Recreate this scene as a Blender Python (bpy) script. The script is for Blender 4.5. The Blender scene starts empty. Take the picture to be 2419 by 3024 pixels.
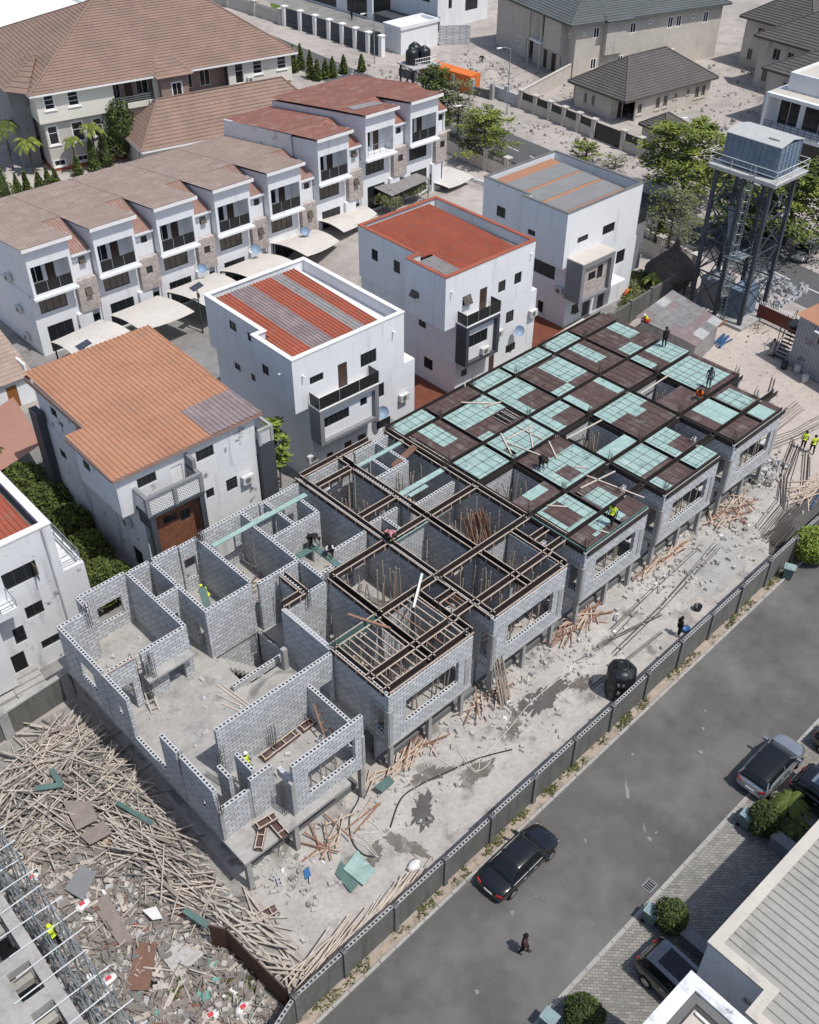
import bpy, math, random
from mathutils import Vector, Matrix
R = math.radians
rnd = random.Random(7)
SC = bpy.context.scene
C = SC.collection

# ------------------------------------------------------------------ camera, sky, sun, exposure
CAM_H = 47.5
YAW, PIT, ROL = R(47.65371), R(39.65551), R(-0.26)
_f = Vector((math.cos(YAW)*math.cos(PIT), math.sin(YAW)*math.cos(PIT), -math.sin(PIT)))
_r = Vector((math.sin(YAW), -math.cos(YAW), 0))
_d = _f.cross(_r)
_r2 = math.cos(ROL)*_r + math.sin(ROL)*_d
_d2 = -math.sin(ROL)*_r + math.cos(ROL)*_d
cam = bpy.data.cameras.new('camera')
cam.sensor_fit = 'VERTICAL'; cam.sensor_height = 24.0
cam.lens = 24.0*3012.29/3024
cam.clip_start = 0.5; cam.clip_end = 3000
camo = bpy.data.objects.new('camera', cam)
M4 = Matrix(((_r2.x, -_d2.x, -_f.x, 0), (_r2.y, -_d2.y, -_f.y, 0), (_r2.z, -_d2.z, -_f.z, CAM_H), (0, 0, 0, 1)))
camo.matrix_world = M4
C.objects.link(camo); SC.camera = camo

SUN = Vector((0.10, -0.50, 1.0)).normalized()
wd = bpy.data.worlds.new('World'); SC.world = wd; wd.use_nodes = True
wn = wd.node_tree; bg = wn.nodes['Background']
sky = wn.nodes.new('ShaderNodeTexSky'); sky.sky_type = 'NISHITA'; sky.sun_disc = False
sky.sun_elevation = math.asin(SUN.z); sky.sun_rotation = math.atan2(SUN.x, SUN.y)
sky.dust_density = 2.0; sky.air_density = 1.0
wn.links.new(sky.outputs[0], bg.inputs[0]); bg.inputs[1].default_value = 0.125
sl = bpy.data.lights.new('sun', 'SUN'); sl.energy = 3.6; sl.angle = R(0.5); sl.color = (1.0, 0.965, 0.92)
so = bpy.data.objects.new('sun', sl); so.rotation_euler = SUN.to_track_quat('Z', 'Y').to_euler(); so.location = (0, 0, 120)
C.objects.link(so)
SC.view_settings.view_transform = 'Standard'; SC.view_settings.look = 'None'
SC.view_settings.exposure = 0.0; SC.view_settings.gamma = 1.0; SC.view_settings.use_curve_mapping = False
SC.cycles.max_bounces = 5; SC.cycles.diffuse_bounces = 3; SC.cycles.glossy_bounces = 2
SC.cycles.transmission_bounces = 2; SC.cycles.use_denoising = True

# ------------------------------------------------------------------ survey helpers: a photo pixel back to a point on a known level
def W(px, py, z=0.0):
    d = ((px-1209.5)/3012.29)*_r2 + ((py-1512.0)/3012.29)*_d2 + _f
    t = (z-CAM_H)/d.z
    return Vector((d.x*t, d.y*t, z))
def smooth(t):
    t = max(0.0, min(1.0, t)); return t*t*(3-2*t)
TH = R(1.4); OX, OY = 12.4, 25.3
def row2w(u, v, z=0.0):
    return Vector((OX+u*math.cos(TH)-v*math.sin(TH), OY+u*math.sin(TH)+v*math.cos(TH), z))
def w2row(x, y):
    a, b = x-OX, y-OY
    return (a*math.cos(TH)+b*math.sin(TH), -a*math.sin(TH)+b*math.cos(TH))

# ------------------------------------------------------------------ materials
MATS = {}
def mat(name, c, rough=0.8, spec=0.3, metal=0.0, var=0.12, ns=1.5, dirt=None, bump=0.0, bs=18.0, bricks=None, courses=None, stripes=None, coat=0.0, streak=None, herring=False):
    m = bpy.data.materials.new(name); m.use_nodes = True
    nt = m.node_tree; N = nt.nodes; L = nt.links
    b = N['Principled BSDF']
    b.inputs['Roughness'].default_value = rough; b.inputs['Metallic'].default_value = metal
    b.inputs['Specular IOR Level'].default_value = spec
    b.inputs['Coat Weight'].default_value = coat
    tc = N.new('ShaderNodeTexCoord'); oi = N.new('ShaderNodeObjectInfo')
    mul = N.new('ShaderNodeMath'); mul.operation = 'MULTIPLY'; mul.inputs[1].default_value = 91.0
    L.new(oi.outputs['Random'], mul.inputs[0])
    add = N.new('ShaderNodeVectorMath'); add.operation = 'ADD'
    L.new(tc.outputs['Object'], add.inputs[0]); L.new(mul.outputs[0], add.inputs[1])
    vec = add.outputs[0]
    def noise(scale, detail=4, v=vec):
        n = N.new('ShaderNodeTexNoise'); n.inputs['Scale'].default_value = scale; n.inputs['Detail'].default_value = detail
        n.inputs['Roughness'].default_value = 0.6
        L.new(v, n.inputs['Vector']); return n
    def ramp(src, p0, p1, c0=(0, 0, 0, 1), c1=(1, 1, 1, 1)):
        r = N.new('ShaderNodeValToRGB'); r.color_ramp.elements[0].position = p0; r.color_ramp.elements[1].position = p1
        r.color_ramp.elements[0].color = c0; r.color_ramp.elements[1].color = c1
        L.new(src, r.inputs[0]); return r.outputs[0]
    def mix(fac, a, bb, mode='MIX'):
        x = N.new('ShaderNodeMix'); x.data_type = 'RGBA'; x.blend_type = mode
        if isinstance(fac, float): x.inputs[0].default_value = fac
        else: L.new(fac, x.inputs[0])
        for k, s in ((6, a), (7, bb)):
            if isinstance(s, tuple): x.inputs[k].default_value = s
            else: L.new(s, x.inputs[k])
        return x.outputs[2]
    c4 = lambda q, k=1.0: (min(1, q[0]*k), min(1, q[1]*k), min(1, q[2]*k), 1)
    n1 = noise(ns, 5); n2 = noise(ns*7.3, 3)
    col = ramp(n1.outputs['Fac'], 0.3, 0.7, c4(c, 1-var), c4(c, 1+var))
    col = mix(0.35, col, ramp(n2.outputs['Fac'], 0.3, 0.7, c4(c, 1-var*1.2), c4(c, 1+var*1.2)))
    height = None
    if bricks:
        bw, bh, mc, mort = bricks
        sp = N.new('ShaderNodeSeparateXYZ'); L.new(tc.outputs['Object'], sp.inputs[0])
        sm = N.new('ShaderNodeMath'); sm.operation = 'ADD'; L.new(sp.outputs[0], sm.inputs[0]); L.new(sp.outputs[1], sm.inputs[1])
        cb = N.new('ShaderNodeCombineXYZ'); L.new(sm.outputs[0], cb.inputs[0]); L.new(sp.outputs[2], cb.inputs[1])
        bt = N.new('ShaderNodeTexBrick'); L.new(cb.outputs[0], bt.inputs['Vector'])
        bt.inputs['Scale'].default_value = 1.0; bt.inputs['Brick Width'].default_value = bw; bt.inputs['Row Height'].default_value = bh
        bt.inputs['Mortar Size'].default_value = mort; bt.inputs['Mortar Smooth'].default_value = 0.3; bt.inputs['Bias'].default_value = 0.1
        bt.inputs['Color1'].default_value = (0.80, 0.80, 0.80, 1); bt.inputs['Color2'].default_value = (1.12, 1.12, 1.12, 1)
        bt.inputs['Mortar'].default_value = (mc, mc, mc, 1)
        col = mix(1.0, col, bt.outputs['Color'], 'MULTIPLY')
        inv = N.new('ShaderNodeMath'); inv.operation = 'SUBTRACT'; inv.inputs[0].default_value = 1.0; L.new(bt.outputs['Fac'], inv.inputs[1])
        height = inv.outputs[0]
    if herring:
        vo = N.new('ShaderNodeTexBrick'); mp = N.new('ShaderNodeMapping'); mp.inputs['Rotation'].default_value = (0, 0, R(45))
        L.new(tc.outputs['Object'], mp.inputs[0]); L.new(mp.outputs[0], vo.inputs['Vector'])
        vo.inputs['Scale'].default_value = 1.0; vo.inputs['Brick Width'].default_value = .30; vo.inputs['Row Height'].default_value = .15
        vo.inputs['Mortar Size'].default_value = 0.012; vo.inputs['Color1'].default_value = (.78, .78, .77, 1); vo.inputs['Color2'].default_value = (1.14, 1.14, 1.1, 1)
        vo.inputs['Mortar'].default_value = (.42, .42, .42, 1)
        col = mix(1.0, col, vo.outputs['Color'], 'MULTIPLY')
    if courses:
        ax, per, dark = courses
        sp = N.new('ShaderNodeSeparateXYZ'); L.new(tc.outputs['Object'], sp.inputs[0])
        dv = N.new('ShaderNodeMath'); dv.operation = 'MULTIPLY'; dv.inputs[1].default_value = 1.0/per; L.new(sp.outputs[ax], dv.inputs[0])
        fr = N.new('ShaderNodeMath'); fr.operation = 'FRACT'; L.new(dv.outputs[0], fr.inputs[0])
        col = mix(1.0, col, ramp(fr.outputs[0], 0.04, 0.24, (dark, dark, dark, 1), (1, 1, 1, 1)), 'MULTIPLY')
    if dirt:
        dc, p0, p1, dsc = dirt
        nd = noise(dsc, 6)
        col = mix(ramp(nd.outputs['Fac'], p0, p1), col, c4(dc))
    if streak:
        scx, p0, p1, dc = streak
        mp = N.new('ShaderNodeMapping'); mp.inputs['Scale'].default_value = (scx, scx, scx*0.12)
        L.new(vec, mp.inputs[0]); ns_ = noise(1.0, 5, mp.outputs[0])
        col = mix(ramp(ns_.outputs['Fac'], p0, p1), col, c4(dc))
    L.new(col, b.inputs['Base Color'])
    if bump or height is not None:
        bp = N.new('ShaderNodeBump'); bp.inputs['Strength'].default_value = 0.6; bp.inputs['Distance'].default_value = max(bump, 0.01)
        if height is not None: L.new(height, bp.inputs['Height'])
        else: L.new(noise(bs, 4).outputs['Fac'], bp.inputs['Height'])
        L.new(bp.outputs[0], b.inputs['Normal'])
    MATS[name] = m
    return m

mat('sand', (.40, .365, .335), .95, .1, var=.22, ns=.09, dirt=((.27, .25, .235), .52, .72, .35), bump=.04, bs=3)
mat('yard', (.41, .39, .365), .95, .1, var=.26, ns=.55, dirt=((.21, .20, .185), .555, .66, .5), bump=.06, bs=5)
mat('yard_sand', (.47, .415, .37), .95, .1, var=.18, ns=.3, dirt=((.33, .30, .28), .55, .75, .6), bump=.05, bs=5)
mat('debris_ground', (.30, .285, .265), .95, .1, var=.35, ns=.9, dirt=((.10, .10, .095), .52, .66, .9), bump=.08, bs=6)
mat('damp_soil_void_shade', (.105, .10, .095), .9, .2, var=.3, ns=1.2, bump=.04, bs=6)  # damp yard soil; also painted shade inside the frame building's voids
mat('stain', (.15, .135, .12), .85, .2, var=.3, ns=.9, dirt=((.25, .235, .22), .5, .62, 1.6))
mat('asphalt', (.112, .109, .104), .9, .2, var=.24, ns=.13, dirt=((.19, .184, .174), .46, .74, .19), bump=.006, bs=60)
mat('asphalt_far', (.105, .106, .108), .9, .2, var=.15, ns=.2, bump=.004, bs=60)
mat('compound', (.25, .245, .235), .92, .15, var=.2, ns=.3, dirt=((.17, .165, .155), .5, .68, .5), bump=.01, bs=20)
mat('verge', (.36, .30, .25), .95, .1, var=.25, ns=1.4, dirt=((.22, .2, .16), .5, .65, 2.2), bump=.03, bs=12)
mat('kerb', (.36, .35, .33), .9, .2, var=.18, ns=2)
mat('pavers', (.27, .26, .24), .9, .2, var=.22, ns=.4, herring=True, dirt=((.19, .185, .17), .55, .72, .8))
mat('road_paint', (.72, .72, .70), .7, .3, var=.1, ns=4)
mat('block', (.53, .545, .56), .92, .15, var=.12, ns=1.1, bricks=(.47, .235, .42, .024), dirt=((.38, .385, .39), .55, .72, 1.1), bump=.014)
mat('block_top', (.50, .51, .52), .92, .15, var=.08, ns=3)
mat('block_hole', (.13, .13, .135), .95, .1)
mat('concrete', (.36, .355, .345), .92, .15, var=.18, ns=.8, dirt=((.24, .24, .23), .55, .7, 1.5), bump=.01, bs=14)
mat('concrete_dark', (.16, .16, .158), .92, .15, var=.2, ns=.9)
mat('slab_floor', (.36, .35, .33), .94, .12, var=.22, ns=.7, dirt=((.25, .245, .235), .54, .68, 1.1), bump=.01, bs=10)
mat('fence_render', (.145, .145, .135), .92, .15, var=.2, ns=.8, streak=(2.5, .5, .7, (.10, .10, .095)))
mat('ply_brown', (.098, .062, .056), .6, .3, var=.32, ns=1.6, dirt=((.17, .15, .14), .52, .72, 1.0))
mat('ply_aqua', (.30, .43, .40), .65, .3, var=.2, ns=1.4, dirt=((.15, .24, .22), .58, .70, 1.7), streak=(2.2, .56, .72, (.46, .53, .50)))
mat('form_dark', (.040, .032, .030), .6, .3, var=.3, ns=2)
mat('form_green', (.10, .17, .155), .6, .3, var=.25, ns=2)
mat('batten', (.50, .41, .34), .8, .2, var=.25, ns=5)
mat('batten_red', (.29, .165, .115), .8, .2, var=.25, ns=5)
mat('pole', (.36, .305, .25), .85, .2, var=.25, ns=4)
mat('old_timber', (.44, .395, .345), .88, .15, var=.32, ns=1.7)
mat('grey_timber', (.20, .185, .17), .9, .15, var=.25, ns=1.7)
mat('fresh_timber', (.56, .49, .42), .85, .2, var=.22, ns=2)
mat('ply_old', (.25, .215, .19), .85, .2, var=.22, ns=2)
mat('ply_rust', (.20, .115, .085), .8, .2, var=.28, ns=2)
mat('rebar', (.085, .075, .07), .7, .4, .3, var=.3, ns=6)
mat('white_paint', (.74, .755, .775), .72, .3, var=.045, ns=.5, streak=(1.4, .56, .80, (.56, .565, .57)), dirt=((.55, .55, .54), .66, .76, 1.1))
mat('white_trim', (.80, .80, .79), .65, .3, var=.05, ns=1.5, dirt=((.62, .62, .60), .6, .8, 1.4))
mat('white_dirty', (.68, .69, .70), .8, .25, var=.08, ns=.7, dirt=((.15, .15, .15), .62, .69, .9), streak=(1.3, .57, .74, (.40, .41, .42)))
mat('grime', (.35, .35, .345), .9, .2, var=.2, ns=2)
mat('cream', (.70, .68, .60), .75, .3, var=.05, ns=.7, streak=(1.2, .6, .8, (.58, .57, .52)))
mat('cream_low', (.52, .49, .45), .8, .25, var=.08, ns=.7)
mat('beige', (.52, .485, .43), .9, .2, var=.11, ns=.6, dirt=((.40, .37, .33), .58, .74, .9), streak=(1.0, .60, .74, (.36, .33, .30)))
mat('pinkbrown', (.30, .22, .19), .8, .2, var=.12)
mat('red_roof', (.345, .095, .055), .6, .35, var=.2, ns=.5, dirt=((.27, .115, .085), .5, .7, 1.2))
mat('orange_roof', (.42, .215, .13), .6, .35, var=.16, ns=.35, dirt=((.33, .165, .105), .54, .74, .7), streak=(.8, .58, .78, (.34, .20, .14)))
mat('rust_roof', (.30, .19, .155), .65, .3, var=.12, ns=.6, dirt=((.36, .24, .215), .5, .7, .9))
mat('th_roof', (.35, .265, .22), .65, .3, var=.14, ns=.5, dirt=((.42, .345, .295), .5, .7, .8))
mat('th_roof_red', (.31, .145, .11), .65, .3, var=.2, ns=.6, dirt=((.37, .23, .19), .5, .68, .9))
mat('grey_sheet', (.28, .265, .26), .6, .35, var=.14, ns=.8, dirt=((.2, .185, .18), .55, .72, 1.2))
mat('mauve_sheet', (.25, .20, .20), .6, .35, var=.16, ns=.8, dirt=((.33, .27, .26), .52, .7, 1.0))
mat('roof_felt', (.22, .225, .225), .85, .2, var=.12, ns=.8)
mat('zinc', (.30, .30, .295), .55, .4, .2, var=.25, ns=.9, dirt=((.22, .19, .175), .52, .66, 1.2))
mat('carport_grey_roof', (.33, .325, .30), .55, .4, var=.1, ns=.6, dirt=((.26, .26, .235), .55, .7, .8))
mat('tile_brown', (.25, .175, .14), .75, .25, var=.17, ns=.35, dirt=((.31, .20, .16), .5, .7, .4))
mat('tile_dark', (.115, .104, .10), .75, .25, var=.16, ns=.5)
mat('tile_green', (.108, .122, .122), .75, .25, var=.18, ns=.5)
mat('thatch', (.10, .085, .075), .95, .1, var=.35, ns=3, bump=.05, bs=14)
mat('stone_clad', (.46, .41, .38), .9, .2, var=.25, ns=3.2, bricks=(.42, .13, .62, .008), bump=.02, dirt=((.33, .27, .24), .55, .66, 3.5))
mat('red_brick', (.22, .095, .055), .9, .2, var=.25, ns=2.5, bricks=(.22, .075, .6, .008), bump=.008)
mat('charcoal', (.060, .066, .078), .6, .35, var=.15, ns=1)
mat('grey_paint', (.22, .225, .235), .7, .3, var=.12, ns=1, dirt=((.13, .13, .13), .6, .75, 1.0))
mat('pane', (.018, .021, .024), .12, .5, var=.25, ns=2)
mat('pane_bronze', (.10, .085, .065), .18, .5, var=.3, ns=1.5)
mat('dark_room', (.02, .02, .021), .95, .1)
mat('rail_black', (.022, .022, .023), .35, .4, var=.2)
mat('black_metal', (.03, .03, .032), .5, .4, .2)
mat('dark_frame', (.05, .05, .052), .5, .4)
mat('door_wood', (.065, .04, .03), .5, .35, var=.25)
mat('door_orange', (.25, .10, .03), .5, .35, var=.2)
mat('canopy', (.56, .53, .49), .8, .2, var=.06, ns=.7, dirt=((.48, .45, .42), .55, .7, 1.5))
mat('canopy_brown', (.36, .20, .15), .8, .2, var=.08, ns=.7)
mat('plastic_black', (.018, .020, .023), .38, .45, var=.25, ns=2)
mat('tank_blue', (.155, .21, .29), .55, .4, .1, var=.15, ns=.6, dirt=((.25, .27, .29), .55, .72, 1.0))
mat('tank_top', (.45, .46, .45), .6, .35, var=.12)
mat('galv', (.30, .34, .36), .5, .4, .4, var=.15)
mat('steel_dark', (.055, .068, .085), .55, .4, .3, var=.2, ns=2)
mat('container_orange', (.62, .165, .035), .55, .35, var=.12, ns=.8)
mat('container_grey', (.36, .375, .40), .65, .3, var=.12, ns=.8, streak=(1.5, .58, .75, (.25, .24, .235)))
mat('gate_red', (.13, .03, .02), .55, .35, var=.2)
mat('panel_rust', (.085, .042, .03), .7, .3, var=.25, ns=1.5)
mat('paint_letter', (.32, .10, .09), .8, .2)
mat('chalk', (.5, .5, .5), .9, .1)
mat('bark', (.10, .085, .07), .95, .1, var=.3, ns=6)
def leafmat(name, c, var):
    m = mat(name, c, .75, .25, var=var, ns=.9)
    return m
leafmat('leaf', (.095, .125, .028), .4); leafmat('leaf_dark', (.05, .07, .024), .45); leafmat('leaf_bright', (.19, .225, .04), .35)
leafmat('leaf_pale', (.15, .155, .08), .35); leafmat('leaf_lime', (.20, .27, .05), .4)
mat('grass', (.10, .11, .035), .9, .1, var=.4, ns=1.5)
mat('lawn', (.10, .14, .035), .9, .1, var=.4, ns=1.5, bump=.03, bs=30)
mat('car_black', (.008, .008, .009), .18, .5, var=.05, coat=1.0)
mat('car_silver', (.36, .38, .41), .25, .5, .6, var=.04, coat=.8)
mat('car_dark', (.03, .028, .027), .25, .5, .2, var=.05, coat=.8)
mat('car_grey', (.20, .21, .22), .3, .5, .4, var=.05, coat=.6)
mat('car_glass', (.012, .014, .016), .08, .5, var=.05)
mat('car_glass_blue', (.16, .20, .25), .12, .5, var=.1)
mat('tyre', (.02, .02, .02), .85, .2); mat('rim', (.45, .46, .47), .35, .5, .7)
mat('lamp_red', (.35, .015, .015), .3, .5); mat('lamp_clear', (.65, .66, .66), .2, .5)
mat('bin_green', (.10, .17, .16), .5, .35, var=.15); mat('bin_lid', (.24, .33, .335), .5, .35, var=.15)
mat('skin', (.055, .032, .022), .6, .3, var=.1, ns=5); mat('hair', (.012, .011, .010), .8, .2)
for n_, c_ in dict(hivis=(.62, .75, .06), orange=(.75, .13, .02), black=(.02, .02, .022), grey=(.10, .105, .11), robe=(.40, .385, .36), denim=(.10, .12, .16), maroon=(.09, .05, .05), white=(.62, .61, .59), red=(.55, .04, .03), check=(.5, .22, .24)).items():
    mat('cloth_'+n_, c_, .85, .15, var=.15, ns=9)
mat('blue_plastic', (.05, .15, .33), .5, .35, var=.15); mat('pvc_blue', (.04, .09, .20), .5, .35)
mat('cable_white', (.62, .60, .54), .7, .3); mat('hose_black', (.03, .03, .03), .6, .3)
mat('rubble', (.43, .42, .40), .95, .1, var=.3, ns=5, bricks=None); mat('rubble_dark', (.24, .23, .22), .95, .1, var=.3, ns=5)
mat('litter_white', (.70, .70, .69), .8, .2); mat('litter_red', (.55, .07, .09), .7, .2); mat('litter_green', (.16, .36, .31), .7, .2)
mat('ac_white', (.58, .58, .56), .6, .3, var=.1); mat('dish_blue', (.22, .31, .42), .5, .4)
mat('mesh_white', (.60, .62, .62), .7, .3); mat('terracotta', (.17, .06, .04), .9, .2, var=.2)
mat('solar', (.05, .06, .08), .3, .5)

# ------------------------------------------------------------------ mesh builder
FRAME = {}
class MB:
    def __init__(s): s.v = []; s.f = []; s.m = []; s.mi = 0
    def add(s, vs, fs, m=None):
        o = len(s.v); s.v += [tuple(p) for p in vs]
        for f in fs: s.f.append([i+o for i in f]); s.m.append(s.mi if m is None else m)
    def box(s, x0, y0, z0, x1, y1, z1, m=None):
        if x0 > x1: x0, x1 = x1, x0
        if y0 > y1: y0, y1 = y1, y0
        if z0 > z1: z0, z1 = z1, z0
        s.add([(x0, y0, z0), (x1, y0, z0), (x1, y1, z0), (x0, y1, z0), (x0, y0, z1), (x1, y0, z1), (x1, y1, z1), (x0, y1, z1)],
              [(0, 3, 2, 1), (4, 5, 6, 7), (0, 1, 5, 4), (1, 2, 6, 5), (2, 3, 7, 6), (3, 0, 4, 7)], m)
    def beam(s, p, q, w, h, up=(0, 0, 1), m=None):
        p = Vector(p); q = Vector(q); d = (q-p)
        if d.length < 1e-6: return
        d.normalize(); u = Vector(up)
        if abs(d.dot(u)) > .98: u = Vector((1, 0, 0))
        a = d.cross(u).normalized(); b = a.cross(d).normalized()
        a *= w/2; b *= h/2
        vs = [p-a-b, p+a-b, p+a+b, p-a+b, q-a-b, q+a-b, q+a+b, q-a+b]
        s.add(vs, [(0, 1, 2, 3), (7, 6, 5, 4), (0, 4, 5, 1), (1, 5, 6, 2), (2, 6, 7, 3), (3, 7, 4, 0)], m)
    def tube(s, p, q, r, n=6, r2=None, m=None):
        p = Vector(p); q = Vector(q); d = q-p
        if d.length < 1e-6: return
        d.normalize(); u = Vector((0, 0, 1)) if abs(d.z) < .95 else Vector((1, 0, 0))
        a = d.cross(u).normalized(); b = a.cross(d)
        r2 = r if r2 is None else r2
        vs = [p+(a*math.cos(2*math.pi*i/n)+b*math.sin(2*math.pi*i/n))*r for i in range(n)] + [q+(a*math.cos(2*math.pi*i/n)+b*math.sin(2*math.pi*i/n))*r2 for i in range(n)]
        fs = [(i, (i+1) % n, n+(i+1) % n, n+i) for i in range(n)] + [tuple(range(n-1, -1, -1)), tuple(range(n, 2*n))]
        s.add(vs, fs, m)
    def path(s, pts, r, n=5, m=None):
        for a, b in zip(pts[:-1], pts[1:]): s.tube(a, b, r, n, m=m)
    def poly(s, pts, m=None): s.add(pts, [tuple(range(len(pts)))], m)
    def prism(s, pts, z0, z1, m=None):
        n = len(pts); vs = [(x, y, z0) for x, y in pts]+[(x, y, z1) for x, y in pts]
        s.add(vs, [tuple(range(n-1, -1, -1)), tuple(range(n, 2*n))]+[(i, (i+1) % n, n+(i+1) % n, n+i) for i in range(n)], m)
    def slab(s, pts3, t, m=None):
        n = len(pts3); vs = [tuple(p) for p in pts3]+[(p[0], p[1], p[2]-t) for p in pts3]
        s.add(vs, [tuple(range(n)), tuple(range(2*n-1, n-1, -1))]+[(i, n+i, n+(i+1) % n, (i+1) % n) for i in range(n)], m)
    def lathe(s, prof, c, n=20, m=None, caps=True):
        vs = []; fs = []
        for r, z in prof:
            vs += [(c[0]+r*math.cos(2*math.pi*i/n), c[1]+r*math.sin(2*math.pi*i/n), c[2]+z) for i in range(n)]
        for k in range(len(prof)-1):
            fs += [(k*n+i, k*n+(i+1) % n, (k+1)*n+(i+1) % n, (k+1)*n+i) for i in range(n)]
        fs += [tuple(range(n-1, -1, -1))]+([tuple(range((len(prof)-1)*n, len(prof)*n))] if caps else [])
        s.add(vs, fs, m)
    def build(s, name, mats, parent=None, smooth=False, off=None):
        me = bpy.data.meshes.new(name)
        o3 = FRAME.get(parent.name, (0, 0, 0)) if parent is not None else (off or (0, 0, 0))
        me.from_pydata([(p[0]-o3[0], p[1]-o3[1], p[2]-o3[2]) for p in s.v], [], s.f)
        if isinstance(mats, str): mats = [mats]
        for k in mats: me.materials.append(MATS[k])
        if len(mats) > 1:
            me.polygons.foreach_set('material_index', s.m)
        if smooth: me.polygons.foreach_set('use_smooth', [True]*len(me.polygons))
        me.validate(); me.update()
        ob = bpy.data.objects.new(name, me); C.objects.link(ob)
        if parent is not None: ob.parent = parent; FRAME[ob.name] = o3
        return ob
def tag(o, label=None, cat=None, group=None, kind=None):
    if label: o['label'] = label
    if cat: o['category'] = cat
    if group: o['group'] = group
    if kind: o['kind'] = kind
    return o
def thing(name, label, cat, loc=(0, 0, 0), rz=0.0, group=None, frame=None):
    o = bpy.data.objects.new(name, None); o.empty_display_size = .3; C.objects.link(o)
    o.location = loc; o.rotation_euler = (0, 0, rz)
    FRAME[o.name] = tuple(frame) if frame is not None else (0, 0, 0)
    return tag(o, label, cat, group)
def wthing(name, label, cat, x, y, z=0.0, group=None):   # parts are given in world coordinates
    return thing(name, label, cat, (x, y, z), 0, group, (x, y, z))
def rthing(name, label, cat, u, v, z=0.0, group=None):   # parts are given in the terrace's own u, v coordinates
    p = row2w(u, v, z)
    return thing(name, label, cat, p, TH, group, (u, v, z))
def part(name, mb, m, parent, smooth=False, label=None):
    o = mb.build(name, m, parent, smooth)
    if label: o['label'] = label
    return o
def single(name, mb, m, label, cat, group=None, smooth=False, origin=None, rz=0.0, frame=None):
    if origin is None:
        k = max(1, len(mb.v)); origin = (sum(p[0] for p in mb.v)/k, sum(p[1] for p in mb.v)/k, min(p[2] for p in mb.v))
    o = mb.build(name, m, None, smooth, off=origin); o.location = origin
    return tag(o, label, cat, group)
def struct(name, mb, m, smooth=False):
    return tag(mb.build(name, m, None, smooth), kind='structure')
def dup(root, loc=None, rz=None, label=None, group=None):
    def cp(o, par):
        c = o.copy(); C.objects.link(c)
        if par is not None: c.parent = par
        for ch in KIDS.get(o.name, []): cp(ch, c)
        return c
    c = cp(root, None)
    if loc is not None: c.location = loc
    if rz is not None: c.rotation_euler = (c.rotation_euler.x, c.rotation_euler.y, rz)
    if label: c['label'] = label
    if group: c['group'] = group
    return c
KIDS = {}
def index_kids():
    KIDS.clear()
    for o in C.objects:
        if o.parent is not None: KIDS.setdefault(o.parent.name, []).append(o)

class Face:   # a vertical plane: a = distance along it, n = outward
    def __init__(s, o, a, n): s.o = Vector((o[0], o[1], 0)); s.a = Vector((a[0], a[1], 0)); s.n = Vector((n[0], n[1], 0))
    def p(s, a, n, z): q = s.o+s.a*a+s.n*n; return (q.x, q.y, z)
    def box(s, mb, a0, a1, n0, n1, z0, z1, m=None):
        P = [s.p(a, n, z) for z in (z0, z1) for a, n in ((a0, n0), (a1, n0), (a1, n1), (a0, n1))]
        mb.add(P, [(0, 3, 2, 1), (4, 5, 6, 7), (0, 1, 5, 4), (1, 2, 6, 5), (2, 3, 7, 6), (3, 0, 4, 7)], m)
def FS(y): return Face((0, y), (1, 0), (0, -1))
def FN(y): return Face((0, y), (1, 0), (0, 1))
def FW(x): return Face((x, 0), (0, 1), (-1, 0))
def FE(x): return Face((x, 0), (0, 1), (1, 0))
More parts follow.
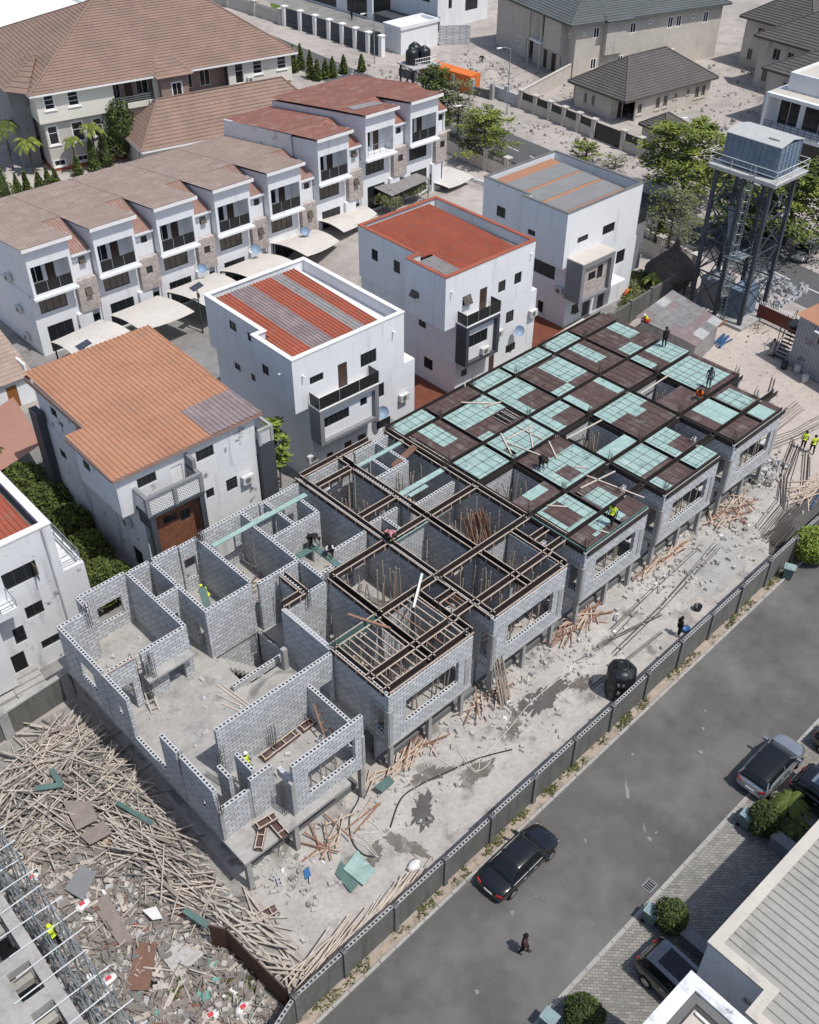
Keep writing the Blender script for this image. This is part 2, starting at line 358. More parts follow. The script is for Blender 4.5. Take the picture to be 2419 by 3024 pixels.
def wall(mb, F, a0, a1, z0, z1, t=.2, ops=(), hollow=False, mh=1, mk=2):
    """a wall t thick behind plane F, with openings (a0,a1,z0,z1); hollow = open block cores along its top"""
    A = sorted(set([a0, a1]+[q for o in ops for q in o[:2] if a0 < q < a1])); Z = sorted(set([z0, z1]+[q for o in ops for q in o[2:4] if z0 < q < z1]))
    na, nz = len(A)-1, len(Z)-1
    sol = [[not any(o[0] <= (A[i]+A[i+1])/2 <= o[1] and o[2] <= (Z[j]+Z[j+1])/2 <= o[3] for o in ops) for j in range(nz)] for i in range(na)]
    S = lambda i, j: 0 <= i < na and 0 <= j < nz and sol[i][j]
    for i in range(na):
        for j in range(nz):
            if not sol[i][j]: continue
            b0, b1, c0, c1 = A[i], A[i+1], Z[j], Z[j+1]
            P = F.p
            mb.add([P(b0, 0, c0), P(b1, 0, c0), P(b1, 0, c1), P(b0, 0, c1)], [(0, 1, 2, 3)], 0)
            mb.add([P(b0, -t, c0), P(b1, -t, c0), P(b1, -t, c1), P(b0, -t, c1)], [(3, 2, 1, 0)], 0)
            if not S(i-1, j): mb.add([P(b0, -t, c0), P(b0, 0, c0), P(b0, 0, c1), P(b0, -t, c1)], [(0, 1, 2, 3)], 0)
            if not S(i+1, j): mb.add([P(b1, 0, c0), P(b1, -t, c0), P(b1, -t, c1), P(b1, 0, c1)], [(0, 1, 2, 3)], 0)
            if not S(i, j-1): mb.add([P(b0, 0, c0), P(b0, -t, c0), P(b1, -t, c0), P(b1, 0, c0)], [(0, 1, 2, 3)], 0)
            if not S(i, j+1):
                if not hollow: mb.add([P(b0, -t, c1), P(b0, 0, c1), P(b1, 0, c1), P(b1, -t, c1)], [(0, 1, 2, 3)], 0)
                else:
                    n = max(1, round((b1-b0)/.235)); d = (b1-b0)/n
                    for k in range(n):
                        x0 = b0+k*d; x1 = x0+d; h0 = x0+d*.21; h1 = x1-d*.21; e0, e1 = -t*.24, -t*.76
                        q = [P(x0, 0, c1), P(x1, 0, c1), P(x1, -t, c1), P(x0, -t, c1), P(h0, e0, c1), P(h1, e0, c1), P(h1, e1, c1), P(h0, e1, c1),
                             P(h0, e0, c1-.14), P(h1, e0, c1-.14), P(h1, e1, c1-.14), P(h0, e1, c1-.14)]
                        mb.add(q, [(0, 1, 5, 4), (1, 2, 6, 5), (2, 3, 7, 6), (3, 0, 4, 7)], mh)
                        mb.add(q, [(4, 5, 9, 8), (5, 6, 10, 9), (6, 7, 11, 10), (7, 4, 8, 11), (8, 9, 10, 11)], mk)
def window(parent, F, a0, a1, z0, z1, frame='white_trim', pane='pane', depth=.10, mull=1, trans=0, fw=.06, surround=None, name='window', awn=False):
    if a0 > a1: a0, a1 = a1, a0
    m = MB(); d0, d1 = -depth, -depth+.05
    F.box(m, a0, a0+fw, d0, d1, z0, z1); F.box(m, a1-fw, a1, d0, d1, z0, z1)
    F.box(m, a0+fw, a1-fw, d0, d1, z0, z0+fw); F.box(m, a0+fw, a1-fw, d0, d1, z1-fw, z1)
    for k in range(mull):
        x = a0+(a1-a0)*(k+1)/(mull+1); F.box(m, x-fw*.4, x+fw*.4, d0, d1-.005, z0+fw, z1-fw)
    for k in range(trans):
        z = z0+(z1-z0)*(.62 if trans == 1 else (k+1)/(trans+1)); F.box(m, a0+fw, a1-fw, d0, d1-.01, z-fw*.4, z+fw*.4)
    if surround:
        s = .12
        for q in ((a0-s, a1+s, z1, z1+s), (a0-s, a1+s, z0-s, z0), (a0-s, a0, z0, z1), (a1, a1+s, z0, z1)): F.box(m, q[0], q[1], 0, .04, q[2], q[3])
        F.box(m, a0-s-.1, a1+s+.1, 0, .12, z0-s-.08, z0-s-.002)
    w = part(name, m, frame, parent)
    g = MB(); F.box(g, a0+fw*.5, a1-fw*.5, d0-.03, d0+.012, z0+fw*.5, z1-fw*.5); part('pane', g, pane, w)
    if awn:
        k = MB(); k.slab([F.p(a0+.03, .0, z1-.05), F.p(a1-.03, .0, z1-.05), F.p(a1-.03, .32, z0+.12), F.p(a0+.03, .32, z0+.12)], .03); part('open_sash', k, 'pane_bronze', w)
    return w
def ribbed(mb, p00, p10, p11, p01, pitch=.3, h=.05, m=None):
    """trapezoid-ribbed sheet; ribs run from edge p00-p10 to edge p01-p11"""
    p00, p10, p11, p01 = map(Vector, (p00, p10, p11, p01))
    n = max(2, int((p10-p00).length/pitch)); up = (p10-p00).cross(p01-p00).normalized()
    if up.z < 0: up = -up
    prof = []
    for i in range(n): prof += [(i/n, 0), ((i+.62)/n, 0), ((i+.70)/n, h), ((i+.92)/n, h)]
    prof.append((1, 0))
    vs = [p00.lerp(p10, t)+up*k for t, k in prof]+[p01.lerp(p11, t)+up*k for t, k in prof]
    N_ = len(prof)
    mb.add(vs, [(i, i+1, N_+i+1, N_+i) for i in range(N_-1)], m)
def tiled(mb, e0, e1, r1, r0, n, lift=.07, m=None):
    """roof plane from eave e0-e1 up to ridge r0-r1 in n overlapping courses"""
    e0, e1, r1, r0 = map(Vector, (e0, e1, r1, r0)); up = (e1-e0).cross(r0-e0).normalized()
    if up.z < 0: up = -up
    for i in range(n):
        a, b = i/n, (i+1)/n
        A, B = e0.lerp(r0, a), e1.lerp(r1, a); D, E = e0.lerp(r0, b), e1.lerp(r1, b)
        A2, B2 = A+up*lift, B+up*lift
        mb.add([A2, B2, E, D], [(0, 1, 2, 3)], m); mb.add([A-up*.01, B-up*.01, B2, A2], [(0, 1, 2, 3)], m)
def shell(parent, x0, y0, x1, y1, z0, z1, m='white_paint', S=(), Wt=(), E=(), N=(), t=.2, roof=True, name='wall'):
    mb = MB()
    wall(mb, FS(y0), x0, x1, z0, z1, t, S); wall(mb, FN(y1), x0, x1, z0, z1, t, N)
    wall(mb, FW(x0), y0+t, y1-t, z0, z1, t, Wt); wall(mb, FE(x1), y0+t, y1-t, z0, z1, t, E)
    if roof: mb.box(x0+t, y0+t, z1-.9 if roof == 'low' else z1-.15, x1-t, y1-t, z1-.75 if roof == 'low' else z1-.002)
    mb.box(x0+t, y0+t, z0+.02, x1-t, y1-t, z0+.15)
    return part(name, mb, m, parent)
# ================================================================== THE SETTING
def terr(x, y):
    return 2.5*smooth((x-53)/8)*smooth((y-64)/5)*smooth((101-y)/7)*(1-smooth((x-80)/7))
def ground():
    xs = [-700, -300, -100]+list(range(-40, 52, 8))+list(range(52, 92, 2))+list(range(96, 180, 12))+[240, 400, 900]
    ys = [-500, -200, -60]+list(range(-20, 60, 8))+list(range(60, 106, 2))+list(range(112, 200, 12))+[260, 420, 900]
    m = MB(); m.v = [(x, y, terr(x, y)) for y in ys for x in xs]; n = len(xs)
    m.f = [[j*n+i, j*n+i+1, (j+1)*n+i+1, (j+1)*n+i] for j in range(len(ys)-1) for i in range(n-1)]; m.m = [0]*len(m.f)
    struct('ground', m, 'sand', True)
ground()
def sheet(name, pts, z, m):
    b = MB(); b.poly([(p[0], p[1], z) for p in pts]); return struct(name, b, m)
def blob(cx, cy, rx, ry, n=22, rot=0.0, j=.25, seed=1):
    r_ = random.Random(seed); ph = [r_.uniform(0, 6.28) for _ in range(4)]; out = []
    for i in range(n):
        a = 6.2832*i/n; k = 1+j*(.5*math.sin(2*a+ph[0])+.35*math.sin(3*a+ph[1])+.3*math.sin(5*a+ph[2])+.25*math.sin(8*a+ph[3]))
        x, y = rx*k*math.cos(a), ry*k*math.sin(a)
        out.append((cx+x*math.cos(rot)-y*math.sin(rot), cy+x*math.sin(rot)+y*math.cos(rot)))
    return out
fl = lambda x: 18.48+(x-19.0)*.0464        # road kerb line
fr = lambda x: 11.6+(x-18.6)*.0253         # road right edge
fw = lambda x: 19.28+(x-20.1)*.045         # boundary wall foot
sheet('site_yard', [(12.6, fw(12)), (62, fw(62)), (66, 25), (66, 44.5), (12.6, 42.8)], .004, 'yard')
sheet('waste_ground', [(-14, 14), (10.6, fw(10.6)), (12.4, 20.2), (12.35, 42.6), (-14, 42)], .004, 'debris_ground')
sheet('site_entrance', [(60.5, 22.3), (66, 21.4), (92, 22.6), (92, 30), (83.5, 36.5), (83, 48.8), (62.5, 47.5)], .008, 'yard_sand')
sheet('compound_paving', [(-30, 43.4), (11.9, 43.7), (62, 45), (68.5, 49.5), (79, 49.8), (79, 63.6), (52.8, 63.6), (52.8, 104), (27.5, 104), (26.5, 73), (-30, 72)], .006, 'compound')
sheet('front_road', [(x, fl(x)) for x in (-45, 20, 60, 160)]+[(x, fr(x)) for x in (160, 60, 20, -45)], .008, 'asphalt')
sheet('verge', [(x, fl(x)+.02) for x in (160, 60, 20, 4)]+[(x, fw(x)-.02) for x in (4, 20, 60, 160)], .004, 'verge')
kb = MB()
x = 8.0
while x < 120:
    kb.prism([(x, fl(x)), (x+.97, fl(x+.97)), (x+.97, fl(x+.97)+.16), (x, fl(x)+.16)], 0, .11+rnd.uniform(-.02, .02)); x += 1
struct('kerb', kb, 'kerb')
sheet('forecourt_paving', [(x, fr(x)-.24) for x in (-10, 20, 60, 120)]+[(120, 1.0), (-10, .4)], .012, 'pavers')
kb = MB(); x = -2.0
while x < 90:
    kb.prism([(x, fr(x)-.22), (x+.97, fr(x+.97)-.22), (x+.97, fr(x+.97)-.02), (x, fr(x)-.02)], 0, .05); x += 1
struct('edging_kerb', kb, 'kerb')
ctr = [(84.0, -30), (87.0, 0), (91.6, 42.7), (94.1, 58.5), (97.2, 85.2), (100.5, 131.5), (104.5, 190), (109, 260)]
sheet('back_road', [(x-3.5, y) for x, y in ctr]+[(x+3.5, y) for x, y in reversed(ctr)], .02, 'asphalt_far')
ln = MB()
for i in range(len(ctr)-1):
    a, b = Vector(ctr[i]), Vector(ctr[i+1]); L_ = (b-a).length; k = 1.2
    while k+2.4 < L_:
        p, q = a.lerp(b, k/L_), a.lerp(b, (k+2.4)/L_); ln.poly([(p.x-.07, p.y, .028), (p.x+.07, p.y, .028), (q.x+.07, q.y, .028), (q.x-.07, q.y, .028)]); k += 5.6
struct('lane_dashes', ln, 'road_paint')
for i, (x0, y0) in enumerate([]): pass
def patch(cx, cy, rx, ry, rot, seed, z, m):
    r_ = random.Random(seed); n = 140; ph = [r_.uniform(0, 6.28) for _ in range(6)]; b = MB(); b.v = [(cx, cy, z)]; k_ = 1.0
    for i in range(n):
        a = 6.2832*i/n; k = 1+.22*math.sin(2*a+ph[0])+.16*math.sin(3*a+ph[1])+.12*math.sin(7*a+ph[2])+.10*math.sin(13*a+ph[3])+.07*math.sin(23*a+ph[4])+r_.uniform(-.06, .06)
        x, y = rx*k*math.cos(a), ry*k*math.sin(a); b.v.append((cx+x*math.cos(rot)-y*math.sin(rot), cy+x*math.sin(rot)+y*math.cos(rot), z))
    b.f = [[0, 1+i, 1+(i+1) % n] for i in range(n)]; b.m = [0]*n
    return struct('damp_patch', b, m)
# damp and stained soil in the yard, given in the terrace's own coordinates
for i, (u, v, rx, ry, rt) in enumerate([(20.3, -1.7, 1.9, .7, .1), (17.6, -1.9, 1.0, .45, .4), (9.7, -2.4, 1.0, .6, .5), (13.6, -2.6, 1.2, .55, .2), (11.6, -1.0, 1.3, .4, -.2), (7.6, -3.2, .45, 1.2, .2), (5.9, -2.6, .8, .4, .5), (23, -2.6, .9, .4, 0)]):
    p = row2w(u, v); patch(p.x, p.y, rx, ry, rt, 30+i, .012+.002*i, 'damp_soil_void_shade' if i in (0, 2) else 'stain')
a = [(41.6, -4.1), (43.2, -3.2), (46.4, -2.5), (50, -2.5), (56, -2.2), (62, -2.6), (62, -4.2), (52, -4.7), (46, -5.0), (42.6, -5.2)]
sheet('dirt_track', [tuple(row2w(u, v)[:2]) for u, v in a], .014, 'damp_soil_void_shade')
sheet('sand_spread', blob(*row2w(38, -1.9)[:2], 3.6, 1.7, 40, .1, .4, 77), .010, 'concrete')
sheet('far_dirt', blob(132, 40, 25, 9, 30, .2, .3, 5), .01, 'sand')
sheet('lawn', [(78.6, 53.6), (81.6, 52.4), (81.8, 58), (79, 60)], .012, 'lawn')
sheet('garden_soil', [(70.5, 50.2), (83, 50.6), (82, 53.0), (76, 52.2)], .010, 'yard_sand')
sheet('villa_lawn', [(112.5, 160), (113.5, 146), (118, 150), (118, 168)], .012, 'lawn')

# ================================================================== THE UNFINISHED TERRACE
ZS, ZT = 2.9, 6.75
BL = ['block', 'block_top', 'block_hole']
T_ = .225
def bwall(root, F, a0, a1, z0=ZS, z1=ZT, ops=(), name='block_wall', hollow=True):
    m = MB(); wall(m, F, a0, a1, z0, z1, T_, ops, hollow); return part(name, m, BL, root)
def fbeam(root, p, q, z=6.95, w=.34, h=.42, light=True, dark='form_dark', name='formwork_beam'):
    m = MB(); p = Vector((p[0], p[1], 0)); q = Vector((q[0], q[1], 0)); d = (q-p).normalized(); n = Vector((-d.y, d.x, 0))
    up = Vector((0, 0, 1)); L_ = (q-p).length
    for s in (-1, 1):
        a, b = p+n*s*w/2+up*(z-h/2), q+n*s*w/2+up*(z-h/2); m.beam(a, b, .035, h, m=0)
        if light:
            e = n*s*(w/2+.045); m.beam(p+e+up*(z-.03), q+e+up*(z-.03), .055, .055, m=1)
            k = .25
            while k < L_-.1:
                c_ = p+d*k+n*s*(w/2+.035); m.beam(c_+up*(z-h-.05), c_+up*(z-.06), .045, .05, up=d, m=1); k += rnd.uniform(.7, 1.1)
    m.beam(p+up*(z-h), q+up*(z-h), w-.05, .03, m=0)
    return part(name, m, [dark, 'batten'], root)
def rebars(root, u, v, z0, h=1.0, n=3, s=.22):
    m = MB()
    for i in range(n):
        for j in range(2):
            x, y = u-s/2+s*i/(n-1), v-s/2+s*j; hh = h*rnd.uniform(.85, 1.1)
            m.tube((x, y, z0), (x+rnd.uniform(-.05, .05), y+rnd.uniform(-.05, .05), z0+hh), .016, 4)
    for k in range(int(h/.3)): m.beam((u-s/2, v-s/2, z0+.2+.3*k), (u+s/2, v-s/2, z0+.2+.3*k), .014, .014)
    return part('starter_bars', m, 'rebar', root)
def column(root, u, v, z0, z1, s=.25):
    m = MB(); m.box(u-s/2, v-s/2, z0, u+s/2, v+s/2, z1); return part('column', m, 'concrete', root)
def ground_storey(root, u0, width, front=1.7):
    m = MB(); wall(m, FS(front), u0+.1, u0+width-.15, 0, 2.7, T_, [(u0+1.2, u0+3.2, .35, 2.2), (u0+3.5, u0+5.6, .35, 2.2)])
    wall(m, FS(front+3), u0+.1, u0+width-.1, 0, 2.7, T_)
    part('ground_storey_wall', m, ['block', 'block_top', 'block_hole'], root)
    b = MB(); b.box(u0+.05, front-.35, 0, u0+width-.1, front-.003, .42); part('plinth', b, 'concrete_dark', root)
    for x in (u0+.35, u0+3.3, u0+5.9): column(root, x, .85, 0, 2.70, .26)
def slab(root, rects, z0=2.70, z1=2.9):
    m = MB()
    for r in rects: m.box(r[0], r[1], z0, r[2], r[3], z1)
    return part('floor_slab', m, ['slab_floor'], root)
def front_block(root, u0, zt=6.75, w=6.2, brk=0):
    zb = 2.62
    op = (u0+1.15, u0+5.15, 3.75, 5.5)
    bwall(root, FS(.45), u0-.1, u0+w, zb, zt, [op], 'front_wall')
    s = MB(); s.box(u0+1.15, .40, 3.75, u0+5.15, .45, 3.81) if False else None
    bwall(root, FW(u0-.1), .675, 2.2, zb, zt, [(.82, 1.5, 3.35, 5.35)], 'side_wall')
    bwall(root, FE(u0+w), .675, 4.9, zb, zt, [(1.0, 1.8, 3.35, 5.35)], 'side_wall')
    c_ = MB()
    for (a0, a1, z0, z1) in ((.46, .70, zb+.15, 5.5), (1.55, 1.8, zb+.15, 5.5), (.70, 1.55, 5.36, 5.62)): FW(u0-.1).box(c_, a0, a1, 0, .05, z0, z1)
    for (a0, a1, z0, z1) in ((u0-.1, u0+.16, zb+.15, 5.5), (u0+w-.55, u0+w-.2, 3.2, 5.3)): FS(.45).box(c_, a0, a1, 0, .045, z0, z1)
    part('concrete_frame', c_, 'concrete', root)
    e = MB(); FS(.45).box(e, u0-.14, u0+w+.04, 0, .06, zb-.02, zb+.14); FW(u0-.1).box(e, .45, 2.2, 0, .06, zb-.02, zb+.14); part('slab_edge', e, 'concrete', root)
UL = 'unfinished grey block house of the terrace '
# ---- end house (widest, least finished)
r1 = rthing('unfinished_house', 'roofless grey block end house with open stairwell and bare corner balcony slab', 'building', 0, 0, 0, 'unfinished terrace houses')
slab(r1, [(0, 0, 6.8, 18.2), (6.8, .6, 8.3, 9.0), (8.3, 2.2, 9.95, 9.0), (6.8, 12.0, 9.95, 18.0)])
F0 = FW(0.02)
bwall(r1, F0, 12.1, 16.7, 2.75, ZT, [(13.2, 15.0, 4.1, 5.7)], 'outer_wall')
bwall(r1, F0, 9.55, 11.95, 2.75, ZT, [(10.4, 11.1, 4.4, 5.4)], 'outer_wall')
bwall(r1, F0, 6.75, 9.55, 2.75, 3.7, name='outer_wall')
bwall(r1, F0, 5.05, 6.5, 2.75, ZT, name='outer_wall')
bwall(r1, F0, 1.95, 4.75, 2.75, ZT, [(2.9, 3.4, 4.2, 5.0)], 'outer_wall')
bwall(r1, FS(16.5), .25, 1.9); bwall(r1, FW(1.9), 16.75, 18.0)
bwall(r1, FS(17.85), 2.15, 5.05, ops=[(2.9, 4.5, 3.9, 5.3)], name='back_wall')
bwall(r1, FS(17.7), 5.3, 6.6, name='back_wall'); bwall(r1, FS(17.7), 6.85, 8.55, ops=[], name='back_wall'); bwall(r1, FS(17.55), 8.6, 9.9, ops=[(8.75, 9.6, 3.9, 5.6)], name='back_wall')
bwall(r1, FW(5.06), 11.9, 17.84); bwall(r1, FW(6.6), 12.0, 17.6, ops=[(12.5, 13.3, 2.9, 5.0)]); bwall(r1, FS(14.7), 5.3, 6.6, ops=[(5.5, 6.3, 2.9, 5.0)])
bwall(r1, FS(11.8), .3, 1.9, ops=[(.5, 1.5, 2.9, 5.1)]); bwall(r1, FS(11.8), 2.3, 5.05, ops=[(3.6, 4.7, 2.9, 5.0)])
bwall(r1, FS(12.6), 2.9, 4.0, ZS, 4.0)
bwall(r1, FS(12.0), 6.83, 9.75, 0, ZT, name='stairwell_wall')
bwall(r1, FW(9.82), 12.3, 17.5, name='party_wall'); bwall(r1, FW(9.82), 5.0, 9.25, 0, ZT, name='party_wall'); bwall(r1, FW(9.82), 9.35, 11.9, 0, 2.9, name='party_wall')
bwall(r1, FS(4.75), 2.2, 9.75, ops=[(8.75, 9.6, 2.9, 4.8)], name='long_wall')
bwall(r1, FS(9.1), 6.0, 9.6, ZS, 3.35, name='parapet'); column(r1, 9.2, 8.5, ZS, 4.6, .3)
bwall(r1, FS(.45), 3.6, 8.15, 2.7, ZT, [(4.5, 7.55, 3.75, 5.5)], 'front_wall')
bwall(r1, FE(8.15), .675, 4.75, 2.7, 5.6, [(1.0, 1.8, 3.4, 5.2)], 'side_wall')
bwall(r1, FW(3.55), .675, 1.75, 4.95, 5.5, name='door_lintel', hollow=False)
m = MB(); m.box(3.42, .44, 2.9, 3.66, .70, 5.5); part('concrete_frame', m, 'concrete', r1); m = MB(); m.box(8.0, .40, 2.85, 8.17, .448, 5.2); part('concrete_frame', m, 'concrete', r1)
bwall(r1, FS(1.75), .25, 1.75, ZS, 5.3, name='front_wall'); bwall(r1, FS(1.70), 1.95, 3.3, ZS, 6.0, name='front_wall')
column(r1, 1.86, 1.85, ZS, 5.2, .18); column(r1, .14, 1.8, 2.9, 5.2, .2)
bwall(r1, FW(1.3), 2.6, 3.6, ZS, 5.9); bwall(r1, FW(2.25), 2.0, 3.4, ZS, 6.2)
m = MB(); m.box(.9, 12.9, ZS, 1.1, 15.8, 2.96); m.slab([(2.15, 11.2, 5.05), (5.1, 11.2, 5.05), (5.1, 11.8, 5.05), (2.15, 11.8, 5.05)], .14); part('lintel', m, 'concrete', r1)
m = MB()
for k in range(9): m.box(6.85, 10.9-.0, 2.7-.30*(k+1), 7.1+.27*k, 11.95, 2.72-.30*k) if k == 0 else m.box(6.85+.27*k, 10.9, 2.7-.30*(k+1), 7.12+.27*k, 11.95, 2.72-.30*k)
part('staircase', m, 'concrete', r1)
m = MB(); wall(m, FW(.85), 2.2, 16.4, 0, 2.68, T_, [(4, 5, 1, 2), (9, 10.5, 1, 2)]); wall(m, FS(2.2), 1.1, 8, 0, 2.68, T_, [(1.0, 2.6, 0, 2.2), (4.3, 7.6, .5, 2.2)]); wall(m, FS(5.2), 1.1, 9.7, 0, 2.68, T_)
part('ground_storey_wall', m, BL, r1)
m = MB(); m.box(6.83, 9.2, .0, 9.8, 12, .04); part('lower_floor', m, 'slab_floor', r1)
b = MB(); b.box(.9, 1.2, 0, 8.2, 2.197, .42); part('plinth', b, 'concrete_dark', r1)
for x, y in ((.32, .35), (3.4, .5), (8.0, .6)): column(r1, x, y, 0, 2.70, .28)
for q in ((.2, 4.9, 4.9, 1.9), (1.75, 16.45, ZT-.9, 1.7), (1.95, 4.2, 3, 3.2), (3.2, .9, 2.9, 2.4), (2.6, 11.4, 4.6, 2.2), (2.3, 11.6, 3, 3.2), (2.0, 12.3, 2.9, 3.6), (9.9, 17.3, 6.2, 1.4), (9.75, 9.6, 6, 1.5), (5.2, 4.3, 2.9, 1.9), (.1, 1.7, 5.2, 1.1)): rebars(r1, q[0], q[1], q[2], q[3])
m = MB(); m.beam((2.2, 11.75, ZT+.05), (.05, 11.8, ZT+.02), .08, .05); part('timber_brace', m, 'batten', r1)
# ---- second house
CELLV = [(.62, 1.95), (2.28, 4.85), (5.2, 9.25), (9.62, 12.05), (12.4, 16.25), (16.6, 18.0)]
def common(root, u0, decked, last=False):
    ground_storey(root, u0, 8.0)
    slab(root, [(u0-.08, .5, u0+6.18, 5.0), (u0+6.18, 2.4, u0+8-.1, 5.0), (u0+3.5, 5.0, u0+7.9, 18.0), (u0-.08, 9.6, u0+3.5, 18.0)])
    front_block(root, u0)
    bwall(root, FW(u0-.1), 2.2, 9.2, 0 if decked else ZS, ZT-.02, name='party_wall')
    if decked or u0 == 18: bwall(root, FW(u0-.1), 9.2, 18.0, ZS, ZT-.02, name='party_wall')
    bwall(root, FS(9.3), u0+.15, u0+3.35, 0, 6.6, name='stairwell_wall')
    bwall(root, FS(3.1), u0+6.5, u0+7.5, ZS, 6.3, name='entrance_wall'); bwall(root, FW(u0+7.5), 2.2, 3.3, ZS, 5.2, name='entrance_wall')
    bwall(root, FS(5.02), u0+3.6, u0+6.9, ZS, 6.5)
    bwall(root, FW(u0+3.3), 5.3, 9.2, 0, 6.5, ops=[(6.0, 7.0, 2.9, 5.0)])
    bwall(root, FW(u0+7.78), 5.0, 18.0, ZS, 6.6, name='party_wall') if (last or decked) else None
    if last:
        bwall(root, FE(u0+8.0), 5.2, 18.0, 0, 6.7, [(6.5, 8, 3.9, 5.5), (13, 15, 3.9, 5.5)], name='outer_wall')
    bwall(root, FS(17.7), u0+.2, u0+4.5, ops=[(u0+1.3, u0+2.6, 3.9, 5.3)], name='back_wall'); bwall(root, FS(17.5), u0+4.6, u0+7.7, ops=[(u0+5.2, u0+6.4, 3.9, 5.4)], name='back_wall')
    m = MB(); m.box(u0, 5, 0, u0+3.4, 9.3, .03); part('lower_floor', m, 'slab_floor', root)
r2 = rthing('unfinished_house', 'roofless grey block house of the terrace with timber joists laid open over its front rooms', 'building', 10, 0, 0, 'unfinished terrace houses')
common(r2, 10, False)
bwall(r2, FS(16.4), 13.3, 14.6); bwall(r2, FW(13.2), 16.65, 17.7); bwall(r2, FW(14.9), 16.65, 17.5)
bwall(r2, FW(13.0), 11.85, 16.3, ops=[(12.6, 13.5, 2.9, 5.0)]); bwall(r2, FS(14.4), 13.25, 16.9, ops=[(15.4, 16.2, 2.9, 4.9)]); bwall(r2, FW(14.9), 14.65, 16.3); bwall(r2, FW(16.7), 14.65, 16.5)
bwall(r2, FS(11.75), 10.15, 13.0); bwall(r2, FS(10.95), 15.1, 17.75, ops=[(15.9, 16.7, 2.9, 4.9)]); bwall(r2, FW(13.1), 9.6, 11.7); bwall(r2, FS(10.1), 13.3, 15.0, ZS, 6.5); bwall(r2, FW(11.6), 9.55, 11.7)
for p, q in (((13.6, 9.35), (17.9, 9.35)), ((13.6, 5.1), (17.9, 5.1)), ((13.5, 5.1), (13.5, 9.35)), ((10, 2.05), (16.4, 2.05)), ((10.05, .75), (10.05, 5.0)), ((10.05, .72), (16.3, .72)), ((13.35, .75), (13.35, 4.9)), ((16.25, .75), (16.25, 4.9)), ((10.05, 5.05), (13.4, 5.05)), ((16.4, 3.6), (17.9, 3.6)), ((16.4, 2.2), (17.9, 2.2)), ((11.6, 9.3), (11.6, 11.4)), ((10.1, 9.4), (11.6, 9.4))):
    fbeam(r2, p, q, dark='form_green' if p[1] == 5.05 else 'form_dark')
for lo, hi, v0, v1 in ((10.3, 13.1, 2.3, 4.85), (10.3, 13.1, .95, 1.85), (13.6, 16.0, .95, 1.85), (13.6, 16.0, 2.3, 4.85)):
    x = lo+.3
    while x < hi:
        m = MB(); m.beam((x, v0, 6.90), (x+rnd.uniform(-.06, .06), v1, 6.90), .06, .08)
        part('joist', m, 'batten' if rnd.random() < .75 else 'batten_red', r2); x += rnd.uniform(.38, .6)
for p in ((16.9, 2.3), (17.3, 2.3), (17.6, 2.3)):
    m = MB(); m.beam((p[0], 2.35, 6.9), (p[0], 3.5, 6.9), .06, .08); part('joist', m, 'batten_red', r2)
m = MB(); m.box(10.1, 16.05, 6.84, 17.3, 16.4, 6.90); part('plywood_strip', m, 'ply_aqua', r2)
m = MB(); m.box(13.4, 12.05, 6.5, 14.8, 12.5, 6.55); m.box(14.5, 9.7, 6.5, 14.9, 12.2, 6.56); m.box(14.86, 9.7, 6.25, 14.9, 12.2, 6.5); part('plywood_strip', m, 'form_green', r2, label='dark green beam bottom boards')
for q in ((10.0, 17.2, 6.3, 1.3), (10.05, 9.6, 6, 1.6), (11.7, 9.2, 5.8, 1.5), (10.1, 4.9, 6.4, 1.3), (13.3, 9.4, 6.4, .9), (16.1, 3.0, 5, 2.2), (16.0, .7, 6.2, 1.1)): rebars(r2, *q)
# ---- third house
r3 = rthing('unfinished_house', 'roofless grey block house of the terrace covered by a full grid of empty beam formwork', 'building', 18, 0, 0, 'unfinished terrace houses')
common(r3, 18, False)
bwall(r3, FS(14.4), 21.6, 24.6, ops=[(22.4, 23.2, 2.9, 4.9)]); bwall(r3, FW(21.4), 11.0, 16.2, ops=[(13, 14, 2.9, 5)]); bwall(r3, FW(22.9), 14.65, 16.3); bwall(r3, FW(24.4), 14.65, 17.4)
bwall(r3, FS(16.5), 21.6, 23.0, ZS, 6.3); bwall(r3, FS(11.0), 21.7, 25.6, ZS, 6.4); bwall(r3, FW(19.7), 9.6, 11.9, ZS, 6.3); bwall(r3, FS(11.7), 18.2, 21.3, ZS, 6.3); bwall(r3, FW(21.5), 2.4, 4.9, ZS, 6.3)
for p, q in (((18, 5.05), (25.9, 5.05)), ((21.5, 9.4), (25.8, 9.4)), ((18.2, 12.2), (21.4, 12.2)), ((21.4, 5.2), (21.4, 16.5)), ((18.2, 16.4), (21.3, 16.4)), ((18.3, 17.95), (24.3, 17.95)), ((21.5, 16.6), (21.5, 17.9)), ((25.85, 5.2), (25.85, 18)), ((18.05, 5.2), (18.05, 18)), ((18, 2.05), (24.4, 2.05)), ((18.05, .75), (18.05, 4.9)), ((18.1, .72), (24.3, .72)), ((21.4, .9), (21.4, 4.9)), ((24.25, .75), (24.25, 4.9)), ((24.4, 3.5), (25.9, 3.5)), ((24.4, 2.2), (25.9, 2.2)), ((18.1, 9.4), (21.3, 9.4))):
    fbeam(r3, p, q)
for a in ((21.6, 16.1, 25.6, 16.4), (21.6, 11.95, 25.5, 12.35), (22.0, 11.5, 23.6, 11.8), (18.3, 9.0, 21.2, 9.05)):
    m = MB(); m.box(a[0], a[1], 6.78, a[2], a[3], 6.84); part('plywood_strip', m, 'ply_aqua', r3)
for q in ((18.1, 17.2, 6.3, 1.2), (18.2, 9.2, 6.2, .9), (25.8, 12.2, 6.3, 1.1), (24.2, 3.1, 5, 2.2), (25.6, 17.8, 6.5, 1.3), (18.0, 4.6, 6.3, 1)): rebars(r3, *q)
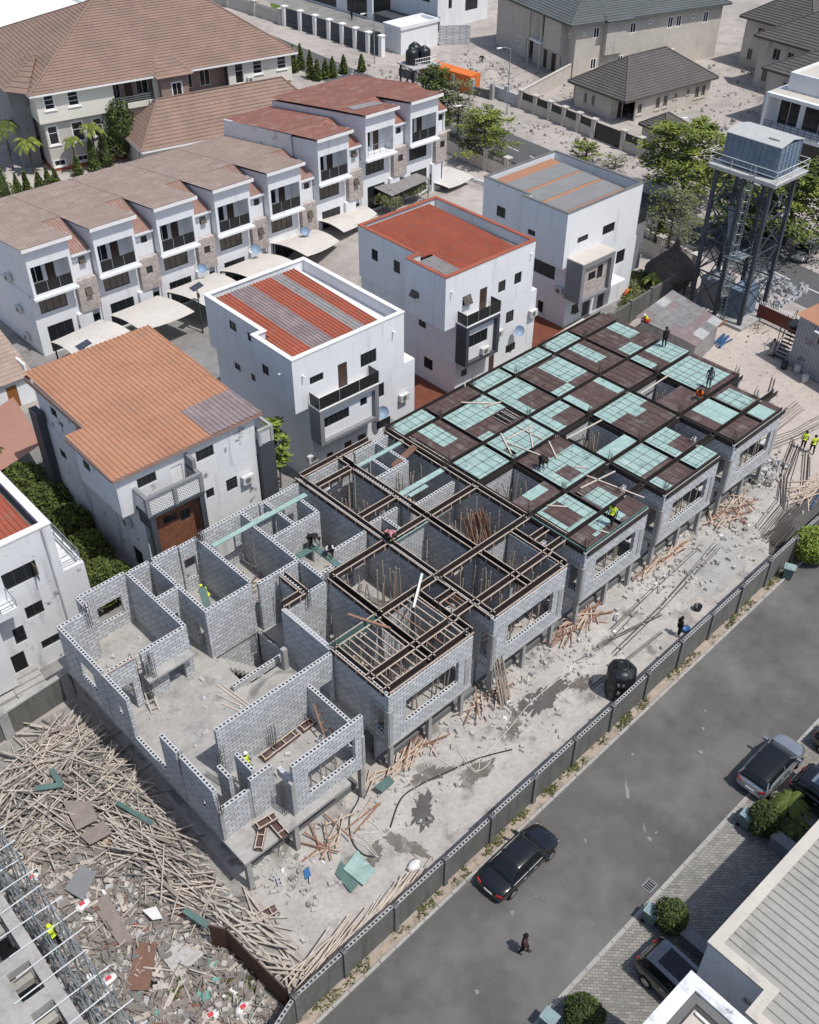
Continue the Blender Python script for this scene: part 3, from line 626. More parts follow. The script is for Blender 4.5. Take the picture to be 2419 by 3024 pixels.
# ---- the three decked houses
LAB = {26: 'grey block house with a brown and aqua plywood deck strewn with loose battens', 34: 'grey block house with a tidy plywood deck, between two decked neighbours', 42: 'grey block house at the entrance end, its plywood deck carrying standing workers'}
DECK = {
 26: {'A0': [('a', .55, .35, 1, 1), ('a', .38, .2, .55, .42)], 'A1': ['a', ('b', .22, .12, .68, .95), ('h', 0, 0, .1, 1)], 'A2': [('h', 0, .36, 1, 1), ('a', .3, .16, .85, .36)], 'A3': ['a', ('h', 0, 0, .06, 1)], 'A4': [('a', .32, .35, .78, 1), ('h', 0, 0, .12, 1)], 'A5': ['a'],
      'B0': [('a', 0, .2, .32, 1)], 'B1': [('a', .08, 0, .72, .62), ('h', .03, .66, .2, .86)], 'B2': ['a', ('b', 0, .68, 1, 1), ('b', .2, .08, .5, .38)], 'B3': ['a', ('h', .05, .1, .16, .45)], 'B4': [('a', 0, .45, 1, 1), ('h', .6, .05, 1, .42), ('a', 0, 0, .28, .14)], 'B5': []},
 34: {'A0': [('a', 0, 0, .25, 1)], 'A1': ['a', ('b', 0, 0, 1, .14)], 'A2': ['a', ('h', 0, .27, 1, 1)], 'A3': ['a', ('b', .32, 0, 1, .58)], 'A4': ['a', ('b', .3, 0, 1, .48)], 'A5': ['a'],
      'B0': ['a'], 'B1': ['a', ('b', .32, 0, 1, .5)], 'B2': [('a', 0, .62, 1, 1), ('a', .45, .45, .78, .62)], 'B3': [('a', 0, .1, .18, 1), ('a', .82, .05, 1, 1)], 'B4': [('a', .45, .2, 1, .95), ('a', 0, 0, .45, .2)], 'B5': ['a']},
 42: {'A0': [], 'A1': [('a', .32, 0, 1, 1)], 'A2': [('h', 0, .5, 1, 1)], 'A3': [], 'A4': [('a', .36, .28, .76, 1)], 'A5': ['a'],
      'B0': [('a', .05, 0, .72, 1)], 'B1': [('a', .05, .05, .8, .9)], 'B2': [('a', 0, .25, .86, 1), ('a', .2, .1, .86, .25)], 'B3': [('a', .42, 0, 1, 1), ('a', 0, .2, .2, 1)], 'B4': [('a', .58, .4, .9, 1), ('a', .1, 0, .5, .3)], 'B5': []}}
def deck(root, u0):
    for key, spec in DECK[u0].items():
        lo, hi = (u0+.2, u0+3.3) if key[0] == 'A' else (u0+3.64, u0+7.85)
        v0, v1 = CELLV[int(key[1])]
        if key[0] == 'B' and int(key[1]) == 0: hi = u0+6.05
        if key[0] == 'B' and int(key[1]) == 1: hi = u0+6.1
        # paint the cell on a grid of board pieces, then merge runs into rectangles
        base = 'a' if spec and spec[0] == 'a' else 'b'
        rects = [s for s in spec if not isinstance(s, str)]
        A = sorted(set([0, 1]+[q for s in rects for q in (s[1], s[3])])); V = sorted(set([0, 1]+[q for s in rects for q in (s[2], s[4])]))
        ms = {'a': MB(), 'b': MB()}; js = MB()
        for i in range(len(A)-1):
            for j in range(len(V)-1):
                ca, cv = (A[i]+A[i+1])/2, (V[j]+V[j+1])/2; k = base
                for s in rects:
                    if s[1] < ca < s[3] and s[2] < cv < s[4]: k = s[0]
                x0, x1 = lo+(hi-lo)*A[i], lo+(hi-lo)*A[i+1]; y0, y1 = v0+(v1-v0)*V[j], v0+(v1-v0)*V[j+1]
                if k == 'h':
                    if int(key[1]) != 2:
                        x = x0+.2
                        while x < x1+.01 and y1-y0 > .1: js.beam((x, y0, 6.88), (x, y1, 6.88), .06, .08); x += .45
                    continue
                ms = {'a': MB(), 'b': MB()}; nx = max(1, round((x1-x0)/1.22)); ny = max(1, round((y1-y0)/1.22))
                for a in range(nx):
                    for b in range(ny):
                        zz = 6.955+(.012 if k == 'a' else 0)+rnd.uniform(-.006, .006); g = .008
                        X0, X1 = x0+(x1-x0)*a/nx, x0+(x1-x0)*(a+1)/nx; Y0, Y1 = y0+(y1-y0)*b/ny, y0+(y1-y0)*(b+1)/ny
                        ms[k].box(X0+g, Y0+g, zz-.03, X1-g, Y1-g, zz)
                part('aqua_plywood' if k == 'a' else 'brown_plywood', ms[k], 'ply_aqua' if k == 'a' else 'ply_brown', root)
        if js.v: part('joist', js, 'batten', root)
        if not (key == 'A2'):
            rb = MB()
            x = lo+.25
            while x < hi-.1:
                for y0_, y1_ in ((v0+.1, v1-.1),): rb.beam((x, y0_, 6.978), (x+rnd.uniform(-.05, .05), y1_, 6.978), .022, .014)
                x += rnd.uniform(.5, .75)
            y = v0+.25
            while y < v1-.1: rb.beam((lo+.1, y, 6.99), (hi-.1, y, 6.99), .022, .014); y += rnd.uniform(.55, .9)
            if rnd.random() < .8: part('rebar_mesh', rb, 'rebar', root)
RD = {}
for u0 in (26, 34, 42):
    r = rthing('unfinished_house', LAB[u0], 'building', u0, 0, 0, 'unfinished terrace houses'); RD[u0] = r
    common(r, u0, True, u0 == 42)
    for v in (.45, 2.12, 5.02, 9.43, 12.22, 16.42, 18.1):
        e = u0+6.2 if v < 2 else u0+7.9
        fbeam(r, (u0+.05, v), (e, v), 6.97, .30, .40, light=False, dark='form_dark', name='beam_trough')
    for u in (u0+.03, u0+3.47):
        for a, b in zip((.6, 2.3, 5.2, 9.6, 12.4, 16.6), (1.95, 4.85, 9.25, 12.05, 16.25, 17.95)): fbeam(r, (u, a), (u, b), 6.97, .30, .40, light=False, name='beam_trough')
    deck(r, u0)
    fb = MB(); fb.box(u0-.06, .62, 6.5, u0+.02, 4.9, 6.98); fb.box(u0, .50, 6.62, u0+6.1, .56, 6.99); part('edge_board', fb, 'form_green' if u0 == 26 else 'form_dark', r)
    for q in ((u0+.1, .65), (u0+.1, 5.1), (u0+3.4, 9.4), (u0+.1, 12.2), (u0+.2, 17.7), (u0+3.4, 5.1), (u0+3.5, 16.4), (u0+5.9, 2.6)): rebars(r, q[0], q[1], 6.6, 1.1, 4)
    bwall(r, FS(11.9), u0+3.6, u0+7.7, ZS, 6.5); bwall(r, FW(u0+5), 12.2, 17.5, ZS, 6.5)
rebars(RD[42], 49.8, 2.5, 6.3, 1.6, 4); rebars(RD[42], 49.6, 5.3, 6.3, 1.3, 4)
m = MB(); wall(m, FS(2.3), 48.4, 50.0, 2.9, 6.7, T_, (), True); part('entrance_wall', m, BL, RD[42])
# ================================================================== THE FOUR DETACHED WHITE HOUSES
def xprism(mb, yz, x0, x1, m=None):
    n = len(yz); vs = [(x0, y, z) for y, z in yz]+[(x1, y, z) for y, z in yz]
    mb.add(vs, [tuple(range(n)), tuple(range(2*n-1, n-1, -1))]+[(i, n+i, n+(i+1) % n, (i+1) % n) for i in range(n)], m)
def ac_unit(root, F, a, z, n=0.0):
    m = MB(); F.box(m, a, a+.85, n+.06, n+.38, z, z+.6); p = part('air_conditioner', m, 'ac_white', root)
    k = MB(); c = F.p(a+.36, n+.395, z+.3); d = F.n; k.tube((c[0]-d.x*.02, c[1]-d.y*.02, c[2]), (c[0], c[1], c[2]), .22, 14); part('fan_grille', k, 'concrete_dark', p)
    b = MB(); F.box(b, a+.1, a+.14, n, n+.3, z-.06, z); F.box(b, a+.7, a+.74, n, n+.3, z-.06, z); part('bracket', b, 'black_metal', p)
def dish(root, F, a, z, out=.6):
    m = MB(); c = Vector(F.p(a, out, z)); m.lathe([(0.02, 0), (.2, .03), (.38, .12), (.46, .2)], (0, 0, 0), 16, caps=False)
    q = Vector((-.35, -.75, .55)).to_track_quat('Z', 'Y'); m.v = [tuple(q @ Vector(p)+c) for p in m.v]
    o = part('satellite_dish', m, 'dish_blue', root, True); k = MB(); k.tube(F.p(a, 0, z-.15), tuple(c), .03, 6); part('dish_arm', k, 'galv', o)
def spout(root, F, a, z):
    m = MB(); F.box(m, a-.05, a+.05, 0, .35, z, z+.09); part('rain_spout', m, 'white_trim', root)
def glass_rail(root, F, a0, a1, n, z, h=.95, posts=4, back=None):
    m = MB()
    F.box(m, a0, a1, n-.03, n, z, z+h)
    if back is not None:
        for a in (a0, a1-.03): F.box(m, a, a+.03, back, n-.031, z, z+h)
    r = part('balcony_railing', m, 'rail_black', root); k = MB()
    for i in range(posts): a = a0+(a1-a0)*i/(posts-1); F.box(k, a-.025, a+.025, n+.001, n+.03, z, z+h+.02)
    part('railing_post', k, 'galv', r)
def Lhouse(label, x0, xr, x1, y0, yj, y1, zb, zt, lx0, lx1, S=(), Wt=(), W2=(), lS=(), lW=(), coping='white_trim', wm='white_paint', gut='concrete', copw=.32):
    r = wthing('white_house', label, 'house', (x0+x1)/2, (y0+y1)/2, 0, 'detached white houses')
    m = MB(); t = .22
    wall(m, FS(y0), x0, x1, zb, zt, t, S); wall(m, FW(x0), y0+t, yj, zb, zt, t, Wt)
    wall(m, FN(yj), x0+t, xr+t, zb, zt, t, ()); wall(m, FW(xr), yj, y1-t, zb, zt, t, W2)
    wall(m, FN(y1), xr, x1, zb, zt, t); wall(m, FE(x1), y0+t, y1-t, zb, zt, t)
    m.box(x0+.01, y0+t, zb+.01, x1-.01, yj-t, zb+.2); m.box(xr+.01, yj-t, zb+.01, x1-.01, y1-t, zb+.2)
    part('upper_wall', m, wm, r)
    m = MB(); wall(m, FS(y0+.012), lx0, lx1, 0, zb-.01, t, lS); wall(m, FW(lx0), y0+t+.012, y1-t, 0, zb-.01, t, lW); wall(m, FN(y1), lx0, lx1, 0, zb-.01, t); wall(m, FE(lx1), y0+t+.012, y1-t, 0, zb-.01, t)
    if lx1 > x1: m.box(x1+.002, y0+t+.012, zb-.2, lx1-t, y1-t, zb-.03)
    part('lower_wall', m, wm, r)
    c = MB(); k = copw
    c.box(x0-.05, y0-.05, zt, x1+.05, y0+k, zt+.07); c.box(x0-.05, y0+k, zt, x0+k, yj+.05, zt+.07); c.box(x0+k, yj-k, zt, xr+k, yj+.05, zt+.07)
    c.box(xr-.05, yj+.05, zt, xr+k, y1+.05, zt+.07); c.box(xr+k, y1-k, zt, x1+.05, y1+.05, zt+.07); c.box(x1-k, y0+k, zt, x1+.05, y1-k, zt+.07)
    part('coping', c, coping, r)
    f = MB(); f.box(x0+t, y0+t, zt-1.1, x1-t, yj-t, zt-.95); f.box(xr+t, yj-t, zt-1.1, x1-t, y1-t, zt-.95); part('gutter_floor', f, gut, r)
    return r
# ---- house with the striped roof
x0, x1, y0 = 34.1, 44.3, 49.3
h2 = Lhouse('three storey white house with red and grey striped roof sheets inside a white parapet', x0, 34.95, x1, y0, 54.0, 61.2, 7.1, 11.4, 35.4, 45.4,
    gut='white_trim', S=[(35.5, 36.7, 8.9, 9.5), (38.0, 38.85, 7.5, 9.5), (40.1, 41.6, 8.4, 9.5)], Wt=[(52.2, 53.0, 8.8, 9.6)], W2=[(57.2, 58.1, 9.9, 10.75 - .1), (54.9, 55.8, 9.9, 10.6)],
    lS=[(41.75, 42.3, 5.1, 6.3), (41.5, 42.9, 2.2, 3.0), (38.3, 39.0, .2, 2.6), (39.6, 40.4, .2, 2.6), (36.6, 37.2, 1.2, 2.4)], lW=[(58.0, 58.8, 6.0, 6.8), (54.0, 56.6, 6.0, 6.8)])
for a0, a1, z0, z1, k in ((35.5, 36.7, 8.9, 9.5, 3), (40.1, 41.6, 8.4, 9.5, 3)): window(h2, FS(y0), a0, a1, z0, z1, 'dark_frame', mull=k)
m = MB(); FS(y0).box(m, 38.02, 38.83, -.12, -.07, 7.3, 9.48); part('door', m, 'door_wood', h2)
window(h2, FW(x0), 52.2, 53.0, 8.8, 9.6, 'dark_frame'); window(h2, FW(34.95), 57.2, 58.1, 9.9, 10.65, 'dark_frame'); window(h2, FW(34.95), 54.9, 55.8, 9.9, 10.6, 'dark_frame')
window(h2, FW(35.4), 58.0, 58.8, 6.0, 6.8, 'dark_frame'); window(h2, FW(35.4), 54.0, 56.6, 6.0, 6.8, 'dark_frame', mull=2)
L0 = FS(y0+.012)
window(h2, L0, 41.75, 42.3, 5.1, 6.3, 'dark_frame'); window(h2, L0, 41.5, 42.9, 2.2, 3.0, 'dark_frame', mull=2); window(h2, L0, 36.6, 37.2, 1.2, 2.4, 'dark_frame')
for a in (38.3, 39.6): m = MB(); L0.box(m, a+.02, a+.72, -.12, -.06, .2, 2.58); part('door', m, 'door_wood', h2)
def bay(root, xa, xb, yf, yb, z0, z1, fr=.35, mt='grey_paint', inner='white_paint', wins=(), top='white_trim', side='grey_paint'):
    F = FS(yf); m = MB()
    F.box(m, xa, xa+fr, -(yb-yf)+.005, 0, z0, z1); F.box(m, xb-fr, xb, -(yb-yf)+.005, 0, z0, z1); F.box(m, xa+fr, xb-fr, -(yb-yf)+.005, 0, z1-fr, z1); F.box(m, xa+fr, xb-fr, -(yb-yf)+.005, 0, z0, z0+.25)
    o = part('bay_frame', m, mt, root)
    m = MB(); wall(m, FS(yf+.35), xa+fr, xb-fr, z0+.25, z1-fr, .2, [w[:4] for w in wins]); part('bay_wall', m, inner, root)
    for w in wins: window(root, FS(yf+.35), *w[:4], frame='dark_frame', mull=w[4])
    m = MB(); F.box(m, xa-.04, xb+.04, -(yb-yf)+.005, .04, z1+.002, z1+.12); part('balcony_slab', m, top, root)
bay(h2, 35.3, 40.75, 48.1, 49.3, 4.35, 7.35, wins=[(35.85, 38.2, 5.5, 6.35, 4), (39.25, 39.9, 5.85, 6.5, 0)])
glass_rail(h2, FS(48.1), 35.3, 40.75, .0, 7.5, .95, 4, back=-1.1)
ac_unit(h2, L0, 43.7, 3.95); dish(h2, L0, 41.6, 4.2)
ac_unit(h2, FS(48.4), 35.0-.3, 2.6, n=-.9)
spout(h2, FS(y0), 34.9, 9.9); spout(h2, FS(y0), 43.2, 10.2); spout(h2, FW(x0), 50.5, 9.9)
glass_rail(h2, FE(45.4), 50.6, 53.4, 0, 7.1, .95, 3)
segs = [(34.55, 36.75, 'red_roof'), (36.75, 38.75, 'mauve_sheet'), (38.75, 40.6, 'red_roof'), (40.6, 41.6, 'grey_sheet'), (41.6, 42.85, 'red_roof')]
for a, b, k in segs:
    m = MB(); yb = 53.5 if a < 34.9 else 60.6
    if a < 34.9:
        ribbed(m, (a, y0+.4, 10.75), (35.4, y0+.4, 10.75), (35.4, 53.6, 10.95), (a, 53.6, 10.95), .27, .06); ribbed(m, (35.4, y0+.4, 10.75), (b, y0+.4, 10.75), (b, 60.6, 11.15), (35.4, 60.6, 11.15), .27, .06)
    else: ribbed(m, (a+.01, y0+.4, 10.75), (b, y0+.4, 10.75), (b, 60.6, 11.15), (a+.01, 60.6, 11.15), .27, .06)
    part('roof_sheet', m, k, h2, label=('red ' if k == 'red_roof' else 'faded grey ')+'roof sheet strip')
# ---- the red-roofed house
x0, x1, y0 = 50.3, 60.5, 51.15
h3 = Lhouse('three storey white house with a plain red metal roof and red parapet edge', x0, 51.5, x1, y0, 55.8, 63.1, 6.75, 11.35, 51.7, 61.2,
    S=[(52.2, 53.15, 8.3, 9.1), (54.15, 55.0, 7.1, 9.1), (56.3, 57.15, 8.0, 9.0), (58.2, 59.05, 8.1, 9.1)], Wt=[(54.2, 55.1, 8.4, 9.0)], W2=[(60.6, 61.4, 8.9, 9.9), (57.8, 58.6, 8.8, 9.9)],
    lS=[(57.5, 58.45, 4.7, 5.8), (57.75, 58.95, 1.7, 2.5), (52.4, 53.1, 1.6, 2.25), (55.7, 56.35, .2, 2.3)], lW=[(53.9, 55.0, 1.2, 2.25), (54.8, 55.7, 4.9, 5.5)], coping='red_roof')
for a0, a1, z0, z1, k in ((56.3, 57.15, 8.0, 9.0, 1), (58.2, 59.05, 8.1, 9.1, 1)): window(h3, FS(y0), a0, a1, z0, z1, 'dark_frame', mull=k)
window(h3, FS(y0), 52.2, 53.15, 8.3, 9.1, 'dark_frame', awn=True); m = MB(); FS(y0).box(m, 54.17, 54.98, -.12, -.07, 7.0, 9.08); part('door', m, 'door_wood', h3)
window(h3, FW(x0), 54.2, 55.1, 8.4, 9.0, 'dark_frame', awn=True); window(h3, FW(51.5), 60.6, 61.4, 8.9, 9.9, 'dark_frame'); window(h3, FW(51.5), 57.8, 58.6, 8.8, 9.9, 'dark_frame')
window(h3, FW(51.7), 53.9, 55.0, 1.2, 2.25, 'dark_frame'); window(h3, FW(51.7), 54.8, 55.7, 4.9, 5.5, 'dark_frame')
L0 = FS(y0+.012)
for a in ((57.5, 58.45, 4.7, 5.8), (57.75, 58.95, 1.7, 2.5), (52.4, 53.1, 1.6, 2.25)): window(h3, L0, *a, frame='dark_frame', mull=2)
m = MB(); L0.box(m, 55.72, 56.33, -.12, -.06, .2, 2.28); part('door', m, 'door_wood', h3)
bay(h3, 51.6, 55.45, 49.95, 51.15, 3.4, 7.05, fr=.33, mt='charcoal', wins=[(52.1, 54.4, 4.8, 5.95, 2)])
glass_rail(h3, FS(49.95), 51.6, 55.4, 0, 7.2, .95, 4, back=-1.1)
ac_unit(h3, FS(50.3), 53.6, 3.75); ac_unit(h3, L0, 56.1, 4.0); ac_unit(h3, L0, 60.3, 4.4); dish(h3, L0, 58.6, 3.9)
spout(h3, FS(y0), 50.9, 10.0); spout(h3, FS(y0), 60.0, 10.3); glass_rail(h3, FE(61.2), 52.5, 55, 0, 6.8, .95, 3)
m = MB(); FW(51.7).box(m, 51.5, 57.5, 0, .1, 3.0, 3.25); part('string_course', m, 'white_paint', h3)
m = MB(); ribbed(m, (51.95, 55.6, 10.95), (59.2, 55.6, 10.95), (59.2, 62.6, 11.2), (51.95, 62.6, 11.2), .27, .06); ribbed(m, (52.9, y0+.35, 10.8), (59.2, y0+.35, 10.8), (59.2, 55.6, 10.95), (52.9, 55.6, 10.95), .27, .06); part('roof_sheet', m, 'red_roof', h3)
m = MB(); ribbed(m, (50.7, y0+.35, 10.79), (52.9, y0+.35, 10.79), (52.9, 55.3, 10.93), (50.7, 55.3, 10.93), .27, .06); part('roof_sheet', m, 'grey_sheet', h3, label='faded grey roof sheet patch')
# ---- the felt-roofed house with the stone bay
x0, x1, y0 = 66.4, 76.8, 52.8
h4 = Lhouse('white house with grey felt and orange strips on its roof and a stone clad bay', x0, 67.0, x1, y0, 58.0, 63.5, 6.2, 11.35, 67.4, 77.0,
    S=[(68.1, 69.55, 8.1, 8.65), (71.6, 73.3, 7.8, 8.7)], Wt=[(56.3, 57.2, 8.1, 8.6)], W2=[(60.6, 61.7, 8.2, 9.2)],
    lS=[(74.25, 75.5, 4.1, 5.4), (70.0, 71.1, .1, 2.0), (72.2, 73.2, .1, 2.0), (68.4, 69.2, 1.0, 1.9)], lW=[(54.4, 57.0, 4.2, 5.5), (55.4, 56.1, .4, 1.6)], coping='concrete_dark', copw=.24, gut='concrete_dark')
window(h4, FS(y0), 68.1, 69.55, 8.1, 8.65, 'dark_frame', mull=2); window(h4, FS(y0), 71.6, 73.3, 7.8, 8.7, 'dark_frame', mull=3)
window(h4, FW(x0), 56.3, 57.2, 8.1, 8.6, 'dark_frame'); window(h4, FW(67.0), 60.6, 61.7, 8.2, 9.2, 'dark_frame'); window(h4, FW(67.4), 54.4, 57.0, 4.2, 5.5, 'dark_frame', mull=2); window(h4, FW(67.4), 55.4, 56.1, .4, 1.6, 'dark_frame')
L0 = FS(y0+.012); window(h4, L0, 74.25, 75.5, 4.1, 5.4, 'dark_frame'); window(h4, L0, 68.4, 69.2, 1.0, 1.9, 'dark_frame', awn=True)
for a in (70.0, 72.2): m = MB(); L0.box(m, a+.02, a+.98, -.13, -.07, .1, 1.98); part('door', m, 'dark_frame', h4)
bay(h4, 67.0, 71.5, 51.0, 52.8, 3.2, 7.0, fr=.45, mt='grey_paint', inner='stone_clad', top='beige', wins=[(68.4, 69.4, 4.9, 5.7, 1), (69.6, 70.4, 4.7, 6.0, 1)])
m = MB(); m.box(71.8, 51.4, 3.0, 74.2, 52.8, 3.2); part('door_canopy', m, 'white_trim', h4)
ac_unit(h4, FW(67.4), 53.2, 3.3)
m = MB(); m.box(77.004, 53.0, 2.4, 78.4, 55.4, 7.2); part('side_bay', m, 'grey_paint', h4); glass_rail(h4, FS(53.0), 77.0, 78.4, 0, 7.2, .95, 2)
for a, b, k in ((53.1, 54.0, 'orange_roof'), (54.0, 56.3, 'roof_felt'), (56.3, 56.75, 'orange_roof'), (56.75, 58.8, 'roof_felt'), (58.8, 59.2, 'orange_roof'), (59.2, 61.4, 'roof_felt'), (61.4, 62.7, 'orange_roof')):
    m = MB(); xa = 67.3 if a > 57.9 else 66.75
    z_ = lambda y: 10.85+.03*(y-53)
    if k == 'roof_felt': m.slab([(xa+.02, a, z_(a)+.05), (75.4, a, z_(a)+.05), (75.4, b, z_(b)+.05), (xa+.02, b, z_(b)+.05)], .04)
    else: ribbed(m, (xa, a, z_(a)), (75.4, a, z_(a)), (75.4, b, z_(b)), (xa, b, z_(b)), .3, .03)
    part('roof_sheet', m, k, h4, label='grey felt strip' if k == 'roof_felt' else 'orange metal strip')
# ---- the orange-roofed house
y0 = 46.7
h1 = wthing('white_house', 'weathered white house under a broad overhanging orange metal roof with a lattice balcony', 'house', 24.5, 53, 0, 'detached white houses')
m = MB(); t = .22
wall(m, FS(y0), 19.05, 29.0, 7.65, 10.75, t, [(20.4, 21.7, 9.2, 9.9), (24.55, 25.85, 9.1, 9.9), (22.7, 23.5, 8.0, 9.6)]); wall(m, FW(19.05), y0+t, 51.8, 7.65, 10.75, t, [(50.0, 50.9, 9.2, 9.9)]); wall(m, FN(51.8), 19.27, 20.6, 7.65, 10.75, t)
wall(m, FW(20.4), 51.8, 59.6, 7.65, 10.85, t, [(53.0, 54.2, 9.0, 9.9), (57, 57.9, 9, 9.7)]); wall(m, FE(29.0), y0+t, 59.6, 7.65, 10.8, t); wall(m, FN(59.8), 20.4, 29.0, 7.65, 10.85, t)
m.box(19.06, y0+t, 7.66, 28.9, 51.6, 7.85); part('upper_wall', m, 'white_dirty', h1)
m = MB(); wall(m, FS(y0+.012), 20.3, 28.95, 0, 7.64, t, [(26.4, 27.25, 5.75, 6.7), (24.85, 25.45, 6.0, 6.7)]); wall(m, FW(20.3), y0+.25, 59.6, 0, 7.64, t, [(57.0, 57.9, 5.6, 6.3), (50, 51, 5.4, 6.5), (48.0, 49.2, 1.5, 3.2)]); wall(m, FE(28.95), y0+.25, 59.6, 0, 7.64, t); wall(m, FN(59.8), 20.3, 28.95, 0, 7.64, t); part('lower_wall', m, 'white_dirty', h1)
window(h1, FS(y0), 20.4, 21.7, 9.2, 9.9, 'dark_frame', mull=3); window(h1, FS(y0), 24.55, 25.85, 9.1, 9.9, 'dark_frame', mull=3); window(h1, FS(y0+.012), 26.4, 27.25, 5.75, 6.7, 'dark_frame', mull=2, trans=2); window(h1, FS(y0+.012), 24.85, 25.45, 6.0, 6.7, 'dark_frame')
m = MB(); FS(y0).box(m, 22.72, 23.48, -.12, -.06, 7.9, 9.58); part('door', m, 'white_trim', h1)
window(h1, FW(19.05), 50.0, 50.9, 9.2, 9.9, 'dark_frame'); window(h1, FW(20.4), 53.0, 54.2, 9.0, 9.9, 'dark_frame'); window(h1, FW(20.4), 57, 57.9, 9, 9.7, 'dark_frame')
for a in ((57.0, 57.9, 5.6, 6.3), (50, 51, 5.4, 6.5), (48.0, 49.2, 1.5, 3.2)): window(h1, FW(20.3), *a, frame='dark_frame')
m = MB(); ribbed(m, (18.8, 46.35, 10.85), (29.4, 46.35, 10.85), (29.4, 52.1, 11.05), (18.8, 52.1, 11.05), .33, .06); ribbed(m, (20.1, 52.1, 11.05), (29.5, 52.1, 11.05), (29.6, 60.2, 11.3), (20.1, 60.2, 11.3), .33, .06); part('roof', m, 'orange_roof', h1)
m = MB(); ribbed(m, (25.6, 46.33, 10.915), (29.35, 46.33, 10.915), (29.35, 49.7, 11.03), (25.6, 49.7, 11.03), .33, .06); part('roof_patch', m, 'mauve_sheet', h1, label='faded grey patch of roof sheets')
m = MB()
for q in ((18.78, 46.33, 29.42, 46.40), (18.74, 46.4, 18.82, 52.15), (29.42, 46.4, 29.5, 60.2), (20.02, 52.15, 20.1, 60.2), (20.1, 60.2, 29.5, 60.28)): m.box(q[0], q[1], 10.62, q[2], q[3], 10.84 if q[1] < 50 else 10.98)
part('fascia', m, 'rust_roof', h1)
bm = MB(); bm.box(20.0, 45.2, 7.85, 24.0, y0-.003, 8.05); part('balcony_slab', bm, 'charcoal', h1)
m = MB()
for a in (20.0, 21.9, 23.75): m.box(a, 45.2, 8.051, a+.25, 45.45, 9.3)
m.box(20.0, 45.2, 9.301, 24.0, 45.45, 9.45); m.box(20.0, 45.45, 9.301, 20.25, y0-.003, 9.45); m.box(23.75, 45.45, 9.301, 24.0, y0-.003, 9.45); m.box(23.75, 45.8, 8.05, 24.0, y0-.003, 10.2); part('balustrade', m, 'grey_paint', h1)
m = MB()
def lattice(mb, F, a0, a1, z0, z1, n):
    s = .21; k = a0-(z1-z0)
    while k < a1:
        for sg in (1, -1):
            p0, p1 = (k, z0), (k+(z1-z0), z1)
            lo, hi = max(a0, p0[0]), min(a1, p1[0])
            if hi-lo > .05:
                zA, zB = z0+(lo-k), z0+(hi-k)
                if sg < 0: zA, zB = z1-(zA-z0), z1-(zB-z0)
                mb.beam(F.p(lo, n, zA), F.p(hi, n, zB), .05, .05)
        k += s
lattice(m, FS(45.2), 20.26, 21.88, 8.06, 9.28, -.12); lattice(m, FS(45.2), 22.16, 23.74, 8.06, 9.28, -.13); lattice(m, FW(20.0), 45.5, 46.6, 8.06, 9.28, -.12); part('lattice_panel', m, 'white_trim', h1)
m = MB(); m.box(20.1, 45.25, 0, 20.45, 45.6, 7.84); m.box(23.6, 45.25, 0, 23.95, 45.6, 7.84); m.box(20.1, 45.6, 6.9, 20.4, y0-.003, 7.84); part('pillar', m, 'charcoal', h1)
m = MB(); wall(m, FS(46.1), 20.5, 24.1, 2.6, 7.4, .2, [(21.3, 22.3, 6.2, 6.75), (22.5, 23.2, 5.75, 6.65)]); m.box(20.5, 46.3, 2.6, 24.1, y0-.003, 2.8); part('brick_panel', m, 'red_brick', h1)
window(h1, FS(46.1), 21.3, 22.3, 6.2, 6.75, 'dark_frame'); window(h1, FS(46.1), 22.5, 23.2, 5.75, 6.65, 'dark_frame')
m = MB(); m.box(29.003, 46.3, 0, 30.15, 48.6, 8.4); part('side_wing', m, 'charcoal', h1)
m = MB(); m.box(29.01, 46.3, 8.403, 29.2, 46.5, 9.5); m.box(29.95, 46.3, 8.403, 30.15, 46.5, 9.5); m.box(29.01, 46.3, 9.501, 30.15, 46.5, 9.62); m.box(29.95, 46.5, 9.501, 30.15, 48.6, 9.62); part('balustrade', m, 'grime', h1)
m = MB(); lattice(m, FS(46.3), 29.22, 29.93, 8.42, 9.48, -.1); part('lattice_panel', m, 'white_trim', h1)
m = MB(); m.box(19.75, 59.0, 0, 20.297, 60.2, 8.6); part('side_wing', m, 'charcoal', h1)
ac_unit(h1, FS(y0+.012), 27.5, 5.9); ac_unit(h1, FW(20.3), 48.4, 5.2)
# low yard walls between the houses
for i, (xa, ya, xb, yb, hh, mt, lb) in enumerate([(45.6, 47.6, 51.4, 47.6, 1.9, 'beige', 'plain low yard wall between the striped-roof house and the red-roofed house'), (61.4, 49.9, 67.3, 50.4, 1.9, 'beige', 'plain low yard wall between the red-roofed house and the stone-bay house'), (29.2, 45.5, 35.3, 46.8, 1.6, 'white_dirty', 'pale stub wall between the orange-roofed and striped-roof houses')]):
    m = MB(); d = Vector((xb-xa, yb-ya, 0)).normalized(); m.beam((xa, ya, hh/2), (xb, yb, hh/2), .2, hh); m.beam((xa, ya, hh+.04), (xb, yb, hh+.04), .26, .078); single('yard_wall', m, mt, lb, 'wall')
for i, pts in enumerate([[(45.5, 48), (51.6, 48), (51.6, 58), (45.5, 58)], [(61.3, 50.4), (67.3, 50.8), (67.3, 60), (61.3, 60)]]): sheet('red_paving', pts, .018, 'terracotta')

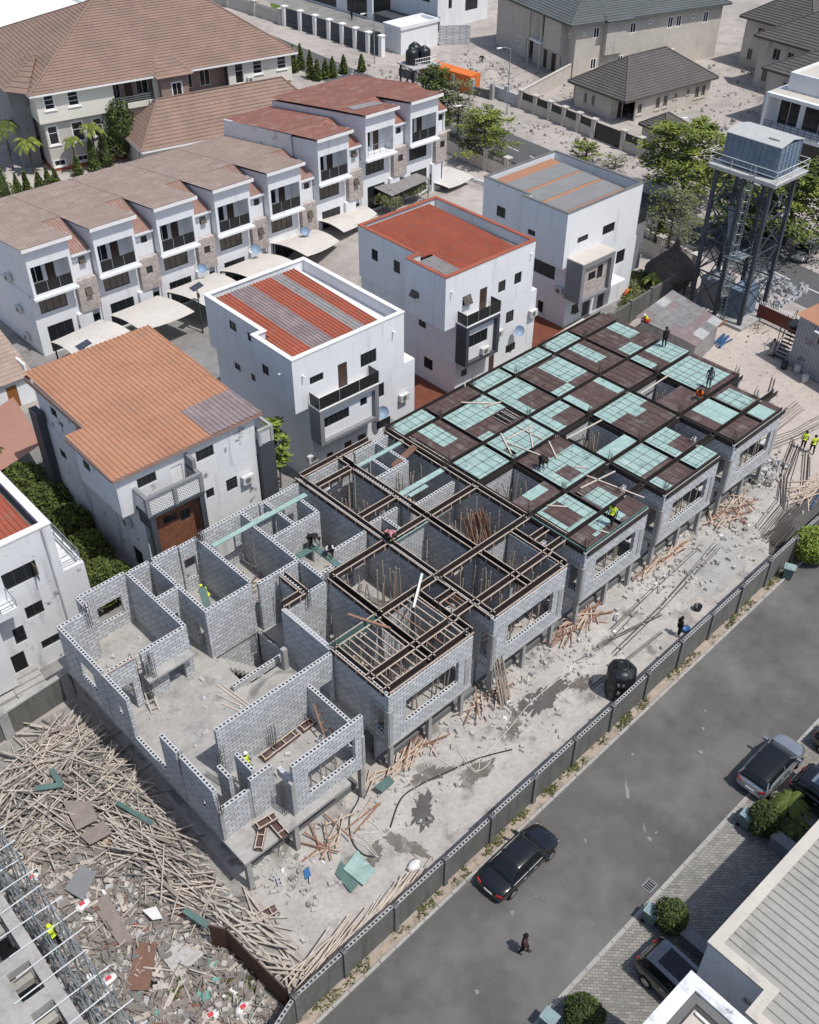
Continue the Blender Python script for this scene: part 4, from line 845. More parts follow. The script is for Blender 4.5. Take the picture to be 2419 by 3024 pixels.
# ================================================================== THE ROW OF WHITE TOWNHOUSES
TX = [28.95, 35.15, 41.4, 47.6, 53.7, 59.85, 66.0, 72.1]; TZ = [0, 0, 0, 0, 0, 1.7, 2.65, 2.65]
TLAB = ['tan-roofed white townhouse at the near left end, wall units on its side', 'second white townhouse from the near left end of the row, tan roof', 'third white townhouse from the near left end, tan roof, above two cream canopies', 'fourth white townhouse from the near left end, tan roof, blue dish below its stone panel', 'last tan-roofed white townhouse, just before the step up to the red roofs', 'first red-roofed white townhouse, just above the step in the row', 'red-roofed white townhouse with a pale patch on the roof and an open light balcony', 'red-roofed white townhouse at the far end of the row beside the street trees']
def townhouse(i):
    X, Z0, y = TX[i], TZ[i], 79.4
    w = (TX[i+1]-X) if i < 7 else 5.9
    if i == 4: w = 6.1
    r = wthing('townhouse', TLAB[i], 'house', X+w/2, y+7, 0, 'white townhouses in a row')
    rm = 'th_roof' if i < 5 else 'th_roof_red'; b = 4.1; z = lambda q: Z0+q; zb = -.2 if Z0 == 0 else 0
    m = MB(); wall(m, FS(y), X+.15, X+b, z(5.85), z(10.35), .2, [(X+.4, X+3.85, z(6.2), z(8.7))])
    zr = lambda yy: z(10.35)-(yy-y)*.135
    for xa in (X+.15, X+b-.2): xprism(m, [(y+.2, z(5.85)), (95, z(5.85)), (95, zr(95)-.1), (y+.2, zr(y+.2)-.1)], xa, xa+.2)
    m.box(X+.35, y+.2, z(5.85), X+b-.2, y+1.5, z(6.1)); m.box(X+.35, y+.2, z(8.75), X+b-.2, y+1.5, z(8.9))
    part('upper_wall', m, 'white_paint', r)
    m = MB(); wall(m, FS(y+1.3), X+.35, X+b-.2, z(6.1), z(8.75), .15, [(X+.6, X+1.9, z(6.6), z(8.5)), (X+2.2, X+3.0, z(6.1), z(8.5))]); part('balcony_back_wall', m, 'white_paint', r)
    window(r, FS(y+1.3), X+.6, X+1.9, z(6.6), z(8.5), depth=.08); mm = MB(); FS(y+1.3).box(mm, X+2.22, X+2.98, -.1, -.05, z(6.1), z(8.48)); part('door', mm, 'door_wood', r)
    if i == 6:
        mm = MB()
        for k in range(5): FS(y).box(mm, X+.5+k*.8, X+.54+k*.8, -.1, -.06, z(6.2), z(7.2))
        FS(y).box(mm, X+.4, X+3.85, -.1, -.06, z(7.2), z(7.26)); part('balcony_railing', mm, 'galv', r)
    else: glass_rail(r, FS(y), X+.42, X+3.83, -.05, z(6.2), 1.0, 4)
    mm = MB(); FS(y).box(mm, X+.05, X+b+.1, -.01, .3, z(5.75), z(5.95)); FS(y).box(mm, X+.15, X+b, -.8, -.012, z(5.7), z(5.84)); part('balcony_slab', mm, 'white_paint', r)
    yl = y+.8
    m = MB(); wall(m, FS(yl), X+.05, X+b+.1, 0, z(5.69), .2, [(X+.7, X+3.25, z(3.95), z(5.25)), (X+.9, X+3.3, z(.1), z(2.65))]); wall(m, FW(X+.05), yl+.2, 95, 0, z(5.84), .2); wall(m, FN(95.2), X+.05, X+w, 0, z(8.1), .2)
    part('lower_wall', m, 'white_paint', r)
    window(r, FS(yl), X+.7, X+3.25, z(3.95), z(5.25), 'dark_frame', 'pane_bronze' if i < 6 else 'pane', mull=3); window(r, FS(yl), X+.9, X+3.3, z(.1), z(2.65), 'dark_frame', mull=2, name='glazed_door')
    yr = y+.95
    m = MB(); wall(m, FS(yr), X+b+.1, X+w+.05, 0, z(8.35), .2, [(X+b+1.0, X+b+1.65, z(7.2), z(7.85)), (X+b+1.2, X+b+1.95, z(0), z(2.2))]); part('recess_wall', m, 'white_paint', r)
    window(r, FS(yr), X+b+1.0, X+b+1.65, z(7.2), z(7.85), 'dark_frame', mull=0, awn=i in (0, 2, 5)); mm = MB(); FS(yr).box(mm, X+b+1.22, X+b+1.93, -.12, -.05, z(0), z(2.18)); part('door', mm, 'pane', r)
    m = MB(); wall(m, FS(y+.35), X+b+.12, X+w-.05, z(2.95), z(6.0), .5, [(X+b+.75, X+b+1.4, z(4.5), z(5.2))]); part('stone_panel', m, 'stone_clad', r); window(r, FS(y+.35), X+b+.75, X+b+1.4, z(4.5), z(5.2), 'dark_frame', mull=0, awn=i in (0, 3, 4, 5))
    m = MB(); m.box(X+b-.3, y+.45, 0, X+b+1.05, yr-.003, z(2.92)); part('porch_wall', m, 'white_paint', r); mm = MB(); FW(X+b-.3).box(mm, y+.55, y+.8, 0, .02, z(.6), z(1.8)); part('side_light', mm, 'pane', r)
    xe = X+b+.25
    m = MB(); ribbed(m, (X-.15, y-.45, z(10.62)), (xe, y-.45, z(10.62)), (xe, 84.6, z(9.92)), (X-.15, 84.6, z(9.92)), .3, .04)
    ribbed(m, (X-.15, 84.6, z(9.92)), (X+w+.02, 84.6, z(9.92)), (X+w+.02, 95.6, z(8.4)), (X-.15, 95.6, z(8.4)), .3, .04); part('roof', m, rm, r)
    m = MB(); m.box(X-.17, y-.5, z(10.3), xe+.02, y-.46, z(10.6)); m.box(xe, y-.459, z(10.3), xe+.04, y+.6, z(10.55)); m.box(X-.16, y-.459, z(10.36), xe-.01, 84.4, z(10.40)) if False else None; part('fascia', m, 'white_trim', r)
    m = MB(); m.box(X-.12, y-.44, z(10.28), xe-.02, y+.02, z(10.32)); part('soffit', m, 'white_trim', r)
    m = MB(); ribbed(m, (xe-.05, y+.55, z(8.45)), (X+w+.02, y+.55, z(8.45)), (X+w+.02, 84.65, z(9.88)), (xe-.05, 84.65, z(9.88)), .25, .05); part('lean_to_roof', m, 'rust_roof' if i < 5 else 'th_roof_red', r)
    m = MB(); m.box(xe+.02, y+.5, z(8.2), X+w, y+.55, z(8.42)); part('fascia', m, 'white_trim', r)
    if i == 0:
        for q in ((82.5, 3.4), (83.2, 6.2), (82.4, .7)): ac_unit(r, FW(X+.05), q[0], q[1])
    if i in (3, 4, 2): dish(r, FS(yl), X+3.9, z(3.6), 1.2)
    if i == 7:
        m = MB(); wall(m, FE(X+w), yl, 95, 0, z(8.3), .2); part('end_wall', m, 'white_paint', r)
    if i == 5:   # the stepped gable wall facing the lower roofs
        m = MB(); xprism(m, [(y+4, 8.3), (95.4, 7.4), (95.4, z(8.45)), (y+4, z(9.95))], X-.16, X+.04); part('parapet_wall', m, 'white_dirty', r)
    if i == 6:
        m = MB(); m.slab([(X+.6, y+2.2, z(10.38)), (X+4.0, y+1.6, z(10.45)), (X+4.2, y+3.2, z(10.24)), (X+1.0, y+4.0, z(10.14))], .03); part('roof_patch', m, 'grey_sheet', r, label='pale replacement roof sheets')
    return r
for i in range(8): townhouse(i)
# ---- fabric car canopies along their forecourt
def canopy(label, p0, p1, q1, q0, rise=.30, z=2.6, mt='canopy', zb=0):
    cx, cy = (p0[0]+q1[0])/2, (p0[1]+q1[1])/2
    r = wthing('car_canopy', label, 'canopy', cx, cy, 0, 'car canopies' if mt == 'canopy' else None)
    m = MB(); n = 12; V = []
    P0, P1, Q1, Q0 = [Vector((a[0], a[1], z)) for a in (p0, p1, q1, q0)]
    for i in range(n+1):
        s = i/n
        for j in range(n+1):
            k = j/n; p = P0.lerp(P1, s).lerp(Q0.lerp(Q1, s), k); c = Vector((cx, cy, z))
            sag = 1-.10*math.sin(math.pi*s)*0-.06*math.sin(math.pi*k)
            p = c+(p-c)*1.0; p.z = z+rise*math.sin(math.pi*k)*.9-.35*k*0+.12*(2*s-1)**2
            edge = min(s, 1-s); p.y += .25*math.sin(math.pi*s)*(1 if k == 0 else -1 if k == 1 else 0)*.5
            V.append(p)
    m.add(V, [(i*(n+1)+j, (i+1)*(n+1)+j, (i+1)*(n+1)+j+1, i*(n+1)+j+1) for i in range(n) for j in range(n)])
    part('canopy_fabric', m, mt, r, True)
    m = MB()
    for s in (.06, .94):
        a = P0.lerp(P1, s); b = Q0.lerp(Q1, s)
        k = [Vector((a.x, a.y, zb))]+[Vector((a.x+(b.x-a.x)*t*.98, a.y+(b.y-a.y)*t*.98, z-.12+rise*.85*math.sin(math.pi*t))) for t in (0, .1, .25, .45, .65, .8, .95)]
        m.path(k, .07, 6)
    m.beam(tuple(P0.lerp(Q0, .5)+Vector((0, 0, rise*.7))), tuple(P1.lerp(Q1, .5)+Vector((0, 0, rise*.7))), .06, .06)
    part('canopy_frame', m, 'black_metal', r)
    return r
canopy('cream fabric car canopy beside the near left end of the townhouses, behind the orange roof', (28.8, 77.5), (33.9, 78.2), (34.9, 74.6), (29.2, 74.0))
canopy('wide cream car canopy second from the left, with a dark car bay under it', (34.9, 78.4), (40.1, 78.7), (41.0, 73.8), (35.6, 74.0))
canopy('cream car canopy behind a solar street lamp', (41.0, 78.9), (46.6, 79.1), (47.1, 74.9), (42.3, 73.6))
canopy('cream car canopy partly behind the striped-roof house', (47.1, 79.2), (52.5, 79.4), (53.8, 75.4), (48.6, 74.6))
canopy('cream car canopy behind the back corner of the striped-roof house', (54.1, 80.2), (59.2, 80.2), (59.6, 76.0), (55.0, 75.4), z=2.9, zb=.5)
canopy('tilted cream car canopy next to the red-roofed house', (60.2, 80.6), (65.9, 80.6), (66.0, 77.6), (60.5, 76.4), z=3.4, zb=1)
canopy('broad pale car canopy at the far end by the garden wall', (75.2, 82.6), (80.4, 83.8), (81.2, 78.6), (76.8, 78.0), z=3.1, zb=0)
r = wthing('pergola', 'grey corrugated lean-to roof overgrown with climbing plants between the townhouses and the red roof', 'shelter', 71, 80.5, 2.4)
m = MB(); ribbed(m, (68.0, 77.5, 4.9), (74.2, 78.2, 4.9), (73.6, 82.4, 5.1), (67.8, 81.8, 5.1), .3, .05); part('shelter_roof', m, 'grey_sheet', r)
m = MB()
for p in ((68.2, 77.8), (74, 78.4), (68, 81.6), (73.4, 82.2)): m.tube((p[0], p[1], 1.5), (p[0], p[1], 4.9), .07, 6)
part('shelter_post', m, 'galv', r)
# a second, older terrace at the far left edge and its brown canopy
r = wthing('shingle_house', 'part of a house with worn shingle roof and orange door at the left edge', 'house', 24, 76, 0)
m = MB(); wall(m, FS(74.2), 17, 25.2, 0, 2.5, .2, [(23.0, 23.9, 0, 2.1)]); wall(m, FE(25.2), 74.4, 84, 0, 3.4, .2); wall(m, FS(80.6), 14, 25.0, 2.5, 7.5, .2); part('wall', m, 'white_paint', r)
m = MB(); tiled(m, (15, 73.8, 2.6), (25.5, 73.8, 2.6), (25.5, 80.6, 5.0), (15, 80.6, 5.0), 16, .04); part('roof', m, 'th_roof', r)
m = MB(); FS(74.2).box(m, 23.02, 23.88, -.1, -.05, 0, 2.08); part('door', m, 'door_orange', r)
canopy('rust-brown fabric car canopy at the left edge, over a dark green car', (14.0, 68.4), (22.6, 71.6), (21.3, 64.2), (13.5, 62.5), rise=.3, z=2.6, mt='canopy_brown')
# ================================================================== BACKGROUND BUILDINGS
def hip(root, x0, y0, x1, y1, ze, zr, mt, n=14, ridge=None, eave=.0, name='roof', fascia='white_trim'):
    """hip roof on the local rectangle, as four tiled planes in one roof mesh"""
    d = (y1-y0)/2; rx0, rx1 = ridge or (x0+d, x1-d); ym = (y0+y1)/2
    A, B, Cc, D = (x0, y0, ze), (x1, y0, ze), (x1, y1, ze), (x0, y1, ze); P, Q = (rx0, ym, zr), (rx1, ym, zr)
    m = MB(); tiled(m, A, B, Q, P, n); tiled(m, Cc, D, P, Q, n); tiled(m, D, A, P, P, n); tiled(m, B, Cc, Q, Q, n)
    r = part(name, m, mt, root)
    c = MB()
    for a, b in ((A, P), (B, Q), (Cc, Q), (D, P), (P, Q)): c.beam((a[0], a[1], a[2]+.06), (b[0], b[1], b[2]+.08), .22, .1)
    part('ridge_cap', c, mt, r)
    f = MB(); k = .05
    for a, b in ((A, B), (B, Cc), (Cc, D), (D, A)): f.beam((a[0], a[1], ze-.13), (b[0], b[1], ze-.13), .06, .22)
    f.box(x0+k, y0+k, ze-.24, x1-k, y1-k, ze-.20); part('fascia', f, fascia, r)
    return r
def lthing(name, label, cat, x, y, rz, group=None): return thing(name, label, cat, (x, y, 0), R(rz), group, (0, 0, 0))
# ---- cream house with the great brown roof
cr = lthing('cream_house', 'large cream house under a great brown tiled hip roof', 'house', 49.4, 118.9, -10.5)
m = MB(); up = [(1.0, 2.1, 7.4, 9.0), (3.8, 5.0, 7.4, 9.0), (9.3, 14.3, 6.5, 9.0), (25.1, 26.2, 6.6, 9.0), (27.6, 28.8, 7.4, 9.0), (31.0, 32.2, 7.5, 9.0), (18.7, 24.2, 6.3, 9.0)]
wall(m, FS(0), 0, 33, 5.9, 9.4, .3, up); wall(m, FW(0), .3, 27, 5.9, 9.4, .3, [(3, 4, 7.3, 8.8)]); wall(m, FE(33), .3, 27, 3, 9.4, .3); m.box(.3, .3, 5.9, 32.7, 26, 6.1); part('upper_wall', m, 'cream', cr)
lo = [(.8, 1.9, 3.2, 5.3), (3.7, 5.0, 3.1, 5.3), (6.3, 7.3, 3.3, 5.3), (.8, 2.1, .6, 1.25), (3.7, 4.9, .7, 1.3)]
m = MB(); wall(m, FS(.5), .5, 33, .45, 5.89, .3, lo); wall(m, FW(.5), .8, 27, .45, 5.89, .3, [(4, 5, 3, 5)]); part('lower_wall', m, 'cream_low', cr)
m = MB(); m.box(.45, .44, 0, 33, .8, .44); m.box(.45, .8, 0, .8, 27, .44); part('plinth', m, 'red_roof', cr)
for q in up[:2]+[up[4], up[5]]: window(cr, FS(0), *q, frame='white_trim', mull=0, trans=2, surround=True)
window(cr, FS(0), *up[3], frame='white_trim', mull=0, trans=1, surround=True)
for q in lo[:3]: window(cr, FS(.5), *q, frame='white_trim', mull=0, trans=1, surround=True)
for q in lo[3:]: window(cr, FS(.5), *q, frame='white_trim', mull=1, surround=True)
m = MB(); wall(m, FS(1.8), 9, 14.7, 6.1, 9.2, .2, [(9.6, 10.7, 6.8, 8.7), (11.2, 12.2, 6.2, 8.6), (12.7, 14.2, 6.8, 8.7)]); wall(m, FS(1.8), 18.6, 24.4, 3.1, 9.2, .2, [(19, 20, 6.5, 8.6), (21, 22.4, 6.5, 8.6)]); part('recessed_wall', m, 'pinkbrown', cr)
for q in ((9.6, 10.7, 6.8, 8.7), (12.7, 14.2, 6.8, 8.7), (19, 20, 6.5, 8.6), (21, 22.4, 6.5, 8.6)): window(cr, FS(1.8), *q, frame='white_trim')
m = MB(); FS(1.8).box(m, 11.22, 12.18, -.1, -.05, 6.2, 8.58); part('door', m, 'door_wood', cr)
m = MB()
for z in (6.75, 7.0, 7.25): FS(0).box(m, 9.3, 14.3, -.1, -.05, z, z+.05)
for k in range(6): FS(0).box(m, 9.3+k*.99, 9.35+k*.99, -.1, -.05, 6.5, 7.3)
part('balcony_railing', m, 'galv', cr)
m = MB(); wall(m, FS(-1.0), 14.9, 18.4, 0, 9.2, .25, [(16.3, 17.5, 6.6, 8.3)]); wall(m, FW(14.9), -.75, 0, 0, 9.2, .25); wall(m, FE(18.4), -.75, 0, 0, 9.2, .25); part('bay', m, 'pinkbrown', cr); window(cr, FS(-1.0), 16.3, 17.5, 6.6, 8.3, frame='white_trim', surround=True)
hip(cr, -.7, -.7, 33.7, 27.5, 9.4, 15.2, 'tile_brown', 30, ridge=(12.5, 25.0))
m = MB(); tiled(m, (14.3, -1.7, 9.2), (19.0, -1.7, 9.2), (16.6, 5.6, 11.9), (16.6, 5.6, 11.9), 12); tiled(m, (14.3, 2.4, 10.2), (14.3, -1.7, 9.2), (16.6, 5.6, 11.9), (16.6, 5.6, 11.9), 8); tiled(m, (19.0, -1.7, 9.2), (19.0, 2.4, 10.2), (16.6, 5.6, 11.9), (16.6, 5.6, 11.9), 8); part('bay_roof', m, 'tile_brown', cr)
m = MB(); tiled(m, (-2.6, 3, 9.25), (-2.6, 12, 9.25), (3.2, 7.5, 11.9), (3.2, 7.5, 11.9), 12); tiled(m, (-.7, .0, 9.45), (-2.6, 3, 9.25), (3.2, 7.5, 11.9), (3.2, 7.5, 11.9), 8); part('side_roof', m, 'tile_brown', cr)
m = MB(); m.box(-2.2, 3.4, 0, -.003, 11.5, 9.0); part('side_wing', m, 'grey_paint', cr)
ac_unit(cr, FS(0), 14.35-.9, 6.0); ac_unit(cr, FS(0), 26.6, 6.6)
# ---- brown-roofed bungalow in front of it
bg = lthing('bungalow', 'long low bungalow with a brown tiled roof, wedged between the townhouses and the cream house', 'house', 57.2, 110.0, -10.5)
m = MB(); wall(m, FS(.5), .5, 24, 0, 3.2, .25); wall(m, FW(.5), .75, 8, 0, 3.2, .25, [(2.2, 3.2, .9, 2.6)]); wall(m, FE(24), .75, 8, 0, 3.2, .25); wall(m, FN(8.2), .5, 24, 0, 3.2, .25); part('wall', m, 'cream_low', bg); window(bg, FW(.5), 2.2, 3.2, .9, 2.6, surround=True)
hip(bg, 0, 0, 25, 8.7, 3.2, 7.4, 'tile_brown', 13, ridge=(4.3, 20.8))
# ---- white modern villa, its fence and forecourt
vl = wthing('white_villa', 'white modern villa with dark glazing at the top edge of the street', 'house', 132, 145)
m = MB(); m.box(114.0, 127.6, 0, 122, 131.5, 3.6); m.box(113.8, 127.4, 3.601, 114.2, 131.7, 4.1); m.box(121.8, 127.4, 3.601, 122.2, 131.7, 4.1); m.box(114.2, 127.4, 3.601, 121.8, 127.7, 4.1); m.box(114.2, 131.4, 3.601, 121.8, 131.7, 4.1); part('gatehouse', m, 'white_paint', vl)
m = MB(); wall(m, FS(134), 128, 140, 0, 14, .3, [(130.5, 131.3, 3, 9), (134.5, 137.5, 2, 10)]); wall(m, FW(128), 134.3, 146, 0, 14, .3, [(136, 138, 4, 10), (140, 144, 4, 10)]); wall(m, FE(140), 134.3, 146, 0, 14, .3); part('wall', m, 'white_paint', vl)
window(vl, FS(134), 130.5, 131.3, 3, 9, 'dark_frame'); window(vl, FS(134), 134.5, 137.5, 2, 10, 'dark_frame'); window(vl, FW(128), 136, 138, 4, 10, 'dark_frame'); window(vl, FW(128), 140, 144, 4, 10, 'dark_frame')
m = MB(); m.box(124, 150, 0, 150, 166, 3); part('podium', m, 'charcoal', vl)
m = MB(); wall(m, FW(123.9), 146.1, 172, 0, 4, .3, [(147.5, 153, .3, 3.4), (156, 166, .3, 3.4)]); m.box(124.2, 146.1, 3.6, 134, 172, 4); part('entrance_block', m, 'white_paint', vl)
window(vl, FW(123.9), 147.5, 153, .3, 3.4, 'dark_frame', mull=3); window(vl, FW(123.9), 156, 166, .3, 3.4, 'dark_frame', mull=5)
m = MB(); m.box(124, 133.4, 0, 128, 137, 2.2); m.box(124, 137.5, 0, 127.9, 146, 1.2); part('entrance_planter', m, 'charcoal', vl)
sheet('villa_drive', [(112, 132), (124, 132), (124, 170), (118, 170), (117.5, 152), (112, 140)], .016, 'compound')
def pier_fence(name, label, pts, h, pier_m, panel_m, wall_m, ph=.9, pw=.7, gates=(), group=None, plinth=True):
    r = wthing(name, label, 'fence', *pts[0]); wl = MB(); pn = MB(); cp = MB()
    for i, p in enumerate(pts):
        pm = MB(); pm.box(p[0]-pw/2, p[1]-pw/2, 0, p[0]+pw/2, p[1]+pw/2, h); pr_ = part('pier', pm, pier_m, r)
        cm = MB(); cm.box(p[0]-pw/2-.12, p[1]-pw/2-.12, h+.002, p[0]+pw/2+.12, p[1]+pw/2+.12, h+.15); part('pier_cap', cm, pier_m, pr_)
        if i+1 < len(pts):
            q = pts[i+1]; d = Vector((q[0]-p[0], q[1]-p[1], 0)); L_ = d.length; d.normalize(); a = Vector((p[0], p[1], 0))+d*pw/2; b = Vector((q[0], q[1], 0))-d*pw/2
            if i in gates:
                g = MB(); g.beam(tuple(a+Vector((0, 0, h*.46))), tuple(b+Vector((0, 0, h*.46))), .08, h*.88); part('gate', g, panel_m, r); continue
            wl = MB(); wl.beam(tuple(a+Vector((0, 0, (h-ph)/2))), tuple(b+Vector((0, 0, (h-ph)/2))), .25, h-ph-.004); k = MB()
            n = max(3, int(L_/.16))
            if panel_m != 'rail_bars': k.beam(tuple(a+Vector((0, 0, h-ph/2-.1))), tuple(b+Vector((0, 0, h-ph/2-.1))), .06, ph-.14)
            else:
                for j in range(n): c = a.lerp(b, (j+.5)/n); k.beam((c.x, c.y, h-ph), (c.x, c.y, h-.1), .04, .04)
                k.beam(tuple(a+Vector((0, 0, h-.15))), tuple(b+Vector((0, 0, h-.15))), .05, .05); k.beam(tuple(a+Vector((0, 0, h-ph+.08))), tuple(b+Vector((0, 0, h-ph+.08))), .05, .05)
            part('fence_panel', k, 'rail_black' if panel_m == 'rail_bars' else panel_m, r); part('fence_wall', wl, wall_m, r)
    return r
pier_fence('pier_fence', 'white piered fence with charcoal panels in front of the white villa', [(110.6, 153.5), (110.8, 149.3), (110.9, 145.4), (111, 141.8), (111, 138.4), (111, 135.1), (111, 131.9), (111.2, 129.0)], 3.0, 'white_trim', 'charcoal', 'charcoal', 2.2, .75)
pier_fence('pier_fence', 'low grey wall with capped piers beyond the white villa fence', [(109.5, 186), (109.9, 178), (110.2, 170), (110.4, 162), (110.5, 154.6)], 2.4, 'beige', 'beige', 'beige', .4, .7)
m = MB(); m.beam((122.2, 127.5, 1.5), (126.3, 124.5, 1.5), .25, 3.0); single('block_wall', m, 'block', 'bare grey block wall between the white villa and the beige duplex', 'wall')
# ---- water tanks on a steel stand, orange container
ts = wthing('tank_stand', 'low steel stand carrying a cluster of black tanks by the street', 'stand', 102, 113)
m = MB(); m.slab([(100.6, 110.0, 4.2), (105.3, 109.2, 4.2), (105.8, 113.2, 4.2), (101.2, 114.2, 4.2)], .18); part('platform', m, 'tank_top', ts)
m = MB()
for p in ((101.2, 110.5), (105, 109.8), (105.3, 113), (101.6, 113.8), (103.1, 110.1), (103.5, 113.4)): m.tube((p[0], p[1], 0), (p[0], p[1], 4.02), .13, 6)
for a, b in (((101.2, 110.5), (105, 109.8)), ((105.3, 113), (101.6, 113.8)), ((101.2, 110.5), (101.6, 113.8)), ((105, 109.8), (105.3, 113))): m.tube((a[0], a[1], .5), (b[0], b[1], 3.9), .07, 5); m.tube((b[0], b[1], .5), (a[0], a[1], 3.9), .07, 5)
part('stand_frame', m, 'steel_dark', ts)
m = MB()
for k in range(9): x = 101.6+k*.42; m.tube((x, 110.6-.05*k, 4.2), (x, 110.6-.05*k, 5.2), .03, 4)
m.tube((101.5, 110.6, 5.2), (105.1, 110.15, 5.2), .035, 4); m.tube((101.5, 110.6, 4.7), (105.1, 110.15, 4.7), .035, 4); part('guard_rail', m, 'white_trim', ts)
def tank(mb, c, r, h, n=28):
    pr_ = [(r*.96, 0), (r, .06)]
    k = 5
    for i in range(k): z = .06+(h*.72-.06)*(i+.5)/k; pr_ += [(r, z-.09), (r*1.025, z-.03), (r*1.025, z+.03), (r, z+.09)]
    pr_ += [(r, h*.74), (r*.9, h*.82), (r*.55, h*.93), (r*.30, h*.955), (r*.30, h), (r*.26, h), (r*.25, h*.96)]
    mb.lathe(pr_, c, n)
for i, (x, y, lb) in enumerate([(102.2, 112.0, 'nearer left black tank on the low steel stand'), (104.0, 111.5, 'nearer right black tank on the low steel stand'), (103.6, 113.0, 'rear black tank on the low steel stand, topmost of the cluster')]):
    m = MB(); tank(m, (x, y, 4.205), .92, 2.2+(.25 if i == 2 else 0)); single('water_tank', m, 'plastic_black', lb, 'water tank', 'black tanks on the low stand', True, origin=(x, y, 4.205))
ct = lthing('shipping_container', 'bright orange shipping container behind a broken grey wall', 'container', 110.6, 106.6, 95)
m = MB(); L_, w_ = 12.0, 2.3
m.box(0, 0, .12, L_, .06, 2.5); m.box(0, w_-.06, .12, L_, w_, 2.5); m.box(0, .06, .12, .06, w_-.06, 2.5); m.box(L_-.06, .06, .12, L_, w_-.06, 2.5); m.box(.06, .06, .12, L_-.06, w_-.06, .3)
for k in range(40): m.box(.2+k*.295, -.04, .2, .34+k*.295, 0, 2.4); m.box(.2+k*.295, w_, .2, .34+k*.295, w_+.04, 2.4)
part('body', m, 'container_orange', ct)
m = MB(); ribbed(m, (0, 0, 2.52), (L_, 0, 2.52), (L_, w_, 2.52), (0, w_, 2.52), .35, .03); part('roof', m, 'container_orange', ct)
m = MB(); m.box(-.04, .1, .2, -.002, 1.12, 2.42); part('door', m, 'container_orange', ct); m = MB(); m.box(-.04, 1.16, .2, -.002, 2.2, 2.42); part('door', m, 'container_orange', ct)
r = wthing('block_wall', 'low broken grey block wall with stub piers before the orange container', 'wall', 108, 112)
m = MB(); m.beam((106.4, 119.5, .6), (109.2, 102.8, .6), .25, 1.2); part('wall', m, 'fence_render', r)
for k in range(5): t = .2+.2*k; x, y = 106.4+2.8*t, 119.5-16.7*t; m = MB(); m.box(x-.25, y-.25, 0, x+.25, y+.25, 2.2); part('pier', m, 'concrete', r)
# ---- beige duplex
dx = lthing('duplex', 'unfinished beige duplex with a grey green tiled roof and small white framed windows', 'house', 124.2, 100.8, -15)
W_, D_ = 27, 22
sw = [(3.0, 4.1, 5.6, 7.1), (6.4, 7.4, 5.6, 7.1), (9.6, 10.7, 5.5, 7.0), (13.0, 13.7, 6.4, 7.0), (16.6, 17.6, 5.4, 7.1), (18.2, 19.2, 5.4, 7.1), (21, 21.7, 6.3, 7), (23.4, 24.4, 5.4, 7.1), (3.0, 4.1, 1.2, 2.8), (6.3, 6.9, 2.0, 2.6), (8.0, 9.0, 1.2, 2.6), (1.1, 1.7, 6.1, 6.6)]
m = MB(); wall(m, FS(0), 0, W_, 0, 8, .3, sw); wall(m, FE(W_), .3, D_, 0, 8, .3)
lw = [(3.0, 4.0, 1.0, 2.9), (4.6, 5.8, 0, 2.6), (7.0, 8.0, 0, 2.6), (14.5, 15.2, 1.2, 2.8), (1.4, 2.0, 5.6, 6.3), (7.2, 9.4, 4.2, 7.4), (12, 12.6, 6, 6.6), (11, 13, 0, 3)]
wall(m, FW(0), .3, D_, 0, 8, .3, lw); part('wall', m, 'beige', dx)
m = MB(); m.box(.4, .4, 0, W_-.4, .5, 7.9) if False else m.box(2.6, 6, 0, 2.8, 20, 7.8); part('inner_wall', m, 'beige', dx)
for q in sw: window(dx, FS(0), *q, frame='white_trim', surround=None, depth=.05, fw=.13)
for q in (lw[0], lw[3], lw[4]): window(dx, FW(0), *q, frame='white_trim', depth=.05, fw=.13)
for q in (lw[1], lw[2]): m = MB(); FW(0).box(m, q[0]+.02, q[1]-.02, -.2, -.1, 0, 2.58); part('door', m, 'door_wood', dx)
m = MB(); FW(0).box(m, 2.2, 6.6, .003, 1.2, 3.4, 7.6); part('upper_bay', m, 'beige', dx); m = MB(); FW(0).box(m, 6.8, 9.8, .003, 1.6, 3.7, 3.95); part('balcony_slab', m, 'white_trim', dx)
m = MB(); m.box(-1.5, 6.9, 0, -1.2, 7.2, 7.9); m.box(-1.5, 10.2, 0, -1.2, 10.5, 7.9); m.box(-1.1, 2.3, 0, -.85, 2.55, 3.38); part('pillar', m, 'beige', dx)
m = MB(); m.box(4.9, -.8, 3.2, 8.4, -.003, 8); part('front_bay', m, 'beige', dx)
hip(dx, -1.6, -.9, W_+.9, D_+.9, 8.0, 12.4, 'tile_green', 24, fascia='tile_green')
m = MB(); tiled(m, (4.3, -1.6, 8.0), (9, -1.6, 8.0), (6.65, 5, 9.9), (6.65, 5, 9.9), 10); tiled(m, (4.3, .5, 8.3), (4.3, -1.6, 8.0), (6.65, 5, 9.9), (6.65, 5, 9.9), 6); tiled(m, (9, -1.6, 8.0), (9, .5, 8.3), (6.65, 5, 9.9), (6.65, 5, 9.9), 6); part('bay_roof', m, 'tile_green', dx)
